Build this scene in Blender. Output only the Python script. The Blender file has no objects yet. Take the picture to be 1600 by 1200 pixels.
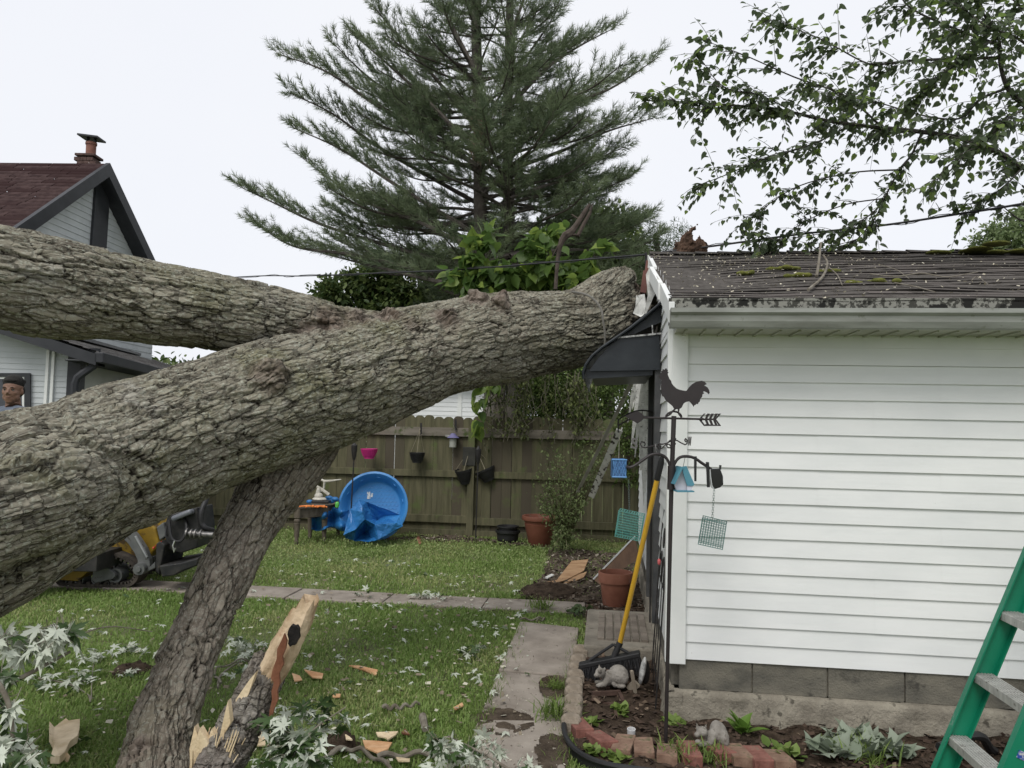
VOX=.0065
import bpy, math, random
import numpy as np
from mathutils import Vector, Matrix
V3=Vector; R=math.radians
random.seed(7); rng=np.random.default_rng(11)
SC=bpy.context.scene; COL=SC.collection
# ---------------- camera ----------------
PITCH=math.atan(73/1200); ROLL=.0225; F=1200.; CAM=V3((0,0,1.6))
cr,sr=math.cos(ROLL),math.sin(ROLL)
fw=V3((0,math.cos(PITCH),math.sin(PITCH))); up0=V3((0,-math.sin(PITCH),math.cos(PITCH))); r0=V3((1,0,0))
RT=r0*cr+up0*sr; UP=up0*cr-r0*sr
cd=bpy.data.cameras.new('camera'); cam=bpy.data.objects.new('camera',cd); COL.objects.link(cam)
cd.sensor_width=36; cd.lens=27.0; cd.clip_start=.05; cd.clip_end=500
M3=Matrix((RT,UP,-fw)).transposed(); cam.matrix_world=Matrix.Translation(CAM)@M3.to_4x4()
SC.camera=cam
# ---------------- world: overcast sky ----------------
EL,AZ=R(52),R(205)
w=bpy.data.worlds.new('World'); SC.world=w; w.use_nodes=True; nt=w.node_tree; nt.nodes.clear()
sk=nt.nodes.new('ShaderNodeTexSky'); sk.sky_type='NISHITA'; sk.sun_disc=False; sk.sun_elevation=EL; sk.sun_rotation=AZ
sk.dust_density=4; sk.air_density=1
b1=nt.nodes.new('ShaderNodeBackground'); b1.inputs[1].default_value=.1; nt.links.new(sk.outputs[0],b1.inputs[0])
b2=nt.nodes.new('ShaderNodeBackground'); b2.inputs[1].default_value=.88
tc=nt.nodes.new('ShaderNodeTexCoord'); nz=nt.nodes.new('ShaderNodeTexNoise'); nz.inputs['Scale'].default_value=1.6; nz.inputs['Detail'].default_value=4
nt.links.new(tc.outputs['Generated'],nz.inputs['Vector'])
rp=nt.nodes.new('ShaderNodeValToRGB'); rp.color_ramp.elements[0].position=.3; rp.color_ramp.elements[1].position=.7
rp.color_ramp.elements[0].color=(.93,.955,1.02,1); rp.color_ramp.elements[1].color=(.99,1.0,1.035,1)
nt.links.new(nz.outputs[0],rp.inputs[0]); nt.links.new(rp.outputs[0],b2.inputs[0])
ms=nt.nodes.new('ShaderNodeMixShader'); ms.inputs[0].default_value=.9; nt.links.new(b1.outputs[0],ms.inputs[1]); nt.links.new(b2.outputs[0],ms.inputs[2])
wo=nt.nodes.new('ShaderNodeOutputWorld'); nt.links.new(ms.outputs[0],wo.inputs[0])
sd=bpy.data.lights.new('sun','SUN'); sd.energy=1.5; sd.angle=R(25); sd.color=(1,.97,.92)
so=bpy.data.objects.new('sun',sd); COL.objects.link(so)
# sun sits behind the camera, a little to the left
sdir=V3((-math.sin(R(25))*math.cos(EL),-math.cos(R(25))*math.cos(EL),math.sin(EL)))
so.rotation_euler=sdir.to_track_quat('Z','Y').to_euler(); so.location=(0,-5,20)
SC.view_settings.view_transform='Standard'; SC.view_settings.look='None'; SC.view_settings.exposure=.2; SC.view_settings.gamma=1
# ---------------- projection helpers (photo pixels -> world) ----------------
def ray(x,y):
    u=(x-800)/F; v=(600-y)/F
    return fw+RT*u+UP*v
def at(x,y,Y):
    d=ray(x,y); return CAM+d*(Y/d.y)
def gd(x,y,z=0.):
    d=ray(x,y); return CAM+d*((z-CAM.z)/d.z)
def onp(x,y,P0,n):
    d=ray(x,y); return CAM+d*((P0-CAM).dot(n)/d.dot(n))
def px(p):
    q=p-CAM; z=q.dot(fw); return 800+F*q.dot(RT)/z, 600-F*q.dot(UP)/z
# ---------------- materials ----------------
MATS={}
def mat(name,c1,c2=None,scale=6,rough=.75,bump=0.,bscale=60,metal=0,stretch=(1,1,1),lo=.35,hi=.65,c3=None,s3=40,t3=.6,attr=None,bst=(1,1,1),trans=0,spec=.4,detail=6,w3=.05,coat=0,attr2=None,ca=None):
    if name in MATS: return MATS[name]
    m=bpy.data.materials.new(name); MATS[name]=m; m.use_nodes=True; n=m.node_tree; N=n.nodes; L=n.links
    b=N['Principled BSDF']; b.inputs['Roughness'].default_value=rough; b.inputs['Metallic'].default_value=metal
    b.inputs['Specular IOR Level'].default_value=spec
    if coat: b.inputs['Coat Weight'].default_value=coat
    t=N.new('ShaderNodeTexCoord')
    def noise(s,st,d=detail):
        mp=N.new('ShaderNodeMapping'); mp.inputs['Scale'].default_value=st; L.new(t.outputs['Object'],mp.inputs[0])
        z=N.new('ShaderNodeTexNoise'); z.inputs['Scale'].default_value=s; z.inputs['Detail'].default_value=d; z.inputs['Roughness'].default_value=.6
        L.new(mp.outputs[0],z.inputs['Vector']); return z.outputs[0]
    col=None
    def ramp(src,lo,hi,ca,cb):
        r=N.new('ShaderNodeValToRGB'); e=r.color_ramp.elements; e[0].position=lo; e[1].position=hi
        e[0].color=(*ca,1); e[1].color=(*cb,1); L.new(src,r.inputs[0]); return r.outputs[0]
    def mixc(f,a,bb):
        x=N.new('ShaderNodeMix'); x.data_type='RGBA'
        for sock,val in ((x.inputs[0],f),(x.inputs[6],a),(x.inputs[7],bb)):
            if isinstance(val,(tuple,float,int)):
                sock.default_value=(*val,1) if isinstance(val,tuple) else val
            else: L.new(val,sock)
        return x.outputs[2]
    if c2 is None: col=None; b.inputs['Base Color'].default_value=(*c1,1)
    else: col=ramp(noise(scale,stretch),lo,hi,c1,c2)
    if attr:
        a=N.new('ShaderNodeAttribute'); a.attribute_name=attr[0]
        f=ramp(a.outputs['Fac'],attr[2],attr[3],(0,0,0),(1,1,1)); col=mixc(f,col if col is not None else c1,attr[1])
    if attr2:
        a=N.new('ShaderNodeAttribute'); a.attribute_name=attr2[0]
        f=ramp(a.outputs['Fac'],attr2[2],attr2[3],(0,0,0),(1,1,1)); col=mixc(f,col if col is not None else c1,attr2[1])
    if c3 is not None:
        f=ramp(noise(s3,(1,1,1),4),t3,t3+w3,(0,0,0),(1,1,1)); col=mixc(f,col if col is not None else c1,c3)
    if ca:
        a=N.new('ShaderNodeAttribute'); a.attribute_name='col'; col=mixc(ca,col if col is not None else c1,a.outputs['Color'])
    if col is not None: L.new(col,b.inputs['Base Color'])
    if bump:
        bp=N.new('ShaderNodeBump'); bp.inputs['Strength'].default_value=1; bp.inputs['Distance'].default_value=bump
        L.new(noise(bscale,bst,5),bp.inputs['Height']); L.new(bp.outputs[0],b.inputs['Normal'])
    if trans:
        o=N['Material Output']; tr=N.new('ShaderNodeBsdfTranslucent'); mx=N.new('ShaderNodeMixShader'); mx.inputs[0].default_value=trans
        if col is not None: L.new(col,tr.inputs[0])
        else: tr.inputs[0].default_value=(*c1,1)
        L.new(b.outputs[0],mx.inputs[1]); L.new(tr.outputs[0],mx.inputs[2]); L.new(mx.outputs[0],o.inputs[0])
    return m
# ---------------- scene tree helpers ----------------
def tag(o,label=None,cat=None,group=None,kind=None):
    if label: o['label']=label
    if cat: o['category']=cat
    if group: o['group']=group
    if kind: o['kind']=kind
    return o
def thing(name,loc,label,cat,group=None):
    o=bpy.data.objects.new(name,None); COL.objects.link(o); o.location=loc; o.empty_display_size=.1
    return tag(o,label,cat,group)
def wmat(o):
    m=Matrix.LocRotScale(o.location,o.rotation_euler,o.scale)
    return (wmat(o.parent)@o.matrix_parent_inverse@m) if o.parent else m
def link(name,me,parent=None):
    o=bpy.data.objects.new(name,me); COL.objects.link(o)
    if parent: o.parent=parent; o.matrix_parent_inverse=wmat(parent).inverted()
    return o
def dup(o,parent=None):
    c=o.copy(); COL.objects.link(c); c.parent=parent
    for ch in [x for x in COL.objects if x.parent==o]: dup(ch,c)
    return c
def npmesh(name,V,Fl,m,parent=None,attrs=None,smooth=False):
    V=np.asarray(V,np.float32).reshape(-1,3); me=bpy.data.meshes.new(name)
    me.vertices.add(len(V)); me.vertices.foreach_set('co',V.ravel())
    idx=np.concatenate([np.asarray(f,np.int32).ravel() for f in Fl]); cnt=np.concatenate([np.full(len(f),np.asarray(f).shape[1],np.int32) for f in Fl])
    me.loops.add(len(idx)); me.loops.foreach_set('vertex_index',idx)
    me.polygons.add(len(cnt)); st=np.zeros(len(cnt),np.int32); st[1:]=np.cumsum(cnt)[:-1]
    me.polygons.foreach_set('loop_start',st); me.polygons.foreach_set('loop_total',cnt)
    if smooth: me.polygons.foreach_set('use_smooth',np.ones(len(cnt),bool))
    me.update(calc_edges=True); me.validate()
    for k,a in (attrs or {}).items():
        a=np.asarray(a,np.float32)
        if a.ndim==2: t=me.attributes.new(k,'FLOAT_VECTOR','POINT'); t.data.foreach_set('vector',a.ravel())
        else: t=me.attributes.new(k,'FLOAT','POINT'); t.data.foreach_set('value',a.ravel())
    if m: me.materials.append(m)
    return link(name,me,parent)
class MB:
    def __init__(s): s.v=[]; s.f=[]
    def add(s,vs,fs):
        n=len(s.v); s.v+=[V3(p) for p in vs]; s.f+=[tuple(i+n for i in f) for f in fs]; return s
    def box(s,c,size,rot=None):
        x,y,z=[a/2 for a in size]; c=V3(c); rot=rot or Matrix.Identity(3)
        vs=[c+rot@V3((i*x,j*y,k*z)) for i in(-1,1) for j in(-1,1) for k in(-1,1)]
        return s.add(vs,[(0,1,3,2),(4,6,7,5),(0,4,5,1),(2,3,7,6),(0,2,6,4),(1,5,7,3)])
    def hexa(s,b,t):   # bottom quad, top quad (ccw from above)
        return s.add(list(b)+list(t),[(3,2,1,0),(4,5,6,7),(0,1,5,4),(1,2,6,5),(2,3,7,6),(3,0,4,7)])
    def bar(s,a,b,w,h,up=V3((0,0,1))):
        a=V3(a);b=V3(b);d=(b-a).normalized(); x=d.cross(up)
        if x.length<1e-4: x=d.cross(V3((1,0,0)))
        x.normalize(); z=x.cross(d)
        return s.box((a+b)/2,(w,(b-a).length,h),Matrix((x,d,z)).transposed())
    def tube(s,pts,r,n=8,cap=True,closed=False):
        pts=[V3(p) for p in pts]; k=len(pts); rs=[r]*k if isinstance(r,(int,float)) else list(r)
        T=[(pts[min(i+1,k-1)]-pts[max(i-1,0)]).normalized() for i in range(k)]
        if closed: T=[(pts[(i+1)%k]-pts[i-1]).normalized() for i in range(k)]
        u=T[0].orthogonal().normalized(); vs=[]
        for i in range(k):
            u=(u-T[i]*u.dot(T[i])); u=u.normalized() if u.length>1e-6 else T[i].orthogonal().normalized(); w_=T[i].cross(u)
            vs+=[pts[i]+(u*math.cos(a)+w_*math.sin(a))*rs[i] for a in [2*math.pi*j/n for j in range(n)]]
        fs=[]
        for i in range(k if closed else k-1):
            a,b=i*n,((i+1)%k)*n
            fs+=[(a+j,a+(j+1)%n,b+(j+1)%n,b+j) for j in range(n)]
        if cap and not closed: fs+=[tuple(range(n-1,-1,-1)),tuple(range((k-1)*n,k*n))]
        return s.add(vs,fs)
    def lathe(s,prof,c=(0,0,0),n=24,rot=None,a0=0,a1=2*math.pi):
        rot=rot or Matrix.Identity(3); c=V3(c); vs=[]; full=abs(a1-a0-2*math.pi)<1e-6; m=n if full else n+1
        for (r_,z) in prof: vs+=[c+rot@V3((r_*math.cos(a0+(a1-a0)*j/n),r_*math.sin(a0+(a1-a0)*j/n),z)) for j in range(m)]
        fs=[]
        for i in range(len(prof)-1):
            for j in range(n):
                j2=(j+1)%m; fs.append((i*m+j,i*m+j2,(i+1)*m+j2,(i+1)*m+j))
        return s.add(vs,fs)
    def prism(s,poly,P,ax,ay,th):
        # outline in (ax,ay) around P, thickness th along ax x ay
        ax=V3(ax);ay=V3(ay);P=V3(P);nn=ax.cross(ay).normalized()*th/2; k=len(poly)
        pts=[P+ax*a+ay*b for a,b in poly]
        return s.add([p-nn for p in pts]+[p+nn for p in pts],[tuple(range(k-1,-1,-1)),tuple(range(k,2*k))]+[(i,(i+1)%k,k+(i+1)%k,k+i) for i in range(k)])
    def ball(s,c,r,n=10,rot=None):
        rx,ry,rz=(r,r,r) if isinstance(r,(int,float)) else r; rot=rot or Matrix.Identity(3); c=V3(c)
        vs=[c+rot@V3((0,0,-rz))]
        for i in range(1,n):
            a=math.pi*i/n
            vs+=[c+rot@V3((rx*math.sin(a)*math.cos(2*math.pi*j/(2*n)),ry*math.sin(a)*math.sin(2*math.pi*j/(2*n)),-rz*math.cos(a))) for j in range(2*n)]
        vs.append(c+rot@V3((0,0,rz))); k=2*n; fs=[(0,1+(j+1)%k,1+j) for j in range(k)]
        for i in range(n-2): fs+=[(1+i*k+j,1+i*k+(j+1)%k,1+(i+1)*k+(j+1)%k,1+(i+1)*k+j) for j in range(k)]
        e=len(vs)-1; fs+=[(e,1+(n-2)*k+j,1+(n-2)*k+(j+1)%k) for j in range(k)]
        return s.add(vs,fs)
    def build(s,name,m,parent=None,smooth=False,bevel=0,mods=None):
        me=bpy.data.meshes.new(name); me.from_pydata([tuple(p) for p in s.v],[],s.f); me.update()
        if smooth:
            me.polygons.foreach_set('use_smooth',[True]*len(me.polygons))
            try: me.set_sharp_from_angle(angle=R(40))
            except Exception: pass
        if m: me.materials.append(m)
        o=link(name,me,parent)
        if bevel:
            b=o.modifiers.new('b','BEVEL'); b.width=bevel; b.segments=2; b.limit_method='ANGLE'; b.harden_normals=False
        return o
def spline(P,n):
    # Catmull-Rom through rows of P (any dimension)
    P=np.asarray(P,float); k=len(P); Q=np.vstack([2*P[0]-P[1],P,2*P[-1]-P[-2]]); out=[]
    for t in np.linspace(0,k-1-1e-9,n):
        i=int(t); f=t-i; a,b,c,d=Q[i],Q[i+1],Q[i+2],Q[i+3]
        out.append(.5*((2*b)+(-a+c)*f+(2*a-5*b+4*c-d)*f*f+(-a+3*b-3*c+d)*f**3))
    return np.array(out)
def curve(pts,n): return [V3(p) for p in spline([tuple(p) for p in pts],n)]
# ---------------- numpy noise ----------------
def h3(i,j,k,s=0):
    i=i.astype(np.int64);j=j.astype(np.int64);k=k.astype(np.int64)
    x=(i*73856093)^(j*19349663)^(k*83492791)^(s*2654435761); x=(x^(x>>13))*1274126177&0xffffffff; x=(x^(x>>16))*2246822519&0xffffffff
    return ((x^(x>>15))&0xffffff).astype(np.float32)/float(0xffffff)
def vnoise(p,s=0):
    p=np.asarray(p,np.float32); i=np.floor(p); f=p-i; f=f*f*(3-2*f); out=0
    for a in(0,1):
        for b in(0,1):
            for c in(0,1):
                w_=(f[:,0] if a else 1-f[:,0])*(f[:,1] if b else 1-f[:,1])*(f[:,2] if c else 1-f[:,2])
                out=out+w_*h3(i[:,0]+a,i[:,1]+b,i[:,2]+c,s)
    return out*2-1
def fbm(p,o=4,s=0):
    p=np.asarray(p,np.float32)
    return sum(vnoise(p*2**k,s+k)*.5**k for k in range(o))
def worley(q,s=0):
    q=np.asarray(q,np.float32); i=np.floor(q); n=len(q); F1=np.full(n,9.,np.float32);F2=F1.copy();off=np.zeros((n,3),np.float32);rid=np.zeros(n,np.float32)
    for a in(-1,0,1):
        for b in(-1,0,1):
            for c in(-1,0,1):
                x,y,z=i[:,0]+a,i[:,1]+b,i[:,2]+c; r=h3(x,y,z,s)
                d=np.stack([x+.1+.8*r,y+.1+.8*h3(x,y,z,s+7),z+.1+.8*h3(x,y,z,s+13)],1)-q
                D=np.sqrt((d*d).sum(1)); m=D<F1; F2=np.where(m,F1,np.minimum(F2,D)); F1=np.where(m,D,F1); off[m]=-d[m]; rid[m]=h3(x,y,z,s+21)[m]
    return F1,F2,off,rid
def sm(a,b,x):
    t=np.clip((x-a)/(b-a),0,1); return t*t*(3-2*t)
def scatter(TV,TF,mats,locs,rnd=None):
    # template verts (k,3), faces list of arrays; mats (n,3,3); locs (n,3)
    TV=np.asarray(TV,np.float32); n=len(locs); k=len(TV)
    V=np.einsum('nij,kj->nki',mats,TV)+np.asarray(locs)[:,None,:]
    o=(np.arange(n)*k)[:,None,None]
    Fs=[(np.asarray(f)[None]+o).reshape(-1,np.asarray(f).shape[1]) for f in TF]
    at_=np.repeat(rnd if rnd is not None else rng.random(n),k)
    return V.reshape(-1,3),Fs,at_
def frames(d,upv=None,roll=None):
    # orthonormal frames with local x along d (n,3)
    d=d/np.linalg.norm(d,axis=1,keepdims=True); n=len(d)
    u=np.tile([0,0,1.],(n,1)) if upv is None else upv
    y=np.cross(u,d); l=np.linalg.norm(y,axis=1,keepdims=True); y=np.where(l<1e-3,[[0,1,0]],y/np.maximum(l,1e-3)); z=np.cross(d,y)
    if roll is not None:
        c,s=np.cos(roll)[:,None],np.sin(roll)[:,None]; y,z=y*c+z*s,z*c-y*s
    return np.stack([d,y,z],2)
# ---------------- garage frame of reference ----------------
TH=math.atan(155/1200); Lv=V3((math.cos(TH),-math.sin(TH),0)); Gv=V3((math.sin(TH),math.cos(TH),0)); Zv=V3((0,0,1))
CX=gd(1047,1122); CX.z=0
def g(l,t,z): return CX+Lv*l+Gv*t+Zv*z
RG=Matrix((Lv,Gv,Zv)).transposed()
def fit(p):   # garage coordinates of a world point
    q=p-CX; return q.dot(Lv),q.dot(Gv),q.z
def wallp(x,y,t=0): # photo pixel on plane parallel to long wall
    return onp(x,y,g(0,t,0),Gv)
def gabp(x,y,l=0):
    return onp(x,y,g(l,0,0),Lv)
# =================== GARAGE ===================
white=mat('white_siding',(.72,.735,.73),(.80,.81,.80),scale=1.5,rough=.5,bump=.0008,bscale=8,c3=(.36,.36,.31),s3=30,t3=.75,w3=.03,bst=(.3,.3,6),stretch=(1,1,3))
whitetrim=mat('white_trim',(.70,.72,.70),(.78,.79,.77),scale=4,rough=.5,c3=(.34,.33,.29),s3=60,t3=.74)
ga=thing('garage',g(0,0,0),'white clapboard garage on concrete block with a gable wall smashed by the fallen tree','garage')
WT,ZB,ZT,LEN,DEP=.0,.335,2.245,4.6,4.9
# siding with real laps; gable is split so that it can be broken
def laps(mb,f,a0,a1,z0,z1,ex=.0985,lip=.012,clip=None):
    z=z0
    while z<z1-.01:
        t=min(z+ex,z1); b0,b1=(a0,a1) if clip is None else clip(z+.02); c0,c1=(a0,a1) if clip is None else clip(t)
        k=(t-z)/ex
        mb.add([f(b0,lip,z),f(b1,lip,z),f(c1,lip*(1-k)+.001,t),f(c0,lip*(1-k)+.001,t),f(b0,-.004,z),f(b1,-.004,z)],[(0,1,2,3),(4,5,1,0)])
        z=t
m=MB(); z=ZB
while z<ZT-.01:
    t=min(z+.0985,ZT); js=[.02,random.choice([1.1,1.45,1.78,2.05,.8]),3.3+random.uniform(-.3,.3),LEN]
    for i in range(3): laps(m,lambda a,o,z_,i=i:g(a,-o-(.0015 if i%2 else 0),z_+.0012*math.sin(a*4+z*9)),js[i],js[i+1]+(.02 if i!=1 and i<2 else 0),z,t)
    z=t
m.build('long_wall',white,ga)
m=MB(); m.box(g(LEN/2+.02,.06,(ZB+ZT)/2),(LEN-.08,.1,ZT-ZB-.02),RG); m.box(g(LEN/2,DEP-.05,(ZB+ZT)/2),(LEN,.1,ZT-ZB),RG); m.box(g(LEN-.05,DEP/2,(ZB+ZT)/2),(.1,DEP-.2,ZT-ZB-.01),RG); m.build('wall_core',whitetrim,ga)
RIDGE_T=2.45; ZR=3.22; EZ=2.33; ET=-.27
def roofz(t): return EZ+(ZR-EZ)*(t-ET)/(RIDGE_T-ET) if t<RIDGE_T else ZR-(ZR-EZ)*(t-RIDGE_T)/(RIDGE_T-ET)
# gable wall: door opening t 1.1..1.9, broken above the door
m=MB()
fg=lambda a,o,z:g(-o,a,z)
laps(m,fg,.02,1.0,ZB,ZT)
def gcl(z):
    k=(z-EZ)/(ZR-EZ); return (.0 if z<EZ else ET+(RIDGE_T-ET)*max(k,0)),1.55
laps(m,fg,0,1,ZT,ZT+.66,clip=gcl)
laps(m,fg,1.98,DEP,ZB,2.15)
m.build('gable_wall',white,ga)
cin=mat('dark_interior',(.03,.026,.022),(.06,.05,.04),scale=5,rough=.9)
m=MB(); m.box(g(.10,.55,1.3),(.04,.9,1.9),RG); m.box(g(.10,3.4,1.24),(.04,2.8,1.8),RG)
m.prism([(0,2.2),(DEP,2.2),(DEP,2.3),(RIDGE_T,ZR-.09),(0,2.3)],g(.1,0,0),Gv,Zv,.03)
m.build('wall_studs',cin,ga)
# corner boards and door casing
m=MB(); m.box(g(.035,-.018,(ZB+ZT)/2-.01),(.09,.03,ZT-ZB+.03),RG); m.box(g(-.017,.03,(ZB+ZT)/2-.01),(.03,.07,ZT-ZB+.03),RG); m.build('corner_board',whitetrim,ga,bevel=.003)
dk=mat('dark_trim',(.045,.047,.05),(.075,.075,.075),scale=9,rough=.5,bump=.001)
m=MB(); m.box(g(-.02,1.05,1.2),(.06,.1,1.84),RG); m.box(g(-.02,1.93,1.2),(.06,.1,1.84),RG); m.box(g(-.02,1.49,2.17),(.06,.98,.1),RG); m.build('door_frame',dk,ga,bevel=.004)
m=MB(); m.box(g(.03,1.49,1.18),(.04,.78,1.86),RG); dr=m.build('door',mat('door_paint',(.06,.06,.06),(.10,.10,.095),scale=5,rough=.6),ga)
m=MB(); m.ball(g(0,1.2,1.1),.03,6); m.build('handle',dk,dr)
# foundation: blocks on a rough footing
fb=mat('concrete_block',(.10,.095,.08),(.19,.175,.14),scale=5,rough=.95,bump=.006,bscale=90,c3=(.07,.065,.055),s3=9,t3=.62,w3=.1,stretch=(1,1,2))
ff=mat('rough_footing',(.19,.17,.135),(.33,.30,.24),scale=7,rough=.95,bump=.012,bscale=55,c3=(.10,.09,.07),s3=14,t3=.6,w3=.08)
fo=MB(); l=.045; k=0; fo.box(g(.058,.105,.262),(.10,.10,.186),RG)
while l<LEN-.1:
    a=.404; fo.box(g(l+a/2,.055+random.uniform(-.002,.002),.262),(a-.007,.11,.19),RG); l+=a
t=.16
while t<DEP-.3:
    fo.box(g(.055,t+.2,.262),(.11,.397,.19),RG); t+=.404
fo.build('block_course',fb,ga,bevel=.004)
mo=MB(); mo.box(g(LEN/2,.066,.26),(LEN-.12,.1,.18),RG); mo.box(g(.07,DEP/2,.26),(.1,DEP-.2,.18),RG); mo.build('mortar',ff,ga)
# footing as lumpy grid strip
def lumpy(f,nu,nv,amp,sc,seed=0):
    uu,vv=np.meshgrid(np.linspace(0,1,nu),np.linspace(0,1,nv),indexing='ij'); P=np.array([f(a,b,0) for a,b in zip(uu.ravel(),vv.ravel())],float)
    N_=np.array([f(a,b,1) for a,b in zip(uu.ravel(),vv.ravel())],float)-P; P+=N_*(fbm(P*sc,4,seed)*amp)[:,None]
    i=np.arange(nu*nv).reshape(nu,nv); Fq=np.stack([i[:-1,:-1],i[1:,:-1],i[1:,1:],i[:-1,1:]],-1).reshape(-1,4); return P,Fq
def foot(a,b,o):
    prof=[(.0,.168),(-.025,.166),(-.04,.15),(-.045,.08),(-.055,.02),(-.06,-.03)]
    k=b*(len(prof)-1); i=min(int(k),len(prof)-2); fr=k-i; t=prof[i][0]*(1-fr)+prof[i+1][0]*fr; z=prof[i][1]*(1-fr)+prof[i+1][1]*fr
    return tuple(g(a*LEN,t-o,z))
P,Fq=lumpy(foot,400,14,.012,14); npmesh('footing',P,[Fq],ff,ga,smooth=True)
def foot2(a,b,o):
    q=fit(V3(foot(a,b,o))); return tuple(g(q[1]+.02,a*DEP-.04,q[2]))
m=MB(); m.box(g(.02,.0,.075),(.10,.10,.16),RG); m.build('footing',ff,ga,bevel=.02)
P,Fq=lumpy(foot2,300,12,.010,14,5); npmesh('footing',P,[Fq],ff,ga,smooth=True)
# roof with stepped shingle courses
shg=mat('shingles',(.062,.056,.05),(.105,.096,.087),scale=10,rough=.97,spec=.1,bump=.002,bscale=120,stretch=(2,1,1),c3=(.14,.125,.105),s3=70,t3=.72,w3=.05,attr=('rnd',(.11,.098,.09),.5,.8),attr2=('edge',(.012,.011,.01),.4,.6))  # dark butt edges, with the shadow line under each course painted into the colour
V=[];Fc=[];A=[];EG=[]
def course(k,n,side):
    T0,T1=k/n,(k+1)/n; l=-.035+random.uniform(-.005,.005); e=.0
    while l<LEN+.1:
        wd=random.uniform(.24,.34); l2=min(l+wd,LEN+.1)
        def P(ll,T,o):
            t=ET+(RIDGE_T-ET)*T; z=roofz(t)
            sag=-.045*math.exp(-((ll-.1)/.5)**2)*math.sin(math.pi*T)  # sag by the blow
            if side<0: t=2*RIDGE_T-t
            wav=.006*math.sin(ll*5+T*9)+.004*math.sin(ll*17+k)
            return tuple(g(ll,t,z+o+sag+wav))
        lip=.0055+random.uniform(-.001,.002); b=len(V)
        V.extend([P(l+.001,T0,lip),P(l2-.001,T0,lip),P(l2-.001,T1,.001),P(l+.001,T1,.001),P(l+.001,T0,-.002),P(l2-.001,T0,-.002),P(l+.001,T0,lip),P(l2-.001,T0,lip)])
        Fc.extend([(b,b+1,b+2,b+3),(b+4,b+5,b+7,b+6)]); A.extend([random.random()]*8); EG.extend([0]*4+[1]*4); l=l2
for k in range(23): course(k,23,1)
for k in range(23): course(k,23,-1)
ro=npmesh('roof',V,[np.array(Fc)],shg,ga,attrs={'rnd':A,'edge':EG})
m=MB(); m.add([g(-.03,ET,EZ-.02),g(LEN+.1,ET,EZ-.02),g(LEN+.1,RIDGE_T,ZR-.03),g(-.03,RIDGE_T,ZR-.03),g(LEN+.1,2*RIDGE_T-ET,EZ-.02),g(-.03,2*RIDGE_T-ET,EZ-.02)],[(0,1,2,3),(3,2,4,5)])
l=-.03
while l<LEN+.05:   # ridge caps
    w_=.2; m2=[g(l,RIDGE_T-.1,ZR-.012),g(l+w_,RIDGE_T-.1,ZR-.018),g(l+w_,RIDGE_T,ZR+.02),g(l,RIDGE_T,ZR+.028+random.uniform(0,.006)),g(l+w_,RIDGE_T+.1,ZR-.018),g(l,RIDGE_T+.1,ZR-.012)]
    m.add(m2,[(0,1,2,3),(3,2,4,5)]); l+=w_
m.build('roof_deck',shg,ga)
# drip edge band, fascia, gutter, soffit
dirt=mat('grimy_fascia',(.05,.05,.042),(.24,.24,.21),scale=34,rough=.9,lo=.46,hi=.52,c3=(.012,.012,.01),s3=9,t3=.53,w3=.03)
m=MB(); m.box(g(LEN/2,ET+.01,2.272),(LEN+.1,.02,.15),RG); m.build('fascia',dirt,ga)
gut=mat('gutter_metal',(.22,.225,.205),(.33,.34,.315),scale=3,rough=.45,stretch=(1,1,6),c3=(.13,.14,.10),s3=16,t3=.62,w3=.12)
prof=[(.0,.0),(-.075,.0),(-.09,.03),(-.095,.06),(-.112,.075),(-.112,.098),(-.103,.098),(-.103,.08),(-.086,.062),(-.07,.008),(-.002,.008)]
m=MB(); z0=2.178
a=[g(-.045,ET+t,z0+z) for t,z in prof]; b=[g(LEN+.1,ET+t,z0+z) for t,z in prof]; k=len(prof)
m.add(a+b,[(i,k+i,k+(i+1)%k,(i+1)%k) for i in range(k)])
m.prism([(0,0),(-.075,0),(-.09,.03),(-.095,.06),(-.112,.075),(-.112,.098),(0,.098)],g(-.045,ET,z0),Gv,Zv,.004)
m.build('gutter',gut,ga)
m=MB(); m.box(g(LEN/2,ET/2+.01,2.185),(LEN,-ET,.012),RG)
for i in range(46): m.box(g(.05+i*.1,ET/2+.01,2.176),(.012,-ET-.03,.012),RG)
m.build('soffit',mat('soffit_paint',(.33,.335,.27),(.45,.455,.38),scale=4,rough=.7),ga)
# rake boards: whole one low down, snapped further up
m=MB()
def rk(t0,t1,off=0,zz=0,l0=-.05):
    m.add([g(l0+off*0,t0,roofz(t0)-.115+zz),g(l0+off,t1,roofz(t1)-.115+zz*.5),g(l0+off,t1,roofz(t1)-.003+zz*.5),g(l0,t0,roofz(t0)-.003+zz),g(l0+.03,t0,roofz(t0)-.115+zz),g(l0+.03+off,t1,roofz(t1)-.115+zz*.5),g(l0+.03+off,t1,roofz(t1)-.003+zz*.5),g(l0+.03,t0,roofz(t0)-.003+zz)],[(3,2,1,0),(4,5,6,7),(0,1,5,4),(2,3,7,6),(0,4,7,3),(1,2,6,5)])
rk(ET-.02,.5); rk(.54,1.5,-.015,.0,-.06); rk(1.5,RIDGE_T,.0,.0,-.045); rk(RIDGE_T,DEP+.2,0,0)
m.build('rake_board',whitetrim,ga)
m=MB(); laps(m,lambda a,o,z:g(LEN+o,a,z),.0,DEP,ZB,ZT); m.prism([(0,ZT),(DEP,ZT),(RIDGE_T,ZR-.05)],g(LEN,0,0),Gv,Zv,.04); m.build('back_gable',white,ga)

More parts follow.
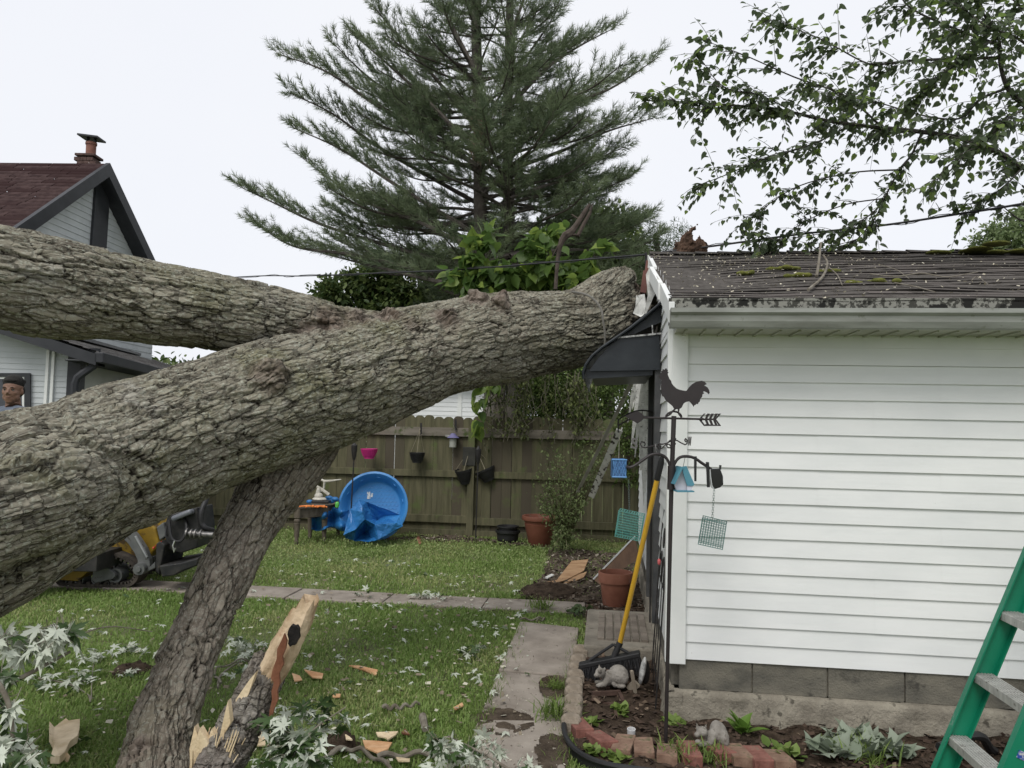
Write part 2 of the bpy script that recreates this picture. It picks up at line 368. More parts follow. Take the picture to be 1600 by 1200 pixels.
# crushed metal awning over the side door
awm=mat('awning_metal',(.012,.016,.02),(.025,.03,.035),scale=6,rough=.38,c3=(.2,.2,.2),s3=60,t3=.73,w3=.02)
def aw(x,y,t=.98): return wallp(x,y,t)
m=MB()
def poly3(mb,pts,th):
    nn=Gv*th; k=len(pts); mb.add(pts+[p+nn for p in pts],[tuple(range(k)),tuple(range(2*k-1,k-1,-1))]+[(i,k+i,k+(i+1)%k,(i+1)%k) for i in range(k)])
poly3(m,[aw(*p) for p in [(962,528),(1030,523),(1031,552),(938,557)]],.006)
poly3(m,[aw(*p,.975) for p in [(938,555),(962,556),(970,551),(985,552),(992,548),(1031,549),(1031,578),(920,580)]],.006)
poly3(m,[aw(*p,1.0) for p in [(914,572),(922,579),(1020,575),(1020,586),(916,592)]],.008)
poly3(m,[aw(*p,1.0) for p in [(966,524),(1000,497),(1033,476),(1034,503),(1012,512),(992,522)]],.006)
w_=m.build('awning_side',awm,ga)
m=MB(); m.bar(aw(962,528,.97),aw(1034,521,.97),.012,.012,Gv); m.bar(aw(1019,508,.97),aw(1020,524,.97),.008,.008,Gv); m.build('frame_strip',mat('bare_metal',(.45,.45,.43),(.1,.1,.1),scale=30,rough=.4,metal=.6,lo=.45,hi=.6),w_)
cv=[aw(*p,.95) for p in [(1034,472),(1010,492),(985,512),(962,528),(940,543),(925,556),(915,570),(911,582),(912,592)]]; m=MB()
k=len(cv); m.add(cv+[p+Gv*1.05+Lv*.02-Zv*.05 for p in cv]+[p+V3((.01,0,-.012)) for p in cv]+[p+Gv*1.05+V3((.01,0,-.06)) for p in cv],[(i,i+1,k+i+1,k+i) for i in range(k-1)]+[(2*k+i,3*k+i,3*k+i+1,2*k+i+1) for i in range(k-1)])
m.tube(cv,.010,6); m.build('awning_cover',awm,ga)
m=MB(); m.bar(aw(925,589,1.02)+Gv*.5,aw(1018,585,1.02)+Gv*.5,.9,.012,Zv)
m.build('awning_valance',awm,ga)
# torn white flashing, snapped siding slats and splintered framing where the trunk struck
tw_=mat('torn_white',(.5,.5,.47),(.72,.72,.69),scale=20,rough=.6,c3=(.16,.15,.13),s3=35,t3=.6,w3=.1)
for pts,t in (([(994,462),(1007,460),(1009,475),(1006,492),(1001,496),(989,489),(993,478)],1.25),([(1009,430),(1015,418),(1030,452),(1022,462),(1010,490),(1005,492),(1012,462)],1.5),([(1014,398),(1019,404),(1024,432),(1018,440),(1012,420)],2.2),([(1026,430),(1036,446),(1041,470),(1037,474),(1030,455)],.7)):
    pp=[wallp(x,y,t)+Gv*random.uniform(-.03,.03) for x,y in pts]; m=MB(); poly3(m,pp,.008); m.build('torn_flashing',tw_,ga)
m=MB()
for a,b,w0,t0,t1 in (((1001,592),(986,700),.05,3.0,3.0),((993,592),(981,660),.04,3.2,3.4),((1008,592),(1001,735),.07,2.5,2.6),((1013,592),(1012,700),.06,2.3,2.3),((1004,594),(992,715),.04,2.7,2.8),((1010,640),(1008,770),.05,2.4,2.45),((1016,600),(1014,690),.04,2.1,2.1),((998,592),(988,640),.035,3.3,3.3),((1004,690),(1006,790),.03,2.6,2.7)):
    A=wallp(*a,t0);B=wallp(*b,t1); s_=Lv*w0/2; c_=A.lerp(B,random.uniform(.35,.6)); poly3(m,[A-s_*.5,c_-s_,B-s_*.15,B+s_*.15,c_+s_,A+s_*.8],.012)
m.build('snapped_slats',tw_,ga)
rw=mat('raw_wood',(.20,.10,.055),(.42,.25,.13),scale=6,rough=.9,stretch=(1,1,.2),bump=.004,bscale=40)
m=MB(); m.bar(wallp(1009,428,2.0),wallp(1004,462,1.9),.05,.09,Gv); m.bar(wallp(1012,410,2.3),wallp(1006,455,2.1),.03,.05,Gv); m.build('broken_rafter',mat('dark_red_board',(.09,.035,.03),(.14,.06,.045),scale=6,rough=.8),ga)
# =================== GROUND, PATHS ===================
lawn=mat('lawn_soil',(.10,.12,.045),(.16,.19,.07),scale=2.2,rough=.95,bump=.02,bscale=40,c3=(.09,.07,.04),s3=9,t3=.60,w3=.1)
P=[];n=160
uu=np.concatenate([np.linspace(-90,-8,16)[:-1],np.linspace(-8,6,120),np.linspace(6,90,16)[1:]]); vv=np.concatenate([np.linspace(-40,1.5,8)[:-1],np.linspace(1.5,13,100),np.linspace(13,160,18)[1:]])
X,Y=np.meshgrid(uu,vv,indexing='ij'); Pn=np.stack([X.ravel(),Y.ravel(),np.zeros(X.size)],1)
near=(np.abs(Pn[:,0]+1)<7)&(Pn[:,1]<13)
Pn[:,2]=-.012+np.where(near,fbm(Pn*1.3,3)*.010,0)
i=np.arange(X.size).reshape(X.shape); Fq=np.stack([i[:-1,:-1],i[1:,:-1],i[1:,1:],i[:-1,1:]],-1).reshape(-1,4)
tag(npmesh('ground',Pn,[Fq],lawn,smooth=True),kind='structure')
conc=mat('old_concrete',(.21,.18,.15),(.34,.30,.255),scale=3.2,rough=.95,bump=.004,bscale=80,c3=(.09,.075,.055),s3=7,t3=.63,w3=.12)
def slab(mb,q,z=.022,th=.1,gap=.006):
    c=sum(q,V3())/4; q=[p+(c-p).normalized()*gap for p in q]
    mb.hexa([V3((p.x,p.y,z-th)) for p in q],[V3((p.x,p.y,z)) for p in q])
m=MB()
# cross path (runs along the long wall direction)
cA=gd(760,936); cB=gd(760,953)
a0=fit(cA)[1]; b0=fit(cB)[1]
l=-7.0
while l<-.35:
    l2=min(l+.92,-.22); slab(m,[g(l,b0,0),g(l2,b0,0),g(l2,a0,0),g(l,a0,0)],z=.016+random.uniform(-.004,.004)); l=l2
tag(m.build('cross_path',conc,bevel=.008),kind='structure')
m=MB()
le=[(822,962),(812,975),(778,1052),(746,1130),(716,1215),(640,1420)]; re=[(912,966),(905,985),(895,1062),(882,1132),(885,1225),(880,1440)]
z=[1,2,3,4,5]
rows=[(gd(*le[1]),gd(*re[1])),(gd(*le[2]),gd(*re[2])),(gd(*le[3]),gd(*re[3])),(gd(*le[4]),gd(*re[4])),(gd(*le[5]),gd(*re[5]))]
for (p,q),(p2,q2) in zip(rows[:-1],rows[1:]): slab(m,[p2,q2,q,p],z=.02+random.uniform(-.006,.006))
tag(m.build('walkway',conc,bevel=.01),kind='structure')
# flower bed soil (lumpy sheet) between walkway edging and garage, and dirt behind the pot
soil=mat('bed_soil',(.028,.02,.014),(.085,.062,.045),scale=14,rough=1,bump=.015,bscale=70,c3=(.16,.13,.10),s3=55,t3=.66,w3=.04,spec=.1)
def sheet(poly,name,mm,step=.03,amp=.02,z=.006,sc=6):
    pp=np.array([(p.x,p.y) for p in poly]); lo=pp.min(0); hi=pp.max(0)
    xs=np.arange(lo[0],hi[0],step); ys=np.arange(lo[1],hi[1],step); X,Y=np.meshgrid(xs,ys,indexing='ij'); ins=inpoly(X.ravel(),Y.ravel(),pp).reshape(X.shape)
    Q=np.stack([X.ravel(),Y.ravel(),np.zeros(X.size)],1); Q[:,2]=z+amp*(fbm(Q*sc,4)*.6+.4)
    idx=np.arange(X.size).reshape(X.shape); c=ins[:-1,:-1]|ins[1:,1:]
    Fq=np.stack([idx[:-1,:-1],idx[1:,:-1],idx[1:,1:],idx[:-1,1:]],-1)[c]
    return tag(npmesh(name,Q,[Fq.reshape(-1,4)],mm,smooth=True),kind='structure')
def inpoly(x,y,pp):
    r=np.zeros(len(x),bool); k=len(pp)
    for a in range(k):
        x1,y1=pp[a];x2,y2=pp[(a+1)%k]; c=((y1>y)!=(y2>y))&(x<(x2-x1)*(y-y1)/(y2-y1+1e-12)+x1); r^=c
    return r
bedpoly=[gd(915,1015),gd(900,1080),gd(893,1145),gd(905,1175),gd(960,1205),gd(1100,1225),gd(1300,1240),gd(1700,1260),g(2.6,.05,0),g(.05,.05,0),g(.05,2.9,0),g(-.55,2.9,0),g(-.5,.9,0)]
sheet(bedpoly,'flower_bed',soil,step=.022,amp=.03,z=.012)
dirtpoly=[gd(560,846),gd(640,846),gd(770,850),gd(860,858),gd(850,905),gd(815,935),gd(925,945),g(.05,2.7,0),g(.05,5.6,0),gd(700,838)]
sheet(dirtpoly,'bare_soil',mat('dry_dirt',(.05,.038,.028),(.12,.095,.07),scale=9,rough=1,bump=.02,bscale=45,c3=(.26,.22,.17),s3=45,t3=.69,w3=.03,spec=.1),step=.04,amp=.03,z=.004)
# door stoop
stc=mat('stoop_concrete',(.15,.135,.11),(.27,.245,.20),scale=4,rough=.95,bump=.006,bscale=50,c3=(.08,.07,.055),s3=9,t3=.6,w3=.1)
q=[gd(912,1008,.11),gd(1040,1010,.11),gd(1022,953,.11),gd(918,951,.11)]
q[1]=g(.0,fit(q[0])[1],.11); q[2]=g(.0,fit(q[3])[1],.11)
m=MB(); m.hexa([V3((p.x,p.y,-.05)) for p in q],q)
st=thing('door_stoop',q[0],'low concrete stoop with a grid of pavers in front of the garage side door','step')
m.build('slab',stc,st,bevel=.015)
m=MB(); mp=[fit(gd(932,999,.115)),fit(gd(1010,962,.115))]
l0,t0=mp[0][0],mp[0][1]; l1,t1=-.06,mp[1][1]; nx,ny=6,4
for i in range(nx):
    for j in range(ny):
        m.box(g(l0+(i+.5)*(l1-l0)/nx,t0+(j+.5)*(t1-t0)/ny,.118),((l1-l0)/nx-.012,(t1-t0)/ny-.012,.024),RG)
m.build('paver_grid',mat('paver',(.13,.11,.09),(.23,.2,.165),scale=5,rough=.95,bump=.004,bscale=60),st,bevel=.004)
# =================== FALLEN TREE ===================
def stn(rows): # (px,py,radius_px,depth)
    out=[]
    for x,y,r_,Y in rows:
        p=at(x,y,Y); out.append((p.x,p.y,p.z,r_*Y/F))
    return np.array(out)
MAIN=stn([(-330,950,170,2.85),(-160,868,158,3.1),(0,795,147,3.4),(110,750,123,3.65),(200,711,112,3.9),(300,676,103,4.2),(400,640,98,4.5),(500,608,93,4.85),(600,574,86,5.2),(700,543,76,5.55),(800,524,67,5.9),(890,514,62,6.2),(945,500,60,6.4),(975,490,52,6.5)])
LIMB=stn([(-260,395,84,3.6),(-120,415,80,3.75),(0,434,76,3.9),(100,450,73,4.1),(200,467,68,4.3),(300,483,62,4.5),(400,496,55,4.75),(480,508,50,4.95),(560,530,50,5.15),(650,545,50,5.4)])
LEG=stn([(515,590,52,5.05),(470,680,60,4.95),(428,755,50,4.75),(390,820,44,4.5),(355,885,41,4.25),(322,960,41,4.0),(289,1040,42,3.75),(266,1100,43,3.55),(250,1150,46,3.4),(242,1215,52,3.25),(236,1300,60,3.12)])
STUB=stn([(130,765,70,3.5),(60,780,86,3.25),(0,800,90,3.02),(-70,820,92,2.85)])
TOP=stn([(905,500,50,6.2),(935,470,38,6.25),(962,445,28,6.3),(975,436,20,6.32)])
branches=[spline(b,max(12,len(b)*5)) for b in (MAIN,LIMB,LEG,STUB,TOP)]
m=MB()
for b in branches: m.tube([V3(r_[:3]) for r_ in b],[r_[3] for r_ in b],28); m.ball(V3(b[0][:3]),b[0][3]*.97,10); m.ball(V3(b[-1][:3]),b[-1][3]*.9,10)
knots=[(420,588,30,4.22,.06),(480,522,30,4.8,.04),(515,505,34,4.85,.05),(555,500,32,5.0,.05),(455,535,24,4.75,.03),(605,492,26,5.1,.05),(745,468,24,5.5,.05),(785,470,22,5.5,.04),(700,490,26,5.2,.05),(640,520,26,5.1,.04),(975,500,38,6.35,.07),(985,455,22,6.4,.05),(218,1174,32,3.22,.05)]
kn=[]
for x,y,r_,Y,h in knots:
    p=at(x,y,Y); rr=r_*Y/F; kn.append((p,rr,h)); 
    if h>0: m.ball(p+V3((0,(.1 if h>=.06 else .4)*rr,0)),rr*(.8 if h>=.06 else .62),8)
tmp=m.build('tmp',None); rm=tmp.modifiers.new('r','REMESH'); rm.mode='VOXEL'; rm.voxel_size=VOX; rm.use_smooth_shade=True
sm_=tmp.modifiers.new('s','SMOOTH'); sm_.factor=.6; sm_.iterations=int(14*.009/VOX)
dg=bpy.context.evaluated_depsgraph_get(); me=bpy.data.meshes.new_from_object(tmp.evaluated_get(dg)); bpy.data.objects.remove(tmp)
nv=len(me.vertices); co=np.empty(nv*3,np.float32); me.vertices.foreach_get('co',co); co=co.reshape(-1,3); no=np.empty(nv*3,np.float32); me.vertices.foreach_get('normal',no); no=no.reshape(-1,3)
print('bark verts',nv)
def barkcoord(co,branches):
    q=np.zeros((len(co),3),np.float32); best=np.full(len(co),1e9,np.float32); Tn=np.zeros((len(co),3),np.float32);Un=Tn.copy();Wn=Tn.copy()
    soff=0
    for bi,b in enumerate(branches):
        C=b[:,:3]; rr=b[:,3]; k=len(C); s=np.concatenate([[0],np.cumsum(np.linalg.norm(np.diff(C,axis=0),axis=1))])
        u=np.cross(C[-1]-C[0],[0,0,1.]); u/=np.linalg.norm(u); bd=np.full(len(co),1e9,np.float32); qq=np.zeros((len(co),3),np.float32); tt=np.zeros((len(co),3),np.float32);uu_=tt.copy();ww_=tt.copy()
        for i in range(k-1):
            a=C[i];d=C[i+1]-a;L2=d@d; t=np.clip(((co-a)@d)/L2,0,1); cp=a+t[:,None]*d; v=co-cp; dist=np.linalg.norm(v,axis=1)-(rr[i]*(1-t)+rr[i+1]*t)
            ms=dist<bd; T=d/np.sqrt(L2); U=u-T*(u@T); U/=np.linalg.norm(U); W=np.cross(T,U)
            Rm=(rr[i]*(1-t)+rr[i+1]*t)[ms]; vv=v[ms]; ln=np.linalg.norm(vv,axis=1)+1e-6
            qq[ms,0]=(s[i]+t*np.sqrt(L2))[ms]+soff; qq[ms,1]=(vv@U)/ln*Rm; qq[ms,2]=(vv@W)/ln*Rm; tt[ms]=T;uu_[ms]=U;ww_[ms]=W; bd[ms]=dist[ms]
        if bi==3: bd+=.03
        ms=bd<best; best[ms]=bd[ms]; q[ms]=qq[ms]; Tn[ms]=tt[ms];Un[ms]=uu_[ms];Wn[ms]=ww_[ms]; soff+=11.3
    return q,Tn,Un,Wn
def barkheight(q,co,no,big=(.38,.085),small=(.16,.040),A=(.012,.0065),DN=None):
    wp=np.stack([fbm(co*5,3,1),fbm(co*5,3,2),fbm(co*5,3,3)],1)
    w2=np.stack([fbm(co*22,2,4),fbm(co*22,2,5),fbm(co*22,2,6)],1)
    qa=q+wp*[.06,.022,.022]+w2*[.012,.005,.005]
    s1=1/np.array([big[0],big[1],big[1]],np.float32); F1,F2,off,r1=worley(qa*s1,1)
    e=sm(.01,.11,F2-F1); lip=np.clip(off[:,0]*1.2+.5,0,1)
    if DN is not None: lip=np.clip(.45+(off[:,0]*DN[:,0]*.5+off[:,1]*DN[:,1]+off[:,2]*DN[:,2])*1.15+off[:,0]*.3,0,1)
    qb=q+wp*[.03,.014,.014]+w2*[.014,.006,.006]+r1[:,None]*[.3,.11,.17]
    s2=1/np.array([small[0],small[1],small[1]],np.float32); G1,G2,of2,r2=worley(qb*s2,9)
    e2=sm(.01,.13,G2-G1); lip2=np.clip(of2[:,0]*1.3+.5,0,1)
    if DN is not None: lip2=np.clip(.45+(of2[:,0]*DN[:,0]*.5+of2[:,1]*DN[:,1]+of2[:,2]*DN[:,2])*1.2+of2[:,0]*.3,0,1)
    fine=fbm(q*[35,130,130],3,17)
    h=A[0]*(e*(.35+.5*r1)+1.2*e*lip*(.3+.7*r1))+A[1]*(e2*(.35+.5*r2)+1.1*e2*lip2)+.0022*fine
    return h,np.clip(.5*e+.5*e2,0,1)*(.6+.4*r2),.5*r1+.5*r2
q,Tn,Un,Wn=barkcoord(co,branches)
dn=no*no[:,2:3]-np.array([0,0,1],np.float32)
DN=np.stack([(dn*Tn).sum(1),(dn*Un).sum(1),(dn*Wn).sum(1)],1)
h,hc,rc=barkheight(q,co,no,DN=DN)
red=np.zeros(nv,np.float32); lump=np.zeros(nv,np.float32)
for p,rr,hh in kn:
    d=np.linalg.norm(co-np.array(p,np.float32),axis=1)/rr; k=np.exp(-(d/1.15)**2); red=np.maximum(red,k); lump=np.maximum(lump,k)
rough=fbm(co*26,4,31); rid=1-np.abs(fbm(co*13,3,41))*2
h=h*(1-.5*lump)+lump*(.022*rough+.026*rid)
pk_=.38*sm(-1.6,-.2,co[:,0])*(co[:,2]>1.2)*(.6+.6*fbm(co*2.,3,77)); red=np.maximum(red,np.clip(pk_,0,1)); red=np.maximum(red,((q[:,0]>22.7)&(q[:,0]<33))*.52)
h-=.045*np.exp(-(np.linalg.norm(co-np.array(at(455,530,4.75)),axis=1)/.14)**2)*0
# long scar where the bark sheet has come away on the camera side
end=sm(6.25,6.7,co[:,1])*(co[:,0]>-1); h+=end*.02*rough
low=fbm(co*2.0,3,51)*.028
cm=np.array([[*RT],[*UP],[*fw]],np.float32); qv=(co-np.array(CAM,np.float32))@cm.T; PX=800+F*qv[:,0]/qv[:,2]; PY=600-F*qv[:,1]/qv[:,2]; facing=((no*(np.array(CAM,np.float32)-co)).sum(1)>0)
for ln_,am,rg in (([(90,640),(112,672),(128,700),(185,712),(246,718),(262,706)],.034,34),([(262,708),(300,690),(345,690),(380,672)],.018,22),([(395,655),(450,662),(520,648),(560,640)],.014,18),([(150,632),(230,650),(330,636)],.016,20),([(0,735),(45,722),(88,760),(110,800)],.03,30),([(560,560),(610,556),(660,545)],.012,14),([(300,600),(360,606),(430,600)],.014,16),([(480,610),(560,602),(640,586)],.012,14),([(60,470),(160,480),(260,478)],.012,14),([(20,420),(120,430),(210,450)],.012,14)):
    xs=[a[0] for a in ln_]; yl=np.interp(PX,xs,[a[1] for a in ln_])+fbm(np.stack([PX/9,PX*0,PX*0],1),3,3)*5; dy=yl-PY; mk=(PX>xs[0])&(PX<xs[-1])&(dy>0)&(dy<rg*3)&facing&(qv[:,2]<5.6)
    taper=np.clip(np.minimum(PX-xs[0],xs[-1]-PX)/18,0,1); low=low+mk*am*np.exp(-dy/rg)*taper
co2=co+no*(h+low-.012)[:,None]
# exposed edge flakes lean outward along the branch
me.vertices.foreach_set('co',co2.ravel()); me.update()
for k_,a_ in (('h',hc),('cell',rc),('red',red)):
    t_=me.attributes.new(k_,'FLOAT','POINT'); t_.data.foreach_set('value',np.asarray(a_,np.float32))
def barkmat(name,g1=(.12,.108,.082),g2=(.285,.266,.208),dark=(.02,.016,.012),moss=(.15,.15,.075),mossf=.55,lich=(.39,.405,.335)):
    m=bpy.data.materials.new(name); m.use_nodes=True; n=m.node_tree;N=n.nodes;L=n.links;b=N['Principled BSDF']; b.inputs['Roughness'].default_value=.95; b.inputs['Specular IOR Level'].default_value=.15
    t=N.new('ShaderNodeTexCoord')
    def nz(s,d=6,st=(1,1,1)):
        mp=N.new('ShaderNodeMapping'); mp.inputs['Scale'].default_value=st; L.new(t.outputs['Object'],mp.inputs[0]); z=N.new('ShaderNodeTexNoise'); z.inputs['Scale'].default_value=s; z.inputs['Detail'].default_value=d; z.inputs['Roughness'].default_value=.65; L.new(mp.outputs[0],z.inputs['Vector']); return z.outputs[0]
    def rp(src,a,c):
        r_=N.new('ShaderNodeMapRange'); r_.inputs[1].default_value=a; r_.inputs[2].default_value=c; L.new(src,r_.inputs[0]); return r_.outputs[0]
    def at_(k):
        a=N.new('ShaderNodeAttribute'); a.attribute_name=k; return a.outputs['Fac']
    def mx(f,a,c,mode='MIX'):
        x=N.new('ShaderNodeMix'); x.data_type='RGBA'; x.blend_type=mode
        for so_,v in ((x.inputs[0],f),(x.inputs[6],a),(x.inputs[7],c)):
            if isinstance(v,tuple): so_.default_value=(*v,1)
            elif isinstance(v,(int,float)): so_.default_value=v
            else: L.new(v,so_)
        return x.outputs[2]
    def mul(a,c):
        x=N.new('ShaderNodeMath'); x.operation='MULTIPLY'
        for i_,v in enumerate((a,c)):
            if isinstance(v,(int,float)): x.inputs[i_].default_value=v
            else: L.new(v,x.inputs[i_])
        return x.outputs[0]
    def add(a,c_):
        x=N.new('ShaderNodeMath'); x.operation='ADD'; L.new(a,x.inputs[0])
        if isinstance(c_,float): x.inputs[1].default_value=c_
        else: L.new(c_,x.inputs[1])
        return x.outputs[0]
    qa=N.new('ShaderNodeAttribute'); qa.attribute_name='q'
    def vm(op,a,c_):
        x=N.new('ShaderNodeVectorMath'); x.operation=op
        for i_,v in enumerate((a,c_)):
            if isinstance(v,tuple): x.inputs[i_].default_value=v
            else: L.new(v,x.inputs[i_])
        return x.outputs[0]
    def warp(src,s,amp,st):
        z=N.new('ShaderNodeTexNoise'); z.inputs['Scale'].default_value=1; z.inputs['Detail'].default_value=4; z.inputs['Roughness'].default_value=.65; L.new(vm('MULTIPLY',src,tuple(s*k for k in st)),z.inputs['Vector'])
        return vm('ADD',src,vm('MULTIPLY',vm('SUBTRACT',z.outputs['Color'],(.5,.5,.5)),amp))
    def plates(sx,sw,w0):
        v=vm('MULTIPLY',warp(qa.outputs['Vector'],18,(.09*sx/.16,.030*sx/.16,.030*sx/.16),(.5,1,1)),(1/sx,1/sw,1/sw)); o_=[]
        for ft_ in ('DISTANCE_TO_EDGE','F1'):
            z=N.new('ShaderNodeTexVoronoi'); z.feature=ft_; z.inputs['Scale'].default_value=1; L.new(v,z.inputs['Vector']); o_.append(z)
        sp=N.new('ShaderNodeSeparateColor'); L.new(o_[1].outputs['Color'],sp.inputs[0])
        return rp(o_[0].outputs['Distance'],0,w0),sp.outputs[0]
    e1,c1_=plates(.26,.066,.06); e2,c2_=plates(.10,.029,.09)
    c=mx(rp(nz(7,8),.35,.65),g1,g2)
    c=mx(mul(rp(at_('cell'),.3,.9),.45),c,(.22,.195,.165))
    c=mx(mul(c1_,.55),c,tuple(k*1.35 for k in g2)); c=mx(mul(c2_,.45),c,g1)
    c=mx(mul(rp(nz(1.7,5),.48,.62),mossf),c,moss)
    c=mx(mul(rp(nz(48,3),.52,.62),.6),c,lich)
    c=mx(mul(rp(nz(3.1,5),.58,.70),.45),c,(.40,.39,.35))
    c=mx(mul(rp(at_('red'),.25,.8),.75),c,mx(rp(nz(14,5),.35,.65),(.085,.055,.045),(.25,.20,.17)))
    wn=rp(nz(2.6,3),.62,.40); c=mx(mul(mul(rp(e2,1,0),.62),wn),c,dark); c=mx(mul(mul(rp(e1,1,0),.85),add(mul(wn,.6),.4)),c,dark)
    c=mx(rp(at_('h'),.45,.08),c,dark)
    L.new(c,b.inputs['Base Color'])
    hh=add(add(mul(e1,.55),mul(e2,.25)),add(mul(nz(90,8),.35),mul(c1_,.3)))
    bp=N.new('ShaderNodeBump'); bp.inputs['Distance'].default_value=.012; bp.inputs['Strength'].default_value=1; L.new(hh,bp.inputs['Height']); L.new(bp.outputs[0],b.inputs['Normal'])
    return m
t_=me.attributes.new('q','FLOAT_VECTOR','POINT'); t_.data.foreach_set('vector',q.astype(np.float32).ravel())
bark=barkmat('maple_bark')
me.materials.append(bark); me.polygons.foreach_set('use_smooth',np.ones(len(me.polygons),bool))
ft=thing('fallen_tree',at(222,1290,2.98),'huge fallen maple with forked grey bark trunk resting on the garage gable','fallen tree')
o=link('trunk',me,ft); me.name='trunk'
# =================== VEGETATION ===================
def leafmat(name,a,b,c=None,tr=.35,rough=.55,lo=.3,hi=.7): 
    return mat(name,a,b,scale=1.3,rough=rough,lo=.3,hi=.7,attr=('rnd',c or b,lo,hi),trans=tr,spec=.3)
OV=[(0,0,0),(.3,.25,.05),(.68,.2,.05),(1,0,-.06),(.68,-.2,.05),(.3,-.25,.05)]; OVF=[[(0,1,2,3),(0,3,4,5)]]
OVF=[np.array(OVF[0])]
HT=[(0,0,0),(-.06,.22,.03),(.18,.38,.07),(.5,.33,.06),(.78,.14,.0),(1,0,-.1),(.78,-.14,.0),(.5,-.33,.06),(.18,-.38,.07),(-.06,-.22,.03),(.5,0,-.01)]
HTF=[np.array([(0,1,2),(0,2,10),(2,3,10),(3,4,10),(4,5,10),(5,6,10),(6,7,10),(7,8,10),(8,0,10),(0,8,9)])]
ML=[(-90,.10),(-62,.34),(-48,.22),(-35,.52),(-28,.40),(-18,.62),(-12,.36),(5,.30),(22,.62),(24,.52),(34,.95),(42,.58),(47,.66),(55,.40),(62,.22),(72,.50),(75,.66),(79,.60),(90,1.12)]
ML=ML+[(180-a,r_) for a,r_ in ML[-2:0:-1]]
MLV=[(0,0,0)]+[(r_*math.sin(R(a))*.55+.05,r_*math.cos(R(a))*.55,-.16*r_*r_+.03*math.cos(R(a*3))) for a,r_ in ML]
MLF=[np.array([(0,1+i,1+(i+1)%len(ML)) for i in range(len(ML))])]
def rdir(n,d=None,spread=1.,zb=0.):
    v=rng.normal(size=(n,3))*spread
    if d is not None: v=v+np.asarray(d)
    v[:,2]+=zb; return v/np.linalg.norm(v,axis=1,keepdims=True)
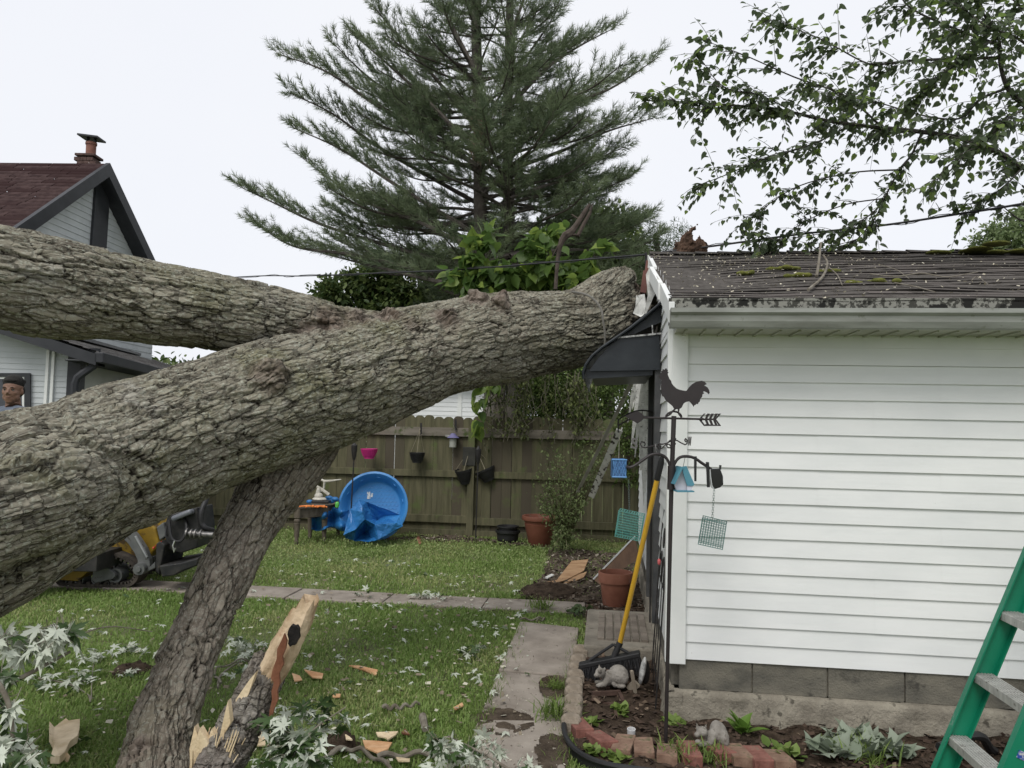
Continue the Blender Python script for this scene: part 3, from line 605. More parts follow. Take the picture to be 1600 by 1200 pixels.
# ---- grass ----
def grass():
    Ps=[]
    for (y0,y1,den) in ((2.6,4.2,9500),(4.2,5.6,6500),(5.6,7.6,4200),(7.6,12.2,2100)):
        x0,x1=-.72*y1-.2,.16*y1; n=int((x1-x0)*(y1-y0)*den); P=np.stack([rng.uniform(x0,x1,n),rng.uniform(y0,y1,n)],1); P=P[(P[:,0]>-.72*P[:,1]-.3)&(P[:,0]<.19*P[:,1])]; Ps.append(P)
    P=np.vstack(Ps); jit=rng.normal(size=P.shape)*.012
    wv=fbm(np.stack([P[:,0]*5,P[:,1]*5,P[:,0]*0],1),3)*.06
    Q=P+jit+np.stack([wv,wv],1)
    ex=np.zeros(len(P),bool)
    for poly in ([gd(*a) for a in le[1:]]+[gd(*a) for a in re[:0:-1]],bedpoly,[g(-9,b0,0),g(-.2,b0,0),g(-.2,a0,0),g(-9,a0,0)]):
        ex|=inpoly(Q[:,0],Q[:,1],np.array([(p.x,p.y) for p in poly]))
    pd=np.array([(p.x,p.y) for p in dirtpoly]); ind=inpoly(Q[:,0],Q[:,1],pd); ex|=ind&(rng.random(len(P))<.86)
    bare=fbm(np.stack([P[:,0]*1.5,P[:,1]*1.5,P[:,0]*0+3],1),3); ex|=(bare<-.62)&(rng.random(len(P))<.6)
    ex|=P[:,0]>(.89+.13*(P[:,1]-4.35))-.02
    P=P[~ex]; n=len(P); far=sm(7,9,P[:,1])
    h=rng.uniform(.018,.042,n)*(1+.35*fbm(np.stack([P[:,0]*2,P[:,1]*2,P[:,0]*0],1),3)); w_=rng.uniform(.0016,.003,n)*(1+P[:,1]*.16)
    a=rng.uniform(0,6.283,n); ln=rng.uniform(.2,1.1,n)
    c,s=np.cos(a),np.sin(a); side=np.stack([-s,c,0*c],1)*w_[:,None]; lean=np.stack([c,s,0*c],1)
    B=np.stack([P[:,0],P[:,1],np.zeros(n)-.004],1); M_=B+lean*(h*ln*.35)[:,None]+np.array([0,0,1])*(h*.62)[:,None]; T_=B+lean*(h*ln)[:,None]+np.array([0,0,1])*(h*(1.05-.3*ln))[:,None]
    V=np.stack([B-side,B+side,M_+side*.8,M_-side*.8,T_],1).reshape(-1,3); o=np.arange(n)*5
    Fq=np.stack([o,o+1,o+2,o+3],1); Ft=np.stack([o+3,o+2,o+4],1)
    gr=np.clip(.35+.35*fbm(np.stack([P[:,0]*1.1,P[:,1]*1.1,P[:,0]*0],1),3)+.28*rng.normal(size=n)+.25*far,0,1)
    m=mat('grass_blade',(.185,.285,.07),(.25,.36,.10),scale=1.5,rough=.5,attr=('rnd',(.44,.46,.21),.45,1.),trans=.45,spec=.3)
    o=npmesh('grass',V,[Fq,Ft],m,attrs={'rnd':np.repeat(gr,5)}); tag(o,'short green lawn grass with clover','grass',kind='stuff')
    # clover and creeping weeds, mostly past the cross path
    n=42000; Y=rng.uniform(4,11.9,n); X=rng.uniform(-.5,.17,n)*Y; Q=np.stack([X,Y],1)
    pr=np.where(Y>8.0,.9,.10)*(fbm(np.stack([X*1.2,Y*1.2,X*0],1),3,5)>-.35); k=rng.random(n)<pr
    for poly in ([gd(*a) for a in le]+[gd(*a) for a in re[::-1]],[g(-9,b0-.05,0),g(-.2,b0-.05,0),g(-.2,a0+.02,0),g(-9,a0+.02,0)],bedpoly): k&=~inpoly(X,Y,np.array([(p.x,p.y) for p in poly]))
    k&=(~inpoly(X,Y,pd)|(rng.random(n)<.25))&(X<.8+.13*(Y-4.35))
    Q=Q[k]; n=len(Q); L3=np.stack([Q[:,0],Q[:,1],rng.uniform(.015,.06,n)],1)
    mt=frames(rdir(n,(0,0,.1),1,.2),roll=rng.uniform(-1,1,n))*((rng.uniform(.016,.036,n)*np.clip(Q[:,1]/9,.55,1.1))[:,None,None])
    V,Fs,at_=scatter(OV,OVF,mt,L3); o=npmesh('ground_cover',V,Fs,leafmat('clover',(.17,.25,.07),(.23,.32,.10),(.34,.41,.17),tr=.4),attrs={'rnd':at_}); tag(o,'low clover and creeping weeds near the fence','ground cover',kind='stuff')
grass()
# ---- pine ----
def pine():
    Y=19.; root=thing('pine_tree',V3((at(752,835,Y).x,Y,0)),'tall twin-trunk pine with long soft dark green needles behind the fence','tree')
    bk=mat('pine_bark',(.05,.042,.036),(.10,.088,.075),scale=7,rough=.95,bump=.03,bscale=12)
    tA=[V3((at(752,835,Y).x,Y,0)),at(752,480,Y),at(748,200,Y),at(738,-150,Y),at(730,-420,Y)]; tB=[V3((at(790,835,Y).x,Y+.3,0)),at(797,440,Y+.3),at(793,200,Y+.3),at(800,-120,Y+.3),at(803,-330,Y+.3)]
    m=MB(); cA=curve(tA,24); cB=curve(tB,24)
    m.tube(cA,[.24-.19*i/23 for i in range(24)],10); m.tube(cB,[.21-.17*i/23 for i in range(24)],10); m.build('trunk',bk,root,smooth=True)
    boughs=[]
    def B(pts,dy=0):
        k=len(pts); boughs.append([at(x,y,Y+dy*(k-1-i)/(k-1)) for i,(x,y) in enumerate(pts[::-1])][::1])
    for pts,dy in (([(375,292),(430,318),(500,350),(610,385),(752,425)],-1.2),([(400,350),(460,385),(560,400),(752,445)],-2),([(458,200),(530,232),(620,290),(750,370)],-1),([(452,145),(520,178),(600,235),(750,320)],1),
        ([(437,85),(510,112),(590,165),(748,260)],-.5),([(587,13),(620,55),(670,110),(745,200)],1),([(650,-60),(690,10),(742,110)],-1),([(553,55),(600,95),(660,150),(748,240)],-1.5),([(523,70),(575,120),(650,175),(748,265)],1.5),([(470,245),(560,310),(650,345),(750,395)],-2.5),([(500,395),(600,420),(750,455)],-3),
        ([(1028,90),(960,135),(900,160),(797,200)],-1),([(1020,185),(950,205),(880,235),(797,265)],.5),([(957,45),(900,75),(850,110),(793,170)],-1.5),([(960,282),(880,283),(797,310)],-1.5),([(1010,345),(930,350),(797,350)],1),([(876,4),(850,50),(795,125)],1),
        ([(975,230),(900,262),(797,300)],2),([(985,400),(900,390),(797,400)],-2),([(850,-90),(825,-20),(797,60)],-1)): B(pts,dy)
    env=lambda y: np.interp(y,[-420,-150,0,100,250,480],[.3,.5,1.15,2.4,4.0,4.6])
    y=-400
    while y<500:
        T=cA if rng.random()<.55 else cB
        ang=rng.uniform(0,6.283); ln=env(y)*rng.uniform(.55,.95)
        base=at(751 if T is cA else 797,y,Y); d=V3((math.cos(ang),math.sin(ang),0))
        up=.25+.5*max(0,(200-y))/500
        boughs.append([base,base+d*ln*.4+V3((0,0,.08*ln)),base+d*ln*.75+V3((0,0,up*ln*.4)),base+d*ln+V3((0,0,up*ln*.75))]); y+=rng.uniform(2.2,4.4)
    for k in range(26):
        y=rng.uniform(20,440); s=-1 if k%2 else 1; base=at(751 if s<0 else 797,y,Y); ang=rng.uniform(-.75,.75); d=V3((s*math.cos(ang),math.sin(ang),0)); ln=env(y)*rng.uniform(.62,.98)*(1 if s<0 else .68); up=.22+.5*max(0,(200-y))/500
        boughs.append([base,base+d*ln*.35+V3((0,0,-.02*ln)),base+d*ln*.7+V3((0,0,up*ln*.3)),base+d*ln+V3((0,0,up*ln*.8))])
    br=MB(); tl=[];td=[]
    for b in boughs:
        L_=sum((b[i+1]-b[i]).length for i in range(len(b)-1)); n=max(6,int(L_/.22)); c=curve(b,n)
        br.tube(c,[.055*(1-i/n)**1.1*min(1,L_/4)+.008 for i in range(n)],5,cap=False)
        for i in range(1,n):
            f=i/n
            if f<.22: continue
            tan=(c[i]-c[i-1]).normalized()
            for sgn in (-1,1,0):
                if sgn==0 and rng.random()<.4: continue
                side=tan.cross(Zv).normalized()*sgn; d=(tan*rng.uniform(.5,1)+side*rng.uniform(.5,1)+Zv*rng.uniform(-.05,.5)).normalized(); tln=rng.uniform(.5,1.3)*(1.15-f)*min(1.1,L_/3.0)+.22
                e=c[i]+d*tln+Zv*tln*.12; 
                if rng.random()<.4: br.tube([c[i],e],[.009,.004],3,cap=False)
                k=max(2,int(tln/.085))
                for j in range(k):
                    q=j/k; 
                    if q<.15: continue
                    p=c[i].lerp(e,q); s2=d.cross(Zv)*rng.uniform(-.8,.8); dd=(d+s2+Zv*rng.uniform(-.15,.5)).normalized(); off=rng.uniform(.02,.14)*(1-q*.5)
                    tl.append(tuple(p+dd*off)); td.append(tuple((d*.7+dd).normalized()))
        tl.append(tuple(c[-1])); td.append(tuple((c[-1]-c[-2]).normalized()))
    br.build('limbs',bk,root)
    tl=np.array(tl);td=np.array(td); n=len(tl); print('tufts',n)
    K=11; V=[];F_=[]
    for k in range(K):   # one needle per k, fanned about the twig axis
        a=2*math.pi*k/K; s=.55+.25*(k%3); L_=.16; d=np.array([math.cos(s*.9),math.sin(s*.9)*math.cos(a),math.sin(s*.9)*math.sin(a)]); o=np.cross(d,[0,.3,1]); o/=np.linalg.norm(o); b=len(V)
        st_=np.array([-.05+.03*(k%4),0,0]); V+=[st_-o*.0065,st_+o*.0065,st_+d*L_]; F_.append((b,b+1,b+2))
    mt=frames(td,roll=rng.uniform(0,6.28,n))*rng.uniform(.8,1.25,n)[:,None,None]
    clump=.5+.5*fbm(tl*1.1,3,8)
    V,Fs,at_=scatter(V,[np.array(F_)],mt,tl,rnd=np.clip(.3+.4*rng.random(n)+.25*clump,0,1))
    npmesh('crown',V,Fs,mat('pine_needles',(.085,.12,.068),(.13,.17,.09),scale=.9,rough=.5,attr=('rnd',(.25,.30,.17),.5,1.),trans=.3,spec=.3),root,attrs={'rnd':at_})
    # hanging bundle of dead needles on the trunk
    n=500; c=np.array(at(748,190,Y-.35)); L3=c+np.stack([rng.normal(size=n)*.14,rng.normal(size=n)*.1,rng.uniform(-.95,.35,n)],1)
    mt=frames(rdir(n,(0,0,-1),.25))*rng.uniform(.12,.3,n)[:,None,None]; V,Fs,at_=scatter([(0,-.05,0),(0,.05,0),(1,.02,0),(1,-.02,0)],[np.array([(0,1,2,3)])],mt,L3)
    npmesh('dead_needles',V,Fs,mat('dead_needles',(.16,.11,.075),(.24,.18,.13),scale=5,rough=.9),root)
pine()
# ---- generic broadleaf crown ----
def crown(name,label,base,blobs,n,size,m,tw=.15,T=OV,TFc=OVF,droop=.1,group=None,cluster=.35,cat='tree',trunkm=None,spr=1.0,lim=True):
    root=thing(name,V3((base[0],base[1],0)),label,cat,group); bk=trunkm or mat('tree_bark',(.06,.05,.04),(.12,.105,.085),scale=8,rough=.95,bump=.02,bscale=15)
    mb=MB(); top=V3(blobs[0][0]); b0_=V3((base[0],base[1],0)); fork=b0_.lerp(V3((base[0],base[1],max(.3,min(b[0][2]-b[1][2]*.5 for b in blobs)))),.8)
    mb.tube([b0_,fork],[tw,tw*.75],8)
    for c,r_ in blobs:
        for k in range(3 if lim else 1):
            e=V3(c)+V3(rng.uniform(-.5,.5,3)*np.array(r_)); mb.tube(curve([fork,fork.lerp(e,.5)+V3((0,0,.1)),e],7),[tw*.5*(1-i/8) for i in range(7)],5,cap=False)
    mb.build('trunk',bk,root,smooth=True)
    vol=np.array([r_[0]*r_[1]*r_[2] for c,r_ in blobs])**.7; vol/=vol.sum(); LL=[];OO=[]
    for (c,r_),f in zip(blobs,vol):
        k=int(n*f); nc=max(3,int(k/38)); u=rdir(nc); rad=rng.uniform(.25,1,nc)**.45; cc=np.array(c)+u*rad[:,None]*np.array(r_)
        ci=rng.integers(0,nc,k); p=cc[ci]+rng.normal(size=(k,3))*np.array(r_).mean()*cluster*np.array([.55,.55,.35]); LL.append(p); o=p-np.array(c); o/=np.linalg.norm(o,axis=1,keepdims=True)+1e-6; OO.append(o)
    p=np.vstack(LL); o=np.vstack(OO); k=len(p); ok=p[:,2]>.05; p=p[ok];o=o[ok];k=len(p)
    d=rdir(k,o*.6,.7,-droop); mt=frames(d,roll=rng.normal(size=k)*.7)*rng.uniform(.7,1.3,k)[:,None,None]*size
    V,Fs,at_=scatter(T,TFc,mt,p); npmesh('crown',V,Fs,m,root,attrs={'rnd':at_}); return root
gm=leafmat('dark_foliage',(.035,.065,.02),(.065,.105,.03),(.12,.16,.05)); gm2=leafmat('mid_foliage',(.06,.10,.03),(.10,.15,.045),(.17,.22,.07))
def bl(x,y,Y,rx,ry=None,rz=None): 
    r_=rx*Y/F; return (tuple(at(x,y,Y)),(r_,(ry or rx)*Y/F,(rz or rx)*Y/F))
def bp(x,Y): p=at(x,670,Y); return (p.x,p.y)
crown('leafy_tree','rounded green tree rising beside the right side of the pine',bp(950,24),[bl(955,385,24,48,48,60),bl(985,430,24,45,45,40),bl(925,420,24,40,40,45),bl(940,520,24,70,60,90)],15000,.19,gm2,tw=.25)
crown('leafy_tree','dark low tree whose top shows left of the pine above the fallen trunk',bp(540,26),[bl(530,455,26,42,40,32),bl(585,440,26,45,40,40),bl(640,440,26,60,50,45),bl(600,530,26,90,60,80)],13000,.2,gm,tw=.25)
crown('leafy_tree','pale green tree top behind the right end of the garage roof',bp(1590,24),[bl(1585,375,24,48,45,40),bl(1560,400,24,45,40,40),bl(1625,350,24,40,40,40),bl(1600,480,24,80,60,90)],12000,.15,leafmat('pale_foliage',(.12,.17,.07),(.17,.23,.1),(.24,.3,.15)),tw=.25)
crown('leafy_tree','broad dark tree behind the pine trunks and the broadleaf tree',bp(850,27),[bl(800,450,27,110,60,55),bl(890,400,27,75,60,60),bl(720,450,27,70,60,50),bl(850,560,27,120,60,90)],16000,.22,gm,tw=.3)
crown('leafy_tree','feathery evergreen seen past the broken stump on the garage ridge',bp(1045,23),[bl(1040,375,23,40,40,28),bl(1010,400,23,40,40,32),bl(1050,460,23,60,50,80)],9000,.13,leafmat('feather_foliage',(.05,.085,.05),(.08,.12,.06),(.13,.17,.09)),tw=.2,T=[(0,.0,0),(.5,.08,0),(1,0,0),(.5,-.08,0)],TFc=[np.array([(0,1,2,3)])])
# catalpa-like broadleaf tree behind the fallen trunk: big heart leaves
bright=leafmat('broad_leaf',(.085,.15,.04),(.125,.20,.045),(.30,.40,.09),lo=.68,hi=.98,tr=.5,rough=.4)
Yb=8.9
rt=crown('broadleaf_tree','young tree with large bright heart-shaped leaves just behind the fallen trunk',(at(778,700,12.3).x,12.3),[bl(752,405,Yb,34,40,38),bl(735,440,Yb,34,40,34),bl(790,450,Yb,46,40,34),bl(835,440,Yb,44,40,38),bl(885,445,Yb,42,40,36),bl(870,405,Yb,36,30,34),bl(800,420,Yb,36,30,26),bl(765,372,Yb,24,20,22),bl(925,440,Yb,24,20,30),bl(850,395,Yb,26,20,26),bl(730,400,Yb,24,20,24),bl(930,395,Yb,20,18,20),bl(860,365,Yb,20,18,20)],1150,.150,bright,tw=.13,T=HT,TFc=HTF,droop=.55,cluster=.5,lim=False)
mb=MB(); x0=at(765,690,12.35); 
for a,b,r1 in ((( 762,690),(770,560),.17),((797,700),(800,560),.15)): mb.tube(curve([V3((at(*a,12.35).x,12.35,0)),at(*a,12.35),at((a[0]+b[0])/2+4,630,12.35),at(*b,12.3),at(b[0],480,11)],10),[r1*(1-i*.03) for i in range(10)],10)
mb.build('trunk',mat('grey_bark',(.09,.08,.065),(.17,.155,.13),scale=6,rough=.95,bump=.02,bscale=20),rt,smooth=True)
# drooping leaves below the trunk
for (x,y) in ((748,600),(750,640),(745,660),(757,615),(776,605)):
    pass
n=26; pc=[(748,605),(750,640),(746,660),(757,612),(776,600),(744,625),(752,665)]; L3=[];
for i in range(n):
    x,y=pc[i%7]; L3.append(tuple(at(x+rng.normal()*4,y+rng.normal()*7,11.3)))
mt=frames(rdir(n,(0,-.1,-1),.35),roll=rng.uniform(0,6,n))*rng.uniform(.14,.24,n)[:,None,None]; V,Fs,at_=scatter(HT,HTF,mt,np.array(L3),rnd=rng.uniform(.6,1,n)); npmesh('hanging_leaves',V,Fs,bright,rt,attrs={'rnd':at_})
# vine-hung shrub over the fence
crown('vine_thicket','tangled dark green vines hanging over the fence beside the garage',(at(900,690,12.8).x,12.8),[bl(890,610,12.4,60,30,50),bl(940,640,12.0,45,20,45),bl(840,620,12.4,40,30,40),bl(975,620,12.2,40,20,60),bl(930,690,11.6,45,14,24),bl(985,700,11.2,22,20,60),bl(870,560,12.6,60,30,30)],13000,.055,leafmat('vine_leaf',(.035,.06,.016),(.07,.105,.028),(.13,.19,.05),tr=.3),tw=.1,cat='shrub',cluster=.45)
mb=MB()
V=[]
for i in range(46):
    x=random.uniform(752,935); y0=random.uniform(575,600); ln=random.uniform(40,110); p=[at(x+random.uniform(-5,5)*k,y0+ln*k/4,11.4) for k in range(5)]; mb.tube(p,.007,4)
    for k in range(int(ln/2.2)): V.append(tuple(at(x+random.gauss(0,4),y0+random.uniform(0,ln),11.4+random.uniform(-.08,.08))))
vt=thing('hanging_vines',at(840,580,11.4),'thin leafy vines dangling from under the fallen trunk in front of the fence','vines'); mb.build('stems',mat('vine_stem',(.10,.09,.06),(.15,.14,.1),scale=8),vt)
n=len(V); mt=frames(rdir(n,(0,0,-.8),.6))*rng.uniform(.035,.08,n)[:,None,None]; V,Fs,at_=scatter(OV,OVF,mt,np.array(V)); npmesh('foliage',V,Fs,leafmat('vine_dull',(.06,.075,.03),(.10,.115,.05),(.17,.2,.07)),vt,attrs={'rnd':at_})
# yard shrub in front of the fence
def shrub():
    Y=9.8; root=thing('rose_bush',gd(880,858),'thin arching shrub with small pale green leaves beside the big terracotta pot','shrub')
    mb=MB(); L3=[];D=[]
    tips=[(845,740),(860,715),(880,708),(905,722),(918,700),(950,668),(960,690),(925,745),(835,770),(865,760),(900,770),(880,800),(895,835),(870,830),(940,720),(905,790),(850,790),(870,860),(890,862),(925,700),(975,655),(885,745)]
    for (x,y) in tips:
        for rep in range(3):
            e=at(x+random.uniform(-9,9),y+random.uniform(-9,9),Y+random.uniform(-.3,.3)); b=gd(882+random.uniform(-6,6),856); mid=b.lerp(e,.55)+V3((random.uniform(-.06,.06),random.uniform(-.1,.1),.12)); c=curve([b,mid,e],12); mb.tube(c,[.008-.0005*i for i in range(12)],4,cap=False)
            for i in range(3,12):
                for k in range(5): p=c[i]+V3(rng.normal(size=3)*.05); L3.append(tuple(p)); D.append(tuple(rng.normal(size=3)+np.array([0,0,-.2])))
    mb.build('stems',mat('shrub_stem',(.12,.12,.06),(.17,.15,.09),scale=8),root); n=len(L3); mt=frames(np.array(D),roll=rng.uniform(0,6,n))*rng.uniform(.025,.05,n)[:,None,None]; V,Fs,at_=scatter(OV,OVF,mt,np.array(L3)); npmesh('foliage',V,Fs,leafmat('rose_leaf',(.085,.12,.045),(.13,.17,.065),(.2,.25,.1)),root,attrs={'rnd':at_})
shrub()
# ---- overhanging tree at upper right ----
def overhang():
    Y=6.6; root=thing('overhanging_tree',V3((6.9,6.9,0)),'tree at upper right whose thin leafy branches hang over the garage roof','tree')
    bk=mat('dark_bark',(.045,.04,.036),(.085,.075,.068),scale=9,rough=.9,bump=.01,bscale=25); mb=MB(); J=V3((6.6,6.9,3.2))
    mb.tube(curve([V3((6.9,6.9,0)),V3((6.8,6.9,1.6)),J,V3((6.3,6.8,6))],10),[.2-.008*i for i in range(10)],10)
    mains=[([J,at(1750,330,Y),at(1640,275,Y),at(1590,258,Y),at(1560,238,Y),at(1500,216,Y),at(1440,206,Y),at(1380,200,Y),at(1300,190,Y-.2),at(1220,172,Y-.3),at(1150,165,Y-.4),at(1075,160,Y-.5),at(1012,157,Y-.5)],.055,3),
     ([V3((6.4,6.9,4.8)),at(1700,240,Y-.5),at(1600,163,Y-.5),at(1575,138,Y-.5),at(1563,100,Y-.5),at(1560,60,Y-.6),at(1530,10,Y-.7),at(1500,-60,Y-.8)],.05,4),
     ([at(1572,138,Y-.5),at(1530,156,Y-.3),at(1500,185,Y-.2),at(1440,180,Y),at(1370,160,Y),at(1300,150,Y)],.018,3),
     ([at(1440,208,Y),at(1425,240,Y),at(1400,275,Y),at(1375,320,Y),at(1345,345,Y),at(1300,362,Y),at(1190,378,Y)],.014,3),
     ([at(1562,90,Y-.5),at(1490,92,Y-.5),at(1420,95,Y-.5),at(1380,100,Y-.5),at(1350,97,Y-.5),at(1280,60,Y-.6),at(1205,32,Y-.6)],.02,3),
     ([at(1380,200,Y),at(1320,150,Y-.5),at(1240,120,Y-.5),at(1160,85,Y-.5),at(1090,60,Y-.5)],.014,3),
     ([at(1250,180,Y),at(1190,150,Y-.4),at(1130,135,Y-.5),at(1090,85,Y-.5)],.01,3),
     ([at(1330,195,Y),at(1270,225,Y),at(1190,250,Y-.2),at(1130,275,Y-.2),at(1090,290,Y-.2)],.012,3),
     ([at(1410,265,Y),at(1330,270,Y+.2),at(1250,290,Y+.2),at(1200,320,Y+.2),at(1160,350,Y+.2)],.01,2),
     ([at(1380,310,Y),at(1320,320,Y+.2),at(1260,345,Y+.2),at(1215,375,Y+.2)],.008,3),
     ([at(1380,320,Y),at(1360,350,Y+.2),at(1330,380,Y+.2),at(1280,392,Y+.2)],.008,3),
     ([at(1560,70,Y-.5),at(1480,40,Y-.6),at(1420,10,Y-.6),at(1395,-30,Y-.7)],.02,5),
     ([at(1560,60,Y-.5),at(1520,80,Y-.9),at(1470,120,Y-1),at(1430,150,Y-1)],.014,5),
     ([at(1600,170,Y-.5),at(1570,190,Y-1),at(1530,230,Y-1),at(1480,260,Y-1),at(1455,300,Y-1)],.014,4),
     ([at(1600,260,Y),at(1570,290,Y-.3),at(1540,310,Y-.3),at(1500,325,Y-.3)],.012,3),
     ([at(1640,100,Y-1),at(1590,60,Y-1.2),at(1540,40,Y-1.2),at(1490,0,Y-1.2)],.02,5),
     ([at(1660,40,Y-1),at(1610,20,Y-1),at(1560,-20,Y-1)],.02,5),
     ([at(1640,300,Y-.2),at(1605,345,Y-.2),at(1565,322,Y-.2)],.02,1)]
    L3=[];D=[]
    for pts,r_,den in mains:
        n=len(pts)*5; c=curve(pts,n); mb.tube(c,[r_*(1-i/n)**.8*.55+.002 for i in range(n)],6,cap=False)
        L_=sum((c[i+1]-c[i]).length for i in range(n-1))
        for i in range(4,n):
            if c[i].x>4.6: continue
            seg=(c[i]-c[i-1]).length; tan=(c[i]-c[i-1]).normalized(); k=rng.poisson(seg*den*9.5)
            for _ in range(k):
                d=(tan*rng.uniform(.2,1.1)+V3(rng.normal(size=3)*.5)+V3((-.25,0,-.18))).normalized(); tl=rng.uniform(.12,.42); e=c[i]+d*tl+V3((0,0,-.10*tl)); mid=c[i].lerp(e,.5)+V3((0,0,.06*tl)); cc=curve([c[i],mid,e],6); mb.tube(cc,[.0035-.0004*j for j in range(6)],3,cap=False)
                m_=int(tl/.034)
                for j in range(m_):
                    q=(j+.6)/m_; p=cc[min(5,int(q*5))].lerp(cc[min(5,int(q*5)+1)] if int(q*5)<5 else cc[5],q*5%1); s_=1 if j%2 else -1; sd_=d.cross(Zv).normalized()*s_
                    dd=(d*.35+sd_*.7+V3((0,0,-rng.uniform(.1,1.1)))+V3(rng.normal(size=3)*.3)).normalized(); L3.append(tuple(p+dd*.018)); D.append(tuple(dd))
            if i>n*.75:
                for _ in range(3): dd=V3(rng.normal(size=3)*.6)+tan+V3((0,0,-.5)); L3.append(tuple(c[i]+dd*.02)); D.append(tuple(dd.normalized()))
    print('overhang leaves',len(L3)); mb.build('branches',bk,root,smooth=True)
    n=len(L3); mt=frames(np.array(D),roll=rng.normal(size=n)*.5)*rng.uniform(.038,.076,n)[:,None,None]; V,Fs,at_=scatter(HT,HTF,mt,np.array(L3))
    npmesh('leaves',V,Fs,leafmat('overhang_leaf',(.085,.115,.065),(.12,.16,.08),(.26,.37,.09),tr=.5,lo=.75,hi=1.,rough=.4),root,attrs={'rnd':at_})
overhang()
# =================== FENCE ===================
fwood=mat('fence_wood',(.075,.072,.040),(.14,.13,.075),scale=5,rough=.95,stretch=(3,3,.35),bump=.003,bscale=30,c3=(.10,.125,.045),s3=3,t3=.56,w3=.12,bst=(1,1,.1),attr=('rnd',(.085,.072,.05),.5,.9))
frail=mat('fence_rail',(.13,.115,.09),(.22,.195,.16),scale=5,rough=.95,stretch=(.3,1,2),c3=(.06,.08,.025),s3=6,t3=.55,w3=.12)
FT=fit(gd(700,837))[1]
def fz(x,y): p=wallp(x,y,FT); return fit(p)
fn=thing('wooden_fence',g(-3,FT,0),'weathered mossy dog-ear picket privacy fence across the back of the yard','fence')
l=-12.0; pw=.142; sect=[]; posts=[fz(738,700)[0]+2.42*k for k in range(-4,3)]
def pk(mb,l,zt,w_,A,t):
    c=.025; P=[(l,.04),(l+w_,.04),(l+w_,zt-.035),(l+w_-c,zt-.01),(l+w_-c*2,zt),(l+c*2,zt),(l+c,zt-.01),(l,zt-.035)]
    b=len(mb.v); mb.prism(P,g(0,t,0),Lv,Zv,.018); A+= [random.random()]*(len(mb.v)-b)
for a,b in zip([posts[0]-2.42*2,posts[0]-2.42]+posts,[posts[0]-2.42]+posts+[posts[-1]+2.42]):
    m=MB();A=[]; x=a+.0
    n_=int(round((b-a)/(pw+.006))); st_=(b-a)/n_
    for i in range(n_): pk(m,a+i*st_+random.uniform(.0,.002),1.80+random.uniform(-.02,.02),st_-random.choice([.002,.003,.003,.004,.011]),A,FT+.03)
    me_=m.build('picket_panel',fwood,fn); t_=me_.data.attributes.new('rnd','FLOAT','POINT'); t_.data.foreach_set('value',A)
for a,b in zip(posts[:-1],posts[1:]):
    for z,hh in ((1.55,.13),(.93,.10),(.24,.11)):
        m=MB(); m.box(g((a+b)/2,FT-.005,z+random.uniform(-.012,.012)),(b-a-.01,.045,hh),RG); m.build('rail',frail if z>1.5 else fwood,fn,bevel=.004)
for p in posts:
    m=MB(); m.box(g(p,FT-.035,.83),(.10,.10,1.62),RG); m.build('post',fwood,fn,bevel=.006)
m=MB(); m.box(g(-5,FT-.03,.05),(14,.04,.09),RG); m.build('kickboard',fwood,fn)
# =================== HOUSES ===================
hsid=mat('pale_siding',(.47,.50,.51),(.56,.59,.60),scale=2,rough=.6)
hdark=mat('charcoal_trim',(.022,.024,.028),(.035,.037,.042),scale=4,rough=.5)
rred=mat('red_shingles',(.04,.026,.026),(.075,.05,.048),scale=8,rough=.97,spec=.05,bump=.01,bscale=20,attr=('rnd',(.035,.02,.02),.5,.9))
rgrey=mat('grey_shingles',(.10,.095,.09),(.19,.18,.17),scale=6,rough=.97,spec=.05,bump=.008,bscale=25,attr=('rnd',(.22,.21,.2),.5,.9))
glass=mat('window_glass',(.02,.025,.03),rough=.08,spec=.8)
def plan(mb,Pf,a0,a1,z0,z1,ex,lip,clip=None):
    z=z0
    while z<z1-.01:
        t=min(z+ex,z1); b0_,b1_=(a0,a1) if clip is None else clip(z); c0,c1=(a0,a1) if clip is None else clip(t)
        if b1_>b0_: mb.add([Pf(b0_,lip,z),Pf(b1_,lip,z),Pf(c1,.002,t),Pf(c0,.002,t),Pf(b0_,-.01,z),Pf(b1_,-.01,z)],[(0,1,2,3),(4,5,1,0)])
        z=t
# gabled house, far left
gx=V3((.04,.999,0)); nx_=V3((.999,-.04,0)); PK=at(172,256,16.); 
h1=thing('gabled_house',V3((PK.x-3,PK.y,0)),'house with dark red shingle roof, pale siding gable and brick chimney at far left','house')
SL=.78; hw=3.1; ze=PK.z-hw*SL
def HP(a,o,z): return V3((PK.x,PK.y,0))+gx*a+nx_*o+Zv*z
m=MB(); plan(m,lambda a,o,z:HP(a,o-.35,z),-hw+.3,hw-.3,.3,ze,.13,.015); plan(m,lambda a,o,z:HP(a,o-.35,z),0,0,ze,PK.z-.35,.13,.015,clip=lambda z:(-(PK.z-.25-z)/SL,(PK.z-.25-z)/SL))
m.build('wall',hsid,h1)
m=MB(); m.box(HP(0,-4.5,ze/2),(.1,.1,.1)); 
m.add([HP(-hw+.3,-.4,.0),HP(-hw+.3,-9,.0),HP(-hw+.3,-9,ze),HP(-hw+.3,-.4,ze),HP(hw-.3,-.4,.0),HP(hw-.3,-9,.0),HP(hw-.3,-9,ze),HP(hw-.3,-.4,ze)],[(0,1,2,3),(5,4,7,6),(1,5,6,2)]); m.build('side_wall',hsid,h1)
V=[];Fc=[];A=[]
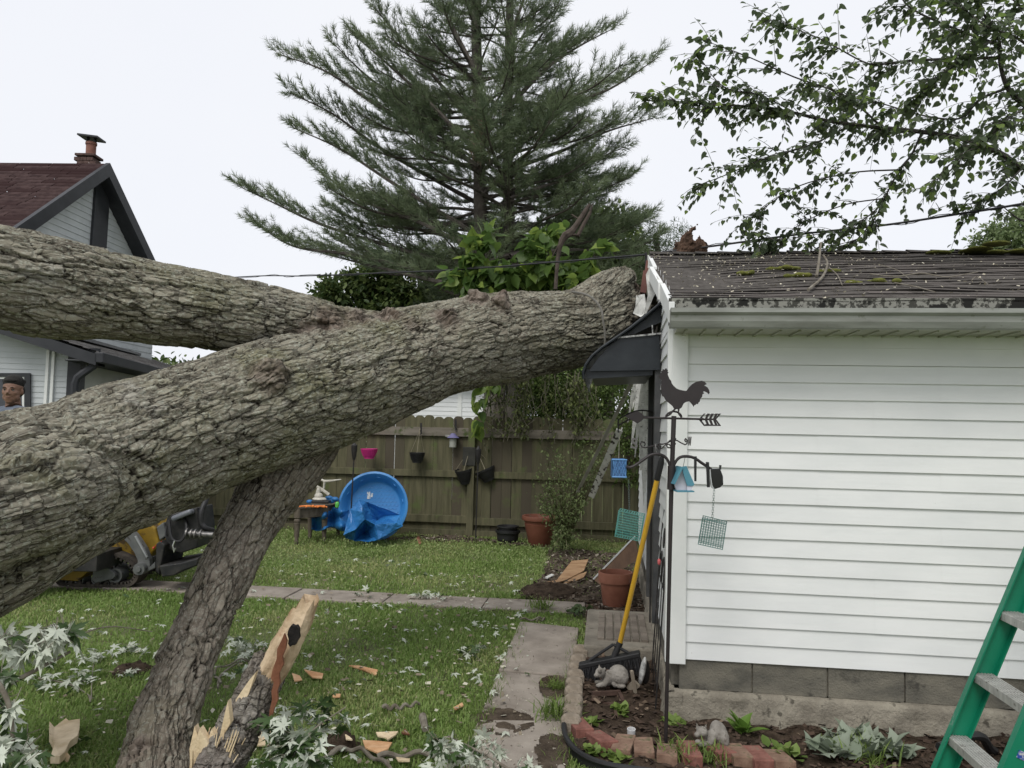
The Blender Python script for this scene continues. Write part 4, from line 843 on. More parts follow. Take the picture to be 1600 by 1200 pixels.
for sg in (-1,1):
    nr=int((hw+.4)*1.27/.17)
    for k in range(nr):
        a0_=(hw+.4)*(1-k/nr); a1_=(hw+.4)*(1-(k+1)/nr); x=.02
        while x<9.5:
            w_=random.uniform(.5,.9); b=len(V)
            for (aa,xx,o) in ((a0_,x,.02),(a0_,x+w_-.015,.02),(a1_,x+w_-.015,.004),(a1_,x,.004),(a0_,x,-.01),(a0_,x+w_-.015,-.01)): V.append(tuple(HP(sg*aa,-xx,PK.z-aa*SL+o)))
            Fc+=[(b,b+1,b+2,b+3),(b+4,b+5,b+1,b)]; A+=[random.random()]*6; x+=w_
rf=npmesh('roof',V,[np.array(Fc)],rred,h1,attrs={'rnd':A})
m=MB()
for sg in (-1,1):
    q=[HP(0,.0,PK.z+.02),HP(sg*(hw+.4),.0,PK.z-(hw+.4)*SL+.02),HP(sg*(hw+.4),.0,PK.z-(hw+.4)*SL-.28),HP(0,0,PK.z-.28)]; q2=[p-nx_*.09 for p in q]
    m.add(q+q2,[(0,1,2,3),(4,7,6,5),(0,4,5,1),(2,6,7,3)])
    q=[HP(0,-.09,PK.z-.24),HP(sg*(hw+.4),-.09,PK.z-(hw+.4)*SL-.24),HP(sg*(hw+.4),-.36,PK.z-(hw+.4)*SL-.24),HP(0,-.36,PK.z-.24)]; m.add(q,[(0,1,2,3)])
m.build('bargeboard',hdark,h1)
def hpx(x,y): 
    p=onp(x,y,HP(0,-.33,0),nx_); return p
q=[hpx(148,278),hpx(171,262),hpx(163,392),hpx(140,386)]
m=MB(); m.add([p+nx_*.05 for p in q]+[p for p in q],[(0,1,2,3),(0,4,5,1),(1,5,6,2),(3,7,4,0),(2,6,7,3)]); m.build('dark_panel',hdark,h1)
brk=mat('old_brick',(.06,.035,.03),(.11,.07,.06),scale=12,rough=.95,c3=(.35,.3,.28),s3=9,t3=.66,w3=.05,bump=.01,bscale=20)
cp=at(149,262,16.3)-nx_*.15-Zv*.19; m=MB()
for k in range(9): 
    for j in range(3): m.box(cp+V3((-.135+.135*j+(.04 if k%2 else -.03),0,-.35+.085*k)),(.13,.34,.078))
m.box(cp+V3((0,0,-.1)),(.36,.30,.7)); m.box(cp+V3((0,0,.42)),(.42,.38,.05))
ch=m.build('chimney',brk,rf,bevel=.005)
m=MB(); m.lathe([(.10,0),(.10,.25),(.115,.25),(.115,.3),(.0,.3)],cp+V3((.03,0,.44)),14); m.build('flue',mat('clay_flue',(.18,.08,.06),(.25,.12,.09),scale=8,rough=.8),rf,smooth=True)
m=MB(); m.box(cp+V3((.03,0,.84)),(.44,.36,.035),Matrix.Rotation(R(6),3,'Y')); 
for a in (-1,1): m.box(cp+V3((.03+a*.08,0,.78)),(.015,.1,.1))
m.build('flue_cap',hdark,rf)
m=MB(); m.add([cp+V3((-.3,-.25,-.35)),cp+V3((-.05,-.3,-.45)),cp+V3((-.18,-.26,-.1)),cp+V3((-.27,-.2,-.1))],[(0,1,2,3)]); m.build('flashing',mat('flashing_grey',(.35,.36,.37),(.5,.5,.5),scale=8,rough=.4),rf)
# lower grey-roofed house: corner (right) post near x=112..127
C2=gd(120,1000); C2=at(122,600,9.0); C2.z=0; a2=V3((-.985,-.17,0)); b2_=V3((-.17,.985,0))   # a2 along the front wall to the left, b2_ receding side wall
def H2(a,b,z): return C2+a2*a+b2_*b+Zv*z
h2=thing('grey_roofed_house',C2,'low white-sided house with grey shingle roof and charcoal gutter behind the man','house')
ez=2.40; sl=.31; W2=7.
m=MB(); plan(m,lambda a,o,z:H2(a,-o,z),.1,W2,.3,ez-.02,.065,.009); plan(m,lambda a,o,z:H2(a,-o,z),0,0,ez-.02,ez+sl*W2/2-.1,.065,.009,clip=lambda z:(max(.1,(z-ez+.05)/sl),W2-max(.1,(z-ez+.05)/sl)))
m.build('wall',hsid,h2)
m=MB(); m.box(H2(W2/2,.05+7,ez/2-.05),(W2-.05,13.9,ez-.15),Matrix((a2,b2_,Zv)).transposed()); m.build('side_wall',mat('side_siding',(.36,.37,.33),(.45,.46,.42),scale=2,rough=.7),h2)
R2=Matrix((a2,b2_,Zv)).transposed()
m=MB(); m.box(H2(.04,-.01,ez/2),(.14,.06,ez),R2); m.box(H2(-.0,.07,ez/2),(.04,.16,ez),R2)
m.build('corner_post',hdark,h2); 
m=MB(); q=fit(C2); 
pw2=onp(74,600,C2,b2_); aa=(pw2-C2).dot(a2); m.box(H2(aa,-.02,ez/2+.02),(.03,.04,ez),R2); m.box(H2(aa-.06,-.02,ez/2+.02),(.03,.04,ez),R2); m.build('siding_joint',whitetrim,h2)
V=[];Fc=[];A=[]
nr=26
for sg in (0,1):
  for k in range(nr):
    a0_=-.28+(W2/2+.28)*k/nr; a1_=-.28+(W2/2+.28)*(k+1)/nr; x=-.3
    while x<15:
        w_=random.uniform(.3,.6); b=len(V)
        for (aa,xx,o) in ((a0_,x,.014),(a0_,x+w_-.012,.014),(a1_,x+w_-.012,.004),(a1_,x,.004),(a0_,x,-.01),(a0_,x+w_-.012,-.01)): V.append(tuple(H2(aa if not sg else W2-aa,xx,ez+.08+aa*sl+o)))
        Fc+=[(b,b+1,b+2,b+3),(b+4,b+5,b+1,b)]; A+=[random.random()]*6; x+=w_
rf2=npmesh('roof',V,[np.array(Fc)],rgrey,h2,attrs={'rnd':A})
m=MB(); q=[H2(-.28,-.3,ez-.16),H2(W2/2,-.3,ez-.06+sl*W2/2),H2(W2/2,-.3,ez+.07+sl*W2/2),H2(-.28,-.3,ez-.03)]; m.add(q+[p+b2_*.3 for p in q],[(0,1,2,3),(4,7,6,5),(0,4,5,1),(3,2,6,7)])
q=[H2(W2+.28,-.3,ez-.16),H2(W2/2,-.3,ez-.06+sl*W2/2),H2(W2/2,-.3,ez+.07+sl*W2/2),H2(W2+.28,-.3,ez-.03)]; m.add(q+[p+b2_*.3 for p in q],[(3,2,1,0),(5,6,7,4),(1,5,4,0)]); m.build('bargeboard',hdark,h2)
m=MB(); m.box(H2(-.31,7.3,ez-.07),(.10,15.2,.12),R2); m.box(H2(-.12,7.3,ez-.11),(.34,15.2,.02),R2); m.build('gutter',hdark,h2,bevel=.01)
dp=[at(148,549,8.85),at(148,562,8.85),at(146,572,8.85),at(130,583,8.8),at(121,590,8.78),at(117,600,8.78),at(116,640,8.8)]; e_=dp[-1].copy(); e_.z=.1; dp.append(e_)
m=MB(); m.tube(dp,.045,8); m.tube([at(148,545,8.85),at(148,562,8.85)],[.07,.055],8); m.build('downspout',hdark,h2,smooth=True)
# window behind the man, side window, skylight-like flashing bars on roof
wc=onp(8,600,C2,b2_); m=MB()
def onw(x,y): return onp(x,y,C2-b2_*.03,b2_)
A_=onw(46,584); B_=onw(-60,584); 
def wrect(mb,x0,y0,x1,y1,off,th,dd=.03):
    p=[onw(x0,y0),onw(x1,y0),onw(x1,y1),onw(x0,y1)]; p=[q-b2_*off for q in p]; mb.add(p+[q+b2_*dd for q in p],[(0,1,2,3),(4,7,6,5),(0,4,5,1),(1,5,6,2),(2,6,7,3),(3,7,4,0)])
wrect(m,-60,583,48,589,.02,0);wrect(m,39,589,48,690,.02,0);wrect(m,-60,690,48,697,.02,0); wf=m.build('window_frame',hdark,h2)
m=MB(); wrect(m,-60,589,39,592,.01,0); wrect(m,35,592,39,690,.01,0); wrect(m,-60,650,35,655,.01,0); m.build('sash',whitetrim,wf)
m=MB(); wrect(m,-60,592,35,690,-.005,0); m.build('pane',glass,wf)
m=MB(); sp=H2(-.02,1.7,1.95); m.box(H2(-.03,1.75,1.9),(.04,.9,.5),R2); wf=m.build('side_window',hdark,h2); m=MB(); m.box(H2(-.055,1.75,1.9),(.02,.8,.4),R2); m.build('pane',glass,wf)
m=MB(); 
def onr(x,y,o=0): nn=(a2*-sl+Zv).normalized(); return onp(x,y,H2(0,0,ez+.10+o),nn)
m.bar(onr(112,526,.03),onr(228,557,.03),.16,.05,Zv); m.build('roof_batten',hdark,rf2)
m=MB(); p_=onr(260,556); m.tube([p_,p_+Zv*.26],.045,10); m.build('vent_pipe',whitetrim,rf2)
# white garage beyond the fence
wb=at(700,650,17.); h3_=thing('white_outbuilding',V3((wb.x,17,0)),'white clapboard shed whose wall shows between the fence top and the fallen trunk','shed')
m=MB(); x0=at(590,650,17).x; x1=at(792,650,17).x
plan(m,lambda a,o,z:V3((a,17-o,z)),x0,x1,.1,2.75,.1,.012); m.build('wall',mat('bright_siding',(.68,.7,.7),(.76,.78,.78),scale=2,rough=.6),h3_)
m=MB(); m.box(V3(((x0+x1)/2,18.5,1.35)),(x1-x0-.1,2.9,2.6)); m.build('wall_core',whitetrim,h3_)
m=MB(); m.box(V3((x1-.02,16.98,1.4)),(.1,.06,2.7)); m.box(V3((at(718,640,17).x,16.985,1.4)),(.09,.04,2.7)); m.build('corner_board',whitetrim,h3_)
m=MB(); q=[V3((x0-.3,16.7,2.72)),V3((x1+.3,16.7,2.72)),V3((x1+.3,18.5,3.4)),V3((x0-.3,18.5,3.4)),V3((x1+.3,20.3,2.72)),V3((x0-.3,20.3,2.72))]; m.add(q+[p-Zv*.08 for p in q],[(0,1,2,3),(3,2,4,5),(7,6,9,8),(8,9,11,10),(0,6,7,1),(1,7,8,2),(2,8,10,4)]); m.build('roof',rgrey,h3_)
# power cables
cb=mat('cable',(.02,.02,.022),rough=.6)
m=MB(); c=curve([at(60,455,14),at(370,433,12.),at(480,431,11.),at(700,422,9.),at(860,410,7.9),at(1008,398,6.85)],40); m.tube(c,.009,5); c2=[p+V3((0,0,.02*math.sin(i*1.3))) for i,p in enumerate(c)]; m.tube(c2,.004,4)
tag(m.build('power_cable',cb),'black twisted power cable running left from the garage ridge behind the tree','cable')
m=MB(); c=curve([at(1030,395,7.3),at(1110,385,7.2),at(1250,366,6.9),at(1380,352,6.6),at(1500,334,6.3),at(1600,318,6.05),at(1900,262,5.4)],40); m.tube(c,.010,5); m.tube([p+V3((0,0,.02*math.sin(i*1.1))) for i,p in enumerate(c)],.004,4)
tag(m.build('power_cable',cb),'black power cable rising to the right above the garage roof','cable')
m=MB(); m.bar(g(-.06,RIDGE_T,ZR-.2),g(-.06,RIDGE_T,ZR+.02),.02,.02,Gv); m.build('cable_bracket',cb,ga)
# =================== YARD OBJECTS ===================
blk=mat('black_metal',(.012,.012,.013),(.03,.026,.024),scale=20,rough=.5,spec=.4); brn=mat('brown_metal',(.022,.017,.018),(.032,.026,.026),scale=6,rough=.55)
bpl=mat('black_plastic',(.014,.014,.015),(.026,.026,.027),scale=6,rough=.5)
YP=3.94
def A(x,y,d=YP): return at(x,y,d)
# ---- pool leaning on the fence ----
pc=at(583,791,10.95); tilt=Matrix.Rotation(R(90-12),3,'X')   # local +z points to camera and a little up
Rp=54*10.95/F
pb=mat('pool_blue',(.035,.20,.50),(.05,.25,.58),scale=2,rough=.35,spec=.5)
t=thing('paddling_pool',V3((pc.x,pc.y,0)),'round blue plastic paddling pool stood on edge against the fence','pool')
m=MB(); m.lathe([(0,-.15),(Rp*.72,-.15),(Rp*.76,-.14),(Rp*.80,-.10),(Rp*.90,.0),(Rp*.94,.02),(Rp,.015),(Rp*1.0,-.01),(Rp*.955,-.01),(Rp*.9,-.03),(Rp*.8,-.13),(Rp*.75,-.17),(0,-.17)],pc,48,tilt)
m.build('basin',pb,t,smooth=True)
m=MB()
for i in range(-7,8):
    for j in range(-7,8):
        x=(i+(.5 if j%2 else 0))*.056; y=j*.05
        if math.hypot(x,y)<Rp*.68: m.tube([pc+tilt@V3((x+.024*math.cos(a),y+.024*math.sin(a),-.147)) for a in [math.pi+math.pi*k/5 for k in range(6)]],.0035,4)
m.build('scale_relief',pb,t,smooth=True)
m=MB()
for k in range(10):
    a=2*math.pi*k/10+.2; m.ball(pc+tilt@V3((Rp*.85*math.cos(a),Rp*.85*math.sin(a),-.05)),(.035,.012,.02),6,tilt@Matrix.Rotation(a+math.pi/2,3,'Z'))
m.build('rim_lugs',pb,t,smooth=True)
m=MB(); st_=at(573,771,10.97); m.box(pc+tilt@V3((-.10,.17,-.145)),(.045,.10,.004),tilt@Matrix.Rotation(.1,3,'Z')); m.box(pc+tilt@V3((-.055,.175,-.145)),(.03,.06,.004),tilt); m.build('sticker',mat('sticker_white',(.6,.62,.62),(.15,.3,.5),scale=40,rough=.6,lo=.5,hi=.6),t)
# ---- crumpled tarp ----
tp=mat('tarp_blue',(.018,.13,.36),(.035,.21,.52),scale=3,rough=.4,spec=.5,bump=.006,bscale=16)
tv={'A':(572,784,10.75),'B':(625,804,10.7),'C':(629,822,10.5),'D':(591,843,10.3),'E':(586,820,10.35),'F':(570,811,10.35),'G':(537,836,10.25),'H':(547,797,10.5),'I':(560,781,10.6),'J':(575,847,10.45),'K':(557,826,10.4),'M':(619,817,10.45),'N':(604,836,10.4),'O':(566,792,10.4),'P':(600,806,10.85),'Q':(590,812,10.9),'X':(570,832,10.8),'Y':(583,840,10.5),'Z':(553,845,10.5),'S':(540,840,10.5),'W':(621,829,10.6),'U':(566,800,10.35)}
ks=list(tv); ids={k:i for i,k in enumerate(ks)}
fs=['AOQ','AQP','APB','OUF','FQO','QFE','PQM','QEM','BPM','BMC','MEN','END','MNC','NWC','ND W','IOA','IHO','HUO','HKU','UKF','HGK','KFX','FXE','XED','XDY','GSK','KSZ','KZX','ZJX','JYX','JDY']
m=MB(); m.add([at(*tv[k]) for k in ks],[tuple(ids[c] for c in f.replace(' ','')) for f in fs])
o=m.build('blue_tarp',tp,smooth=False); s=o.modifiers.new('s','SUBSURF'); s.subdivision_type='SIMPLE'; s.levels=s.render_levels=3
tx=bpy.data.textures.new('crinkle','CLOUDS'); tx.noise_scale=.12; d_=o.modifiers.new('d','DISPLACE'); d_.texture=tx; d_.strength=.05; d_.mid_level=.5; so_=o.modifiers.new('t','SOLIDIFY'); so_.thickness=.004
tag(o,'crumpled blue tarp slumped against the front of the paddling pool','tarp')
m=MB(); 
P,Fq=lumpy(lambda a,b,o:tuple(at(487+a*58,795+b*32+3*math.sin(a*9),10.95+.12*math.sin(a*14)+.06*math.sin(b*9+a*5)-o)),34,20,.05,5)
o=npmesh('blue_tarp',P,[Fq],tp,smooth=True); so_=o.modifiers.new('t','SOLIDIFY'); so_.thickness=.004; tag(o,'dark blue tarp hanging in folds behind the small wooden table','tarp')
# ---- side table ----
twd=mat('table_wood',(.085,.068,.05),(.16,.135,.105),scale=6,rough=.85,stretch=(1,4,1),c3=(.06,.05,.038),s3=18,t3=.6,w3=.1)
ft_=[gd(463,851),gd(506,846),gd(484,842),gd(528,838)]; zt=1.6-(790-665)/1200*10.6
t=thing('side_table',sum(ft_,V3())/4,'small brown wooden side table with turned legs left of the paddling pool','table')
for p in ft_:
    m=MB(); m.lathe([(0,0),(.022,0),(.028,.02),(.03,.05),(.024,.07),(.034,.12),(.04,.30),(.042,zt-.22),(.03,zt-.2),(.045,zt-.185),(.045,zt-.165),(.032,zt-.15),(.045,zt-.135),(.045,zt-.02),(0,zt-.02)],p,14); m.build('leg',twd,t,smooth=True)
ctr=sum(ft_,V3())/4
q=[ft_[0],ft_[1],ft_[3],ft_[2]]; q=[ctr+(p-ctr)*1.2 for p in q]
m=MB(); m.hexa([V3((p.x,p.y,zt-.022)) for p in q],[V3((p.x,p.y,zt)) for p in q]); m.build('tabletop',twd,t,bevel=.006)
m=MB(); q=[ft_[0],ft_[1],ft_[3],ft_[2]]
for i in range(4): m.bar(V3((*q[i].xy,zt-.085)),V3((*q[(i+1)%4].xy,zt-.085)),.02,.12)
m.build('apron',twd,t)
# things on the table
wm=mat('chalky_white',(.42,.40,.34),(.62,.60,.54),scale=10,rough=.9,bump=.006,bscale=40)
tb=lambda x,y,Y=10.75: at(x,y,Y)
m=MB(); m.ball(tb(499,780),(.10,.08,.035),8); m.ball(tb(498,775),(.06,.06,.05),8); m.tube([tb(498,778),tb(497,768),tb(500,761)],[.045,.03,.028],8); m.tube([tb(481,752),tb(490,757),tb(502,764),tb(514,773)],[.012,.018,.02,.026],7); m.tube([tb(488,747),tb(498,748),tb(507,752),tb(520,751),tb(533,749)],[.012,.014,.02,.014,.006],7); m.tube([tb(507,752),tb(506,762),tb(502,768)],[.018,.014,.014],7); m.ball(tb(498,765),.03,7)
tag(m.build('ornament',wm,smooth=True),'chalk-white branching ornament on the small wooden table','ornament')
m=MB(); m.box(tb(502,784,10.72),(.24,.16,.04)); tag(m.build('tray',bpl,bevel=.008),'flat black tray under the white ornament on the table','tray')
om=mat('orange_plastic',(.75,.20,.04),(.85,.27,.06),scale=8,rough=.45)
for (x,y,l_,s_,lab) in ((482,786,.13,1,'orange toy piece at the left end of the small table'),(500,786,.12,-1,'orange toy piece in the middle of the small table, below the white ornament')):
    m=MB(); p=V3((*at(x,y,10.5).xy,zt+.012)); m.tube([p+V3((-l_,0,0)),p+V3((-l_*.3,.02,.01)),p+V3((l_*.3,-.02*s_,.012)),p+V3((l_*.8,.01,.0))],.011,6); m.tube([p+V3((-.03,-.03,0)),p+V3((.0,.0,.012)),p+V3((.05,.03,0))],.011,6); m.ball(p+V3((l_*.5,-.01,.01)),.02,6); tag(m.build('toy_piece',om,smooth=True),lab,'toy')
m=MB(); gp=V3((*at(527,786,10.65).xy,zt)); m.lathe([(0,0),(.025,0),(.03,.05),(.028,.06),(.012,.075),(0,.075)],gp,14); tag(m.build('green_cup',mat('green_plastic',(.10,.42,.08),(.13,.5,.1),scale=4,rough=.4),smooth=True),'small bright green lidded cup at the right corner of the table','cup')
m=MB()
for k in range(5): m.ball(tb(522+random.uniform(-9,9),781+random.uniform(-3,2),10.9),(.06,.04,.035),6)
m.ball(tb(484,784,10.85),(.05,.04,.03),6)
tag(m.build('blue_cloth',tp,smooth=True),'bunched blue cloth on the back edge of the small table','cloth')
# ---- fence hangings ----
YF=wallp(700,700,FT-.1).y
def torch(x0,y0,x1,y1,Y,lab):
    m=MB(); a=at(x0,y0,Y); b=at(x1,y1,Y); t=thing('garden_torch',b,lab,'torch'); m.tube([b,a],.010,6); m.build('pole',blk,t)
    m=MB(); m.lathe([(0,-.03),(.018,-.02),(.03,.03),(.042,.12),(.042,.18),(.02,.2),(.012,.23),(0,.23)],a,12); m.build('oil_canister',blk,t,smooth=True)
torch(553,716,546,846,10.75,'black garden torch standing in front of the paddling pool')
torch(747,722,743,846,11.0,'black garden torch standing by the fence post at the hanging black pots')
def bucket(name,c,r1,r0,h,mm,lab,cat,rot=None,ribs=True,hang=None,grp=None):
    t=thing(name,c,lab,cat,grp); rot=rot or Matrix.Identity(3); m=MB()
    m.lathe([(0,-h),(r0*.85,-h),(r0*.9,-h*.85),(r0,-h*.8),(r1*.95,-h*.18),(r1,-h*.16),(r1*1.04,0),(r1*.95,0),(r1*.9,-h*.15),(r0*.9,-h*.9),(0,-h*.9)],c,24,rot); m.build('pot',mm,t,smooth=True)
    if ribs:
        m=MB()
        for k in range(24):
            a=2*math.pi*k/24; m.tube([c+rot@V3((r1*.97*math.cos(a),r1*.97*math.sin(a),-h*.2)),c+rot@V3((r0*1.02*math.cos(a),r0*1.02*math.sin(a),-h*.75))],.004,4)
        m.build('ribs',mm,t)
    if hang:
        m=MB()
        for k in range(3): a=2*math.pi*k/3+.6; m.tube([c+rot@V3((r1*math.cos(a),r1*math.sin(a),0)),hang],.0045,4)
        m.tube([hang,hang+V3((0,.06,.04))],.006,4); m.build('hanger',mat('hanger_tan',(.2,.18,.12),(.28,.25,.18),scale=5),t)
    return t
pk_=mat('pink_plastic',(.55,.03,.20),(.65,.05,.27),scale=5,rough=.45)
bucket('hanging_pot',at(577,701,YF),.125,.085,.15,pk_,'magenta pink plastic pot hung on the fence above the paddling pool','flower pot')
bucket('hanging_pot',at(652,707,YF),.115,.08,.155,bpl,'dark hanging basket with thin hangers on the fence right of the pink pot','hanging basket',hang=at(656,672,YF))
bucket('hanging_pot',at(724,733,YF),.13,.095,.22,bpl,'black pot hanging tilted left of the fence post','hanging basket',rot=Matrix.Rotation(-.2,3,'Y')@Matrix.Rotation(.15,3,'X'),ribs=False,hang=at(734,702,YF))
bucket('hanging_pot',at(757,733,YF),.15,.10,.19,bpl,'wide black pot hanging at a steep tilt right of the fence post','hanging basket',rot=Matrix.Rotation(-.42,3,'Y'),ribs=False,hang=at(745,703,YF))
for x,y in ((658,661),(712,655)):
    m=MB(); m.bar(at(x,y,YF+.03),at(x,y+17,YF+.03),.012,.03); m.tube([at(x,y+14,YF+.02),at(x-1,y+18,YF-.05)],.006,4); m.build('hook',blk,fn)
t=thing('garden_lantern',at(708,690,YF),'small hanging lantern with purple cap and pale jar on the fence','lantern')
m=MB(); c=at(708,683,YF); m.lathe([(0,.06),(.03,.055),(.05,.03),(.095,-.01),(.09,-.015),(0,-.01)],c,16); m.build('cap',mat('purple_cap',(.12,.11,.22),(.16,.15,.3),scale=5,rough=.5),t,smooth=True)
m=MB(); m.lathe([(.055,-.02),(.055,-.15),(.05,-.155),(0,-.155)],c,16); m.build('jar',mat('frosted_jar',(.28,.29,.25),(.36,.37,.33),scale=4,rough=.4),t,smooth=True)
m=MB(); m.bar(at(696,681,YF),at(706,681,YF),.05,.03); tag(m.build('bracket_box',mat('pale_grey',(.4,.4,.38),(.2,.2,.18),scale=20)),'small pale box on the fence rail beside the lantern','box')
m=MB(); m.box(at(733,713,YF-.02),(.19,.05,.28)); o=m.build('feeder_box',mat('dark_slats',(.03,.03,.026),(.05,.05,.042),scale=9,rough=.9),bevel=.006); tag(o,'dark weathered wooden box hung on the fence post above the black pots','box')
# ---- terracotta pots ----
tc_=mat('terracotta',(.20,.075,.045),(.30,.125,.08),scale=4,rough=.75,c3=(.30,.20,.15),s3=12,t3=.6,w3=.15,bump=.001)
tc2=mat('terracotta_plastic',(.17,.06,.035),(.23,.085,.055),scale=4,rough=.6,c3=(.2,.13,.1),s3=12,t3=.62,w3=.15)
b=gd(843,853); m=MB(); H_=.42; m.lathe([(0,0),(.14,0),(.15,.01),(.215,H_*.72),(.218,H_*.74),(.212,H_*.75),(.222,H_-.07),(.25,H_-.06),(.258,H_-.03),(.25,H_),(.225,H_),(.21,H_-.06),(0,H_-.08)],b,36)
t=thing('flower_pot',b,'large round-rimmed terracotta pot standing at the fence','flower pot'); m.build('pot',tc2,t,smooth=True)
m=MB(); m.lathe([(.0,H_-.07),(.215,H_-.07)],b,20); 
for k in range(14): a=random.uniform(0,6.28); m.tube([b+V3((.1*math.cos(a),.1*math.sin(a),H_-.07)),b+V3((.16*math.cos(a+.4),.16*math.sin(a+.4),H_+random.uniform(-.02,.05)))],.004,3)
m.build('dead_stems',mat('dry_brown',(.14,.10,.07),(.24,.18,.13),scale=20,rough=1),t)
b=gd(961,948); H_=.32; r1=.157
m=MB(); m.lathe([(0,0),(r1*.68,0),(r1*.72,.01),(r1*.88,H_*.70),(r1*.99,H_*.71),(r1*1.02,H_*.97),(r1,H_),(r1*.93,H_),(r1*.90,H_*.93),(r1*.8,H_*.6),(0,H_*.55)],b,36)
t=thing('flower_pot',b,'empty chipped terracotta pot standing behind the stoop','flower pot'); m.build('pot',tc_,t,smooth=True)
b=gd(793,849)
for z,h,r_,lab in ((0,.19,.17,'lower black plastic pot of the two stacked by the fence'),(.14,.11,.15,'upper black plastic pot of the two stacked by the fence')):
    m=MB(); c=b+V3((0,0,z)); m.lathe([(0,0),(r_*.72,0),(r_*.8,.02),(r_*.95,h*.8),(r_*1.05,h*.82),(r_*1.05,h),(r_*.95,h),(r_*.88,h*.3),(0,h*.25)],c,26); tag(m.build('plastic_pot',bpl,smooth=True),lab,'flower pot')
# ---- fallen boards and strips ----
ply=mat('plywood',(.26,.15,.075),(.42,.27,.15),scale=5,rough=.8,stretch=(1,4,1),c3=(.12,.07,.04),s3=8,t3=.64,w3=.06)
def flat(pts,th,z,name,mm,lab,cat,lift=None):
    m=MB(); P=[gd(x,y)+V3((0,0,z+(lift[i] if lift else 0))) for i,(x,y) in enumerate(pts)]; k=len(P); m.add([p-V3((0,0,th)) for p in P]+P,[tuple(range(k-1,-1,-1)),tuple(range(k,2*k))]+[(i,(i+1)%k,k+(i+1)%k,k+i) for i in range(k)]); return tag(m.build(name,mm),lab,cat)
flat([(845,917),(870,912),(893,894),(919,893),(912,903),(886,911),(868,917)],.012,.04,'plywood_sheet',ply,'split orange-brown plywood sheet lying on the bare soil','plywood',[0,.0,.09,.10,.04,0,0])
flat([(880,916),(900,906),(917,903),(912,909),(896,913)],.01,.03,'plywood_offcut',ply,'narrow plywood offcut under the right edge of the split sheet','plywood',[0,.02,.04,.02,0])
flat([(849,908),(862,902),(866,904),(856,909)],.01,.04,'siding_chip',tw_,'small white sliver lying beside the plywood sheet','debris')
m=MB(); Pb=[at(928,905,7.0),at(932,910,6.9),at(985,870,6.6),at(997,845,6.9),at(992,838,7.0),at(983,842,7.1)]; 
q=[at(927,905,7.7),at(938,914,7.6),at(998,872,7.6),at(992,838,7.8)]; m.add(q+[p+V3((.01,.03,0)) for p in q],[(0,1,2,3),(7,6,5,4),(0,4,5,1),(1,5,6,2),(2,6,7,3),(3,7,4,0)]); t=thing('leaning_board',gd(940,925),'brown board with one white edge leaning against the garage behind the pot','board'); m.build('board',mat('brown_board',(.10,.055,.03),(.16,.09,.05),scale=5,rough=.7,stretch=(3,1,1)),t)
m=MB(); m.bar(q[0],q[3],.012,.03,Gv); m.build('white_edge',whitetrim,t)
alu=mat('scuffed_white',(.55,.55,.52),(.68,.68,.65),scale=14,rough=.5,c3=(.05,.045,.04),s3=16,t3=.55,w3=.03)
m=MB(); a=at(991,590,7.0);b=at(903,768,8.4); m.bar(a,b,.035,.02,Gv); m.bar(a+V3((-.018,0,0)),b+V3((-.012,0,0)),.008,.035,Gv); tag(m.build('trim_strip',mat('grey_strip',(.30,.29,.26),(.42,.41,.37),scale=10,rough=.6,c3=(.08,.08,.06),s3=14,t3=.6,w3=.05)),'long bent grey trim strip dangling from the broken gable down past the fence','trim strip')
m=MB(); a=at(968,672,7.4);b=at(924,776,8.2); m.bar(a,b,.065,.02,Gv); m.bar(a+V3((.02,0,.01)),b+V3((.02,0,0)),.012,.05,Gv); tag(m.build('gutter_piece',alu),'short scuffed white trim piece with black patches hanging under the grey strip','trim strip')
# ---- arch trellis (dark) behind, holding the blue feeder; wall trellis ----
m=MB(); YT=5.9
for r_ in (0,6):
    for dy in (0,.28): m.tube([at(966+60*k/8,663-22*math.sin(math.pi*(k/8)*.62+.35)+r_*1.6,YT+dy) for k in range(9)],.006,5)
for k in range(9):
    x=966+60*k/8; y=663-22*math.sin(math.pi*(k/8)*.62+.35); m.tube([at(x,y,YT),at(x,y+9,YT+.28)],.004,4)
m.tube([at(966,655,YT),at(966,676,YT)],.006,5)
# far posts reach the ground
for x in (1019,): p=at(x,660,YT+.28); m.tube([p,V3((p.x,p.y,0))],.007,5)
tag(m.build('garden_arch',blk),'black wire garden arch top between the wall and the fence strips','garden arch')
n1=fit(gd(1024,1112)); n0=fit(gd(1012,1010)); tl_=n1[0]; ta=n1[1]; tb_=ta+.62
def TP(u,z,o=0): return g(tl_+o+.06*z+(n0[0]-n1[0])*u*.4,ta+(tb_-ta)*u,z)
m=MB(); zt_=1.12
arch=[TP(0,0)]+[TP(0,zt_*k/4) for k in range(1,4)]+[TP(.5-.5*math.cos(math.pi*k/10),zt_*.78+.29*math.sin(math.pi*k/10)) for k in range(11)]+[TP(1,zt_*k/4) for k in (3,2,1)]+[TP(1,0)]
m.tube(arch,.0045,6)
for u in (.33,.67): m.tube([TP(u,0),TP(u,zt_*.62)],.003,5)
for u in (.3,.7): m.tube([TP(u-.15+.3*(.5-.5*math.cos(math.pi*k/6)),zt_*.62+.16*math.sin(math.pi*k/6)) for k in range(7)],.0045,5)
m.tube([TP(.5+.1*math.cos(a),zt_*.85+.06*math.sin(a)) for a in [k*.7 for k in range(10)]],.004,5)
for z in (.15,.45,.69): m.tube([TP(0,z),TP(1,z)],.0045,5)
t=thing('wall_trellis',TP(.5,0),'narrow arched black wire trellis standing against the garage gable wall','trellis'); m.build('wire_frame',blk,t)
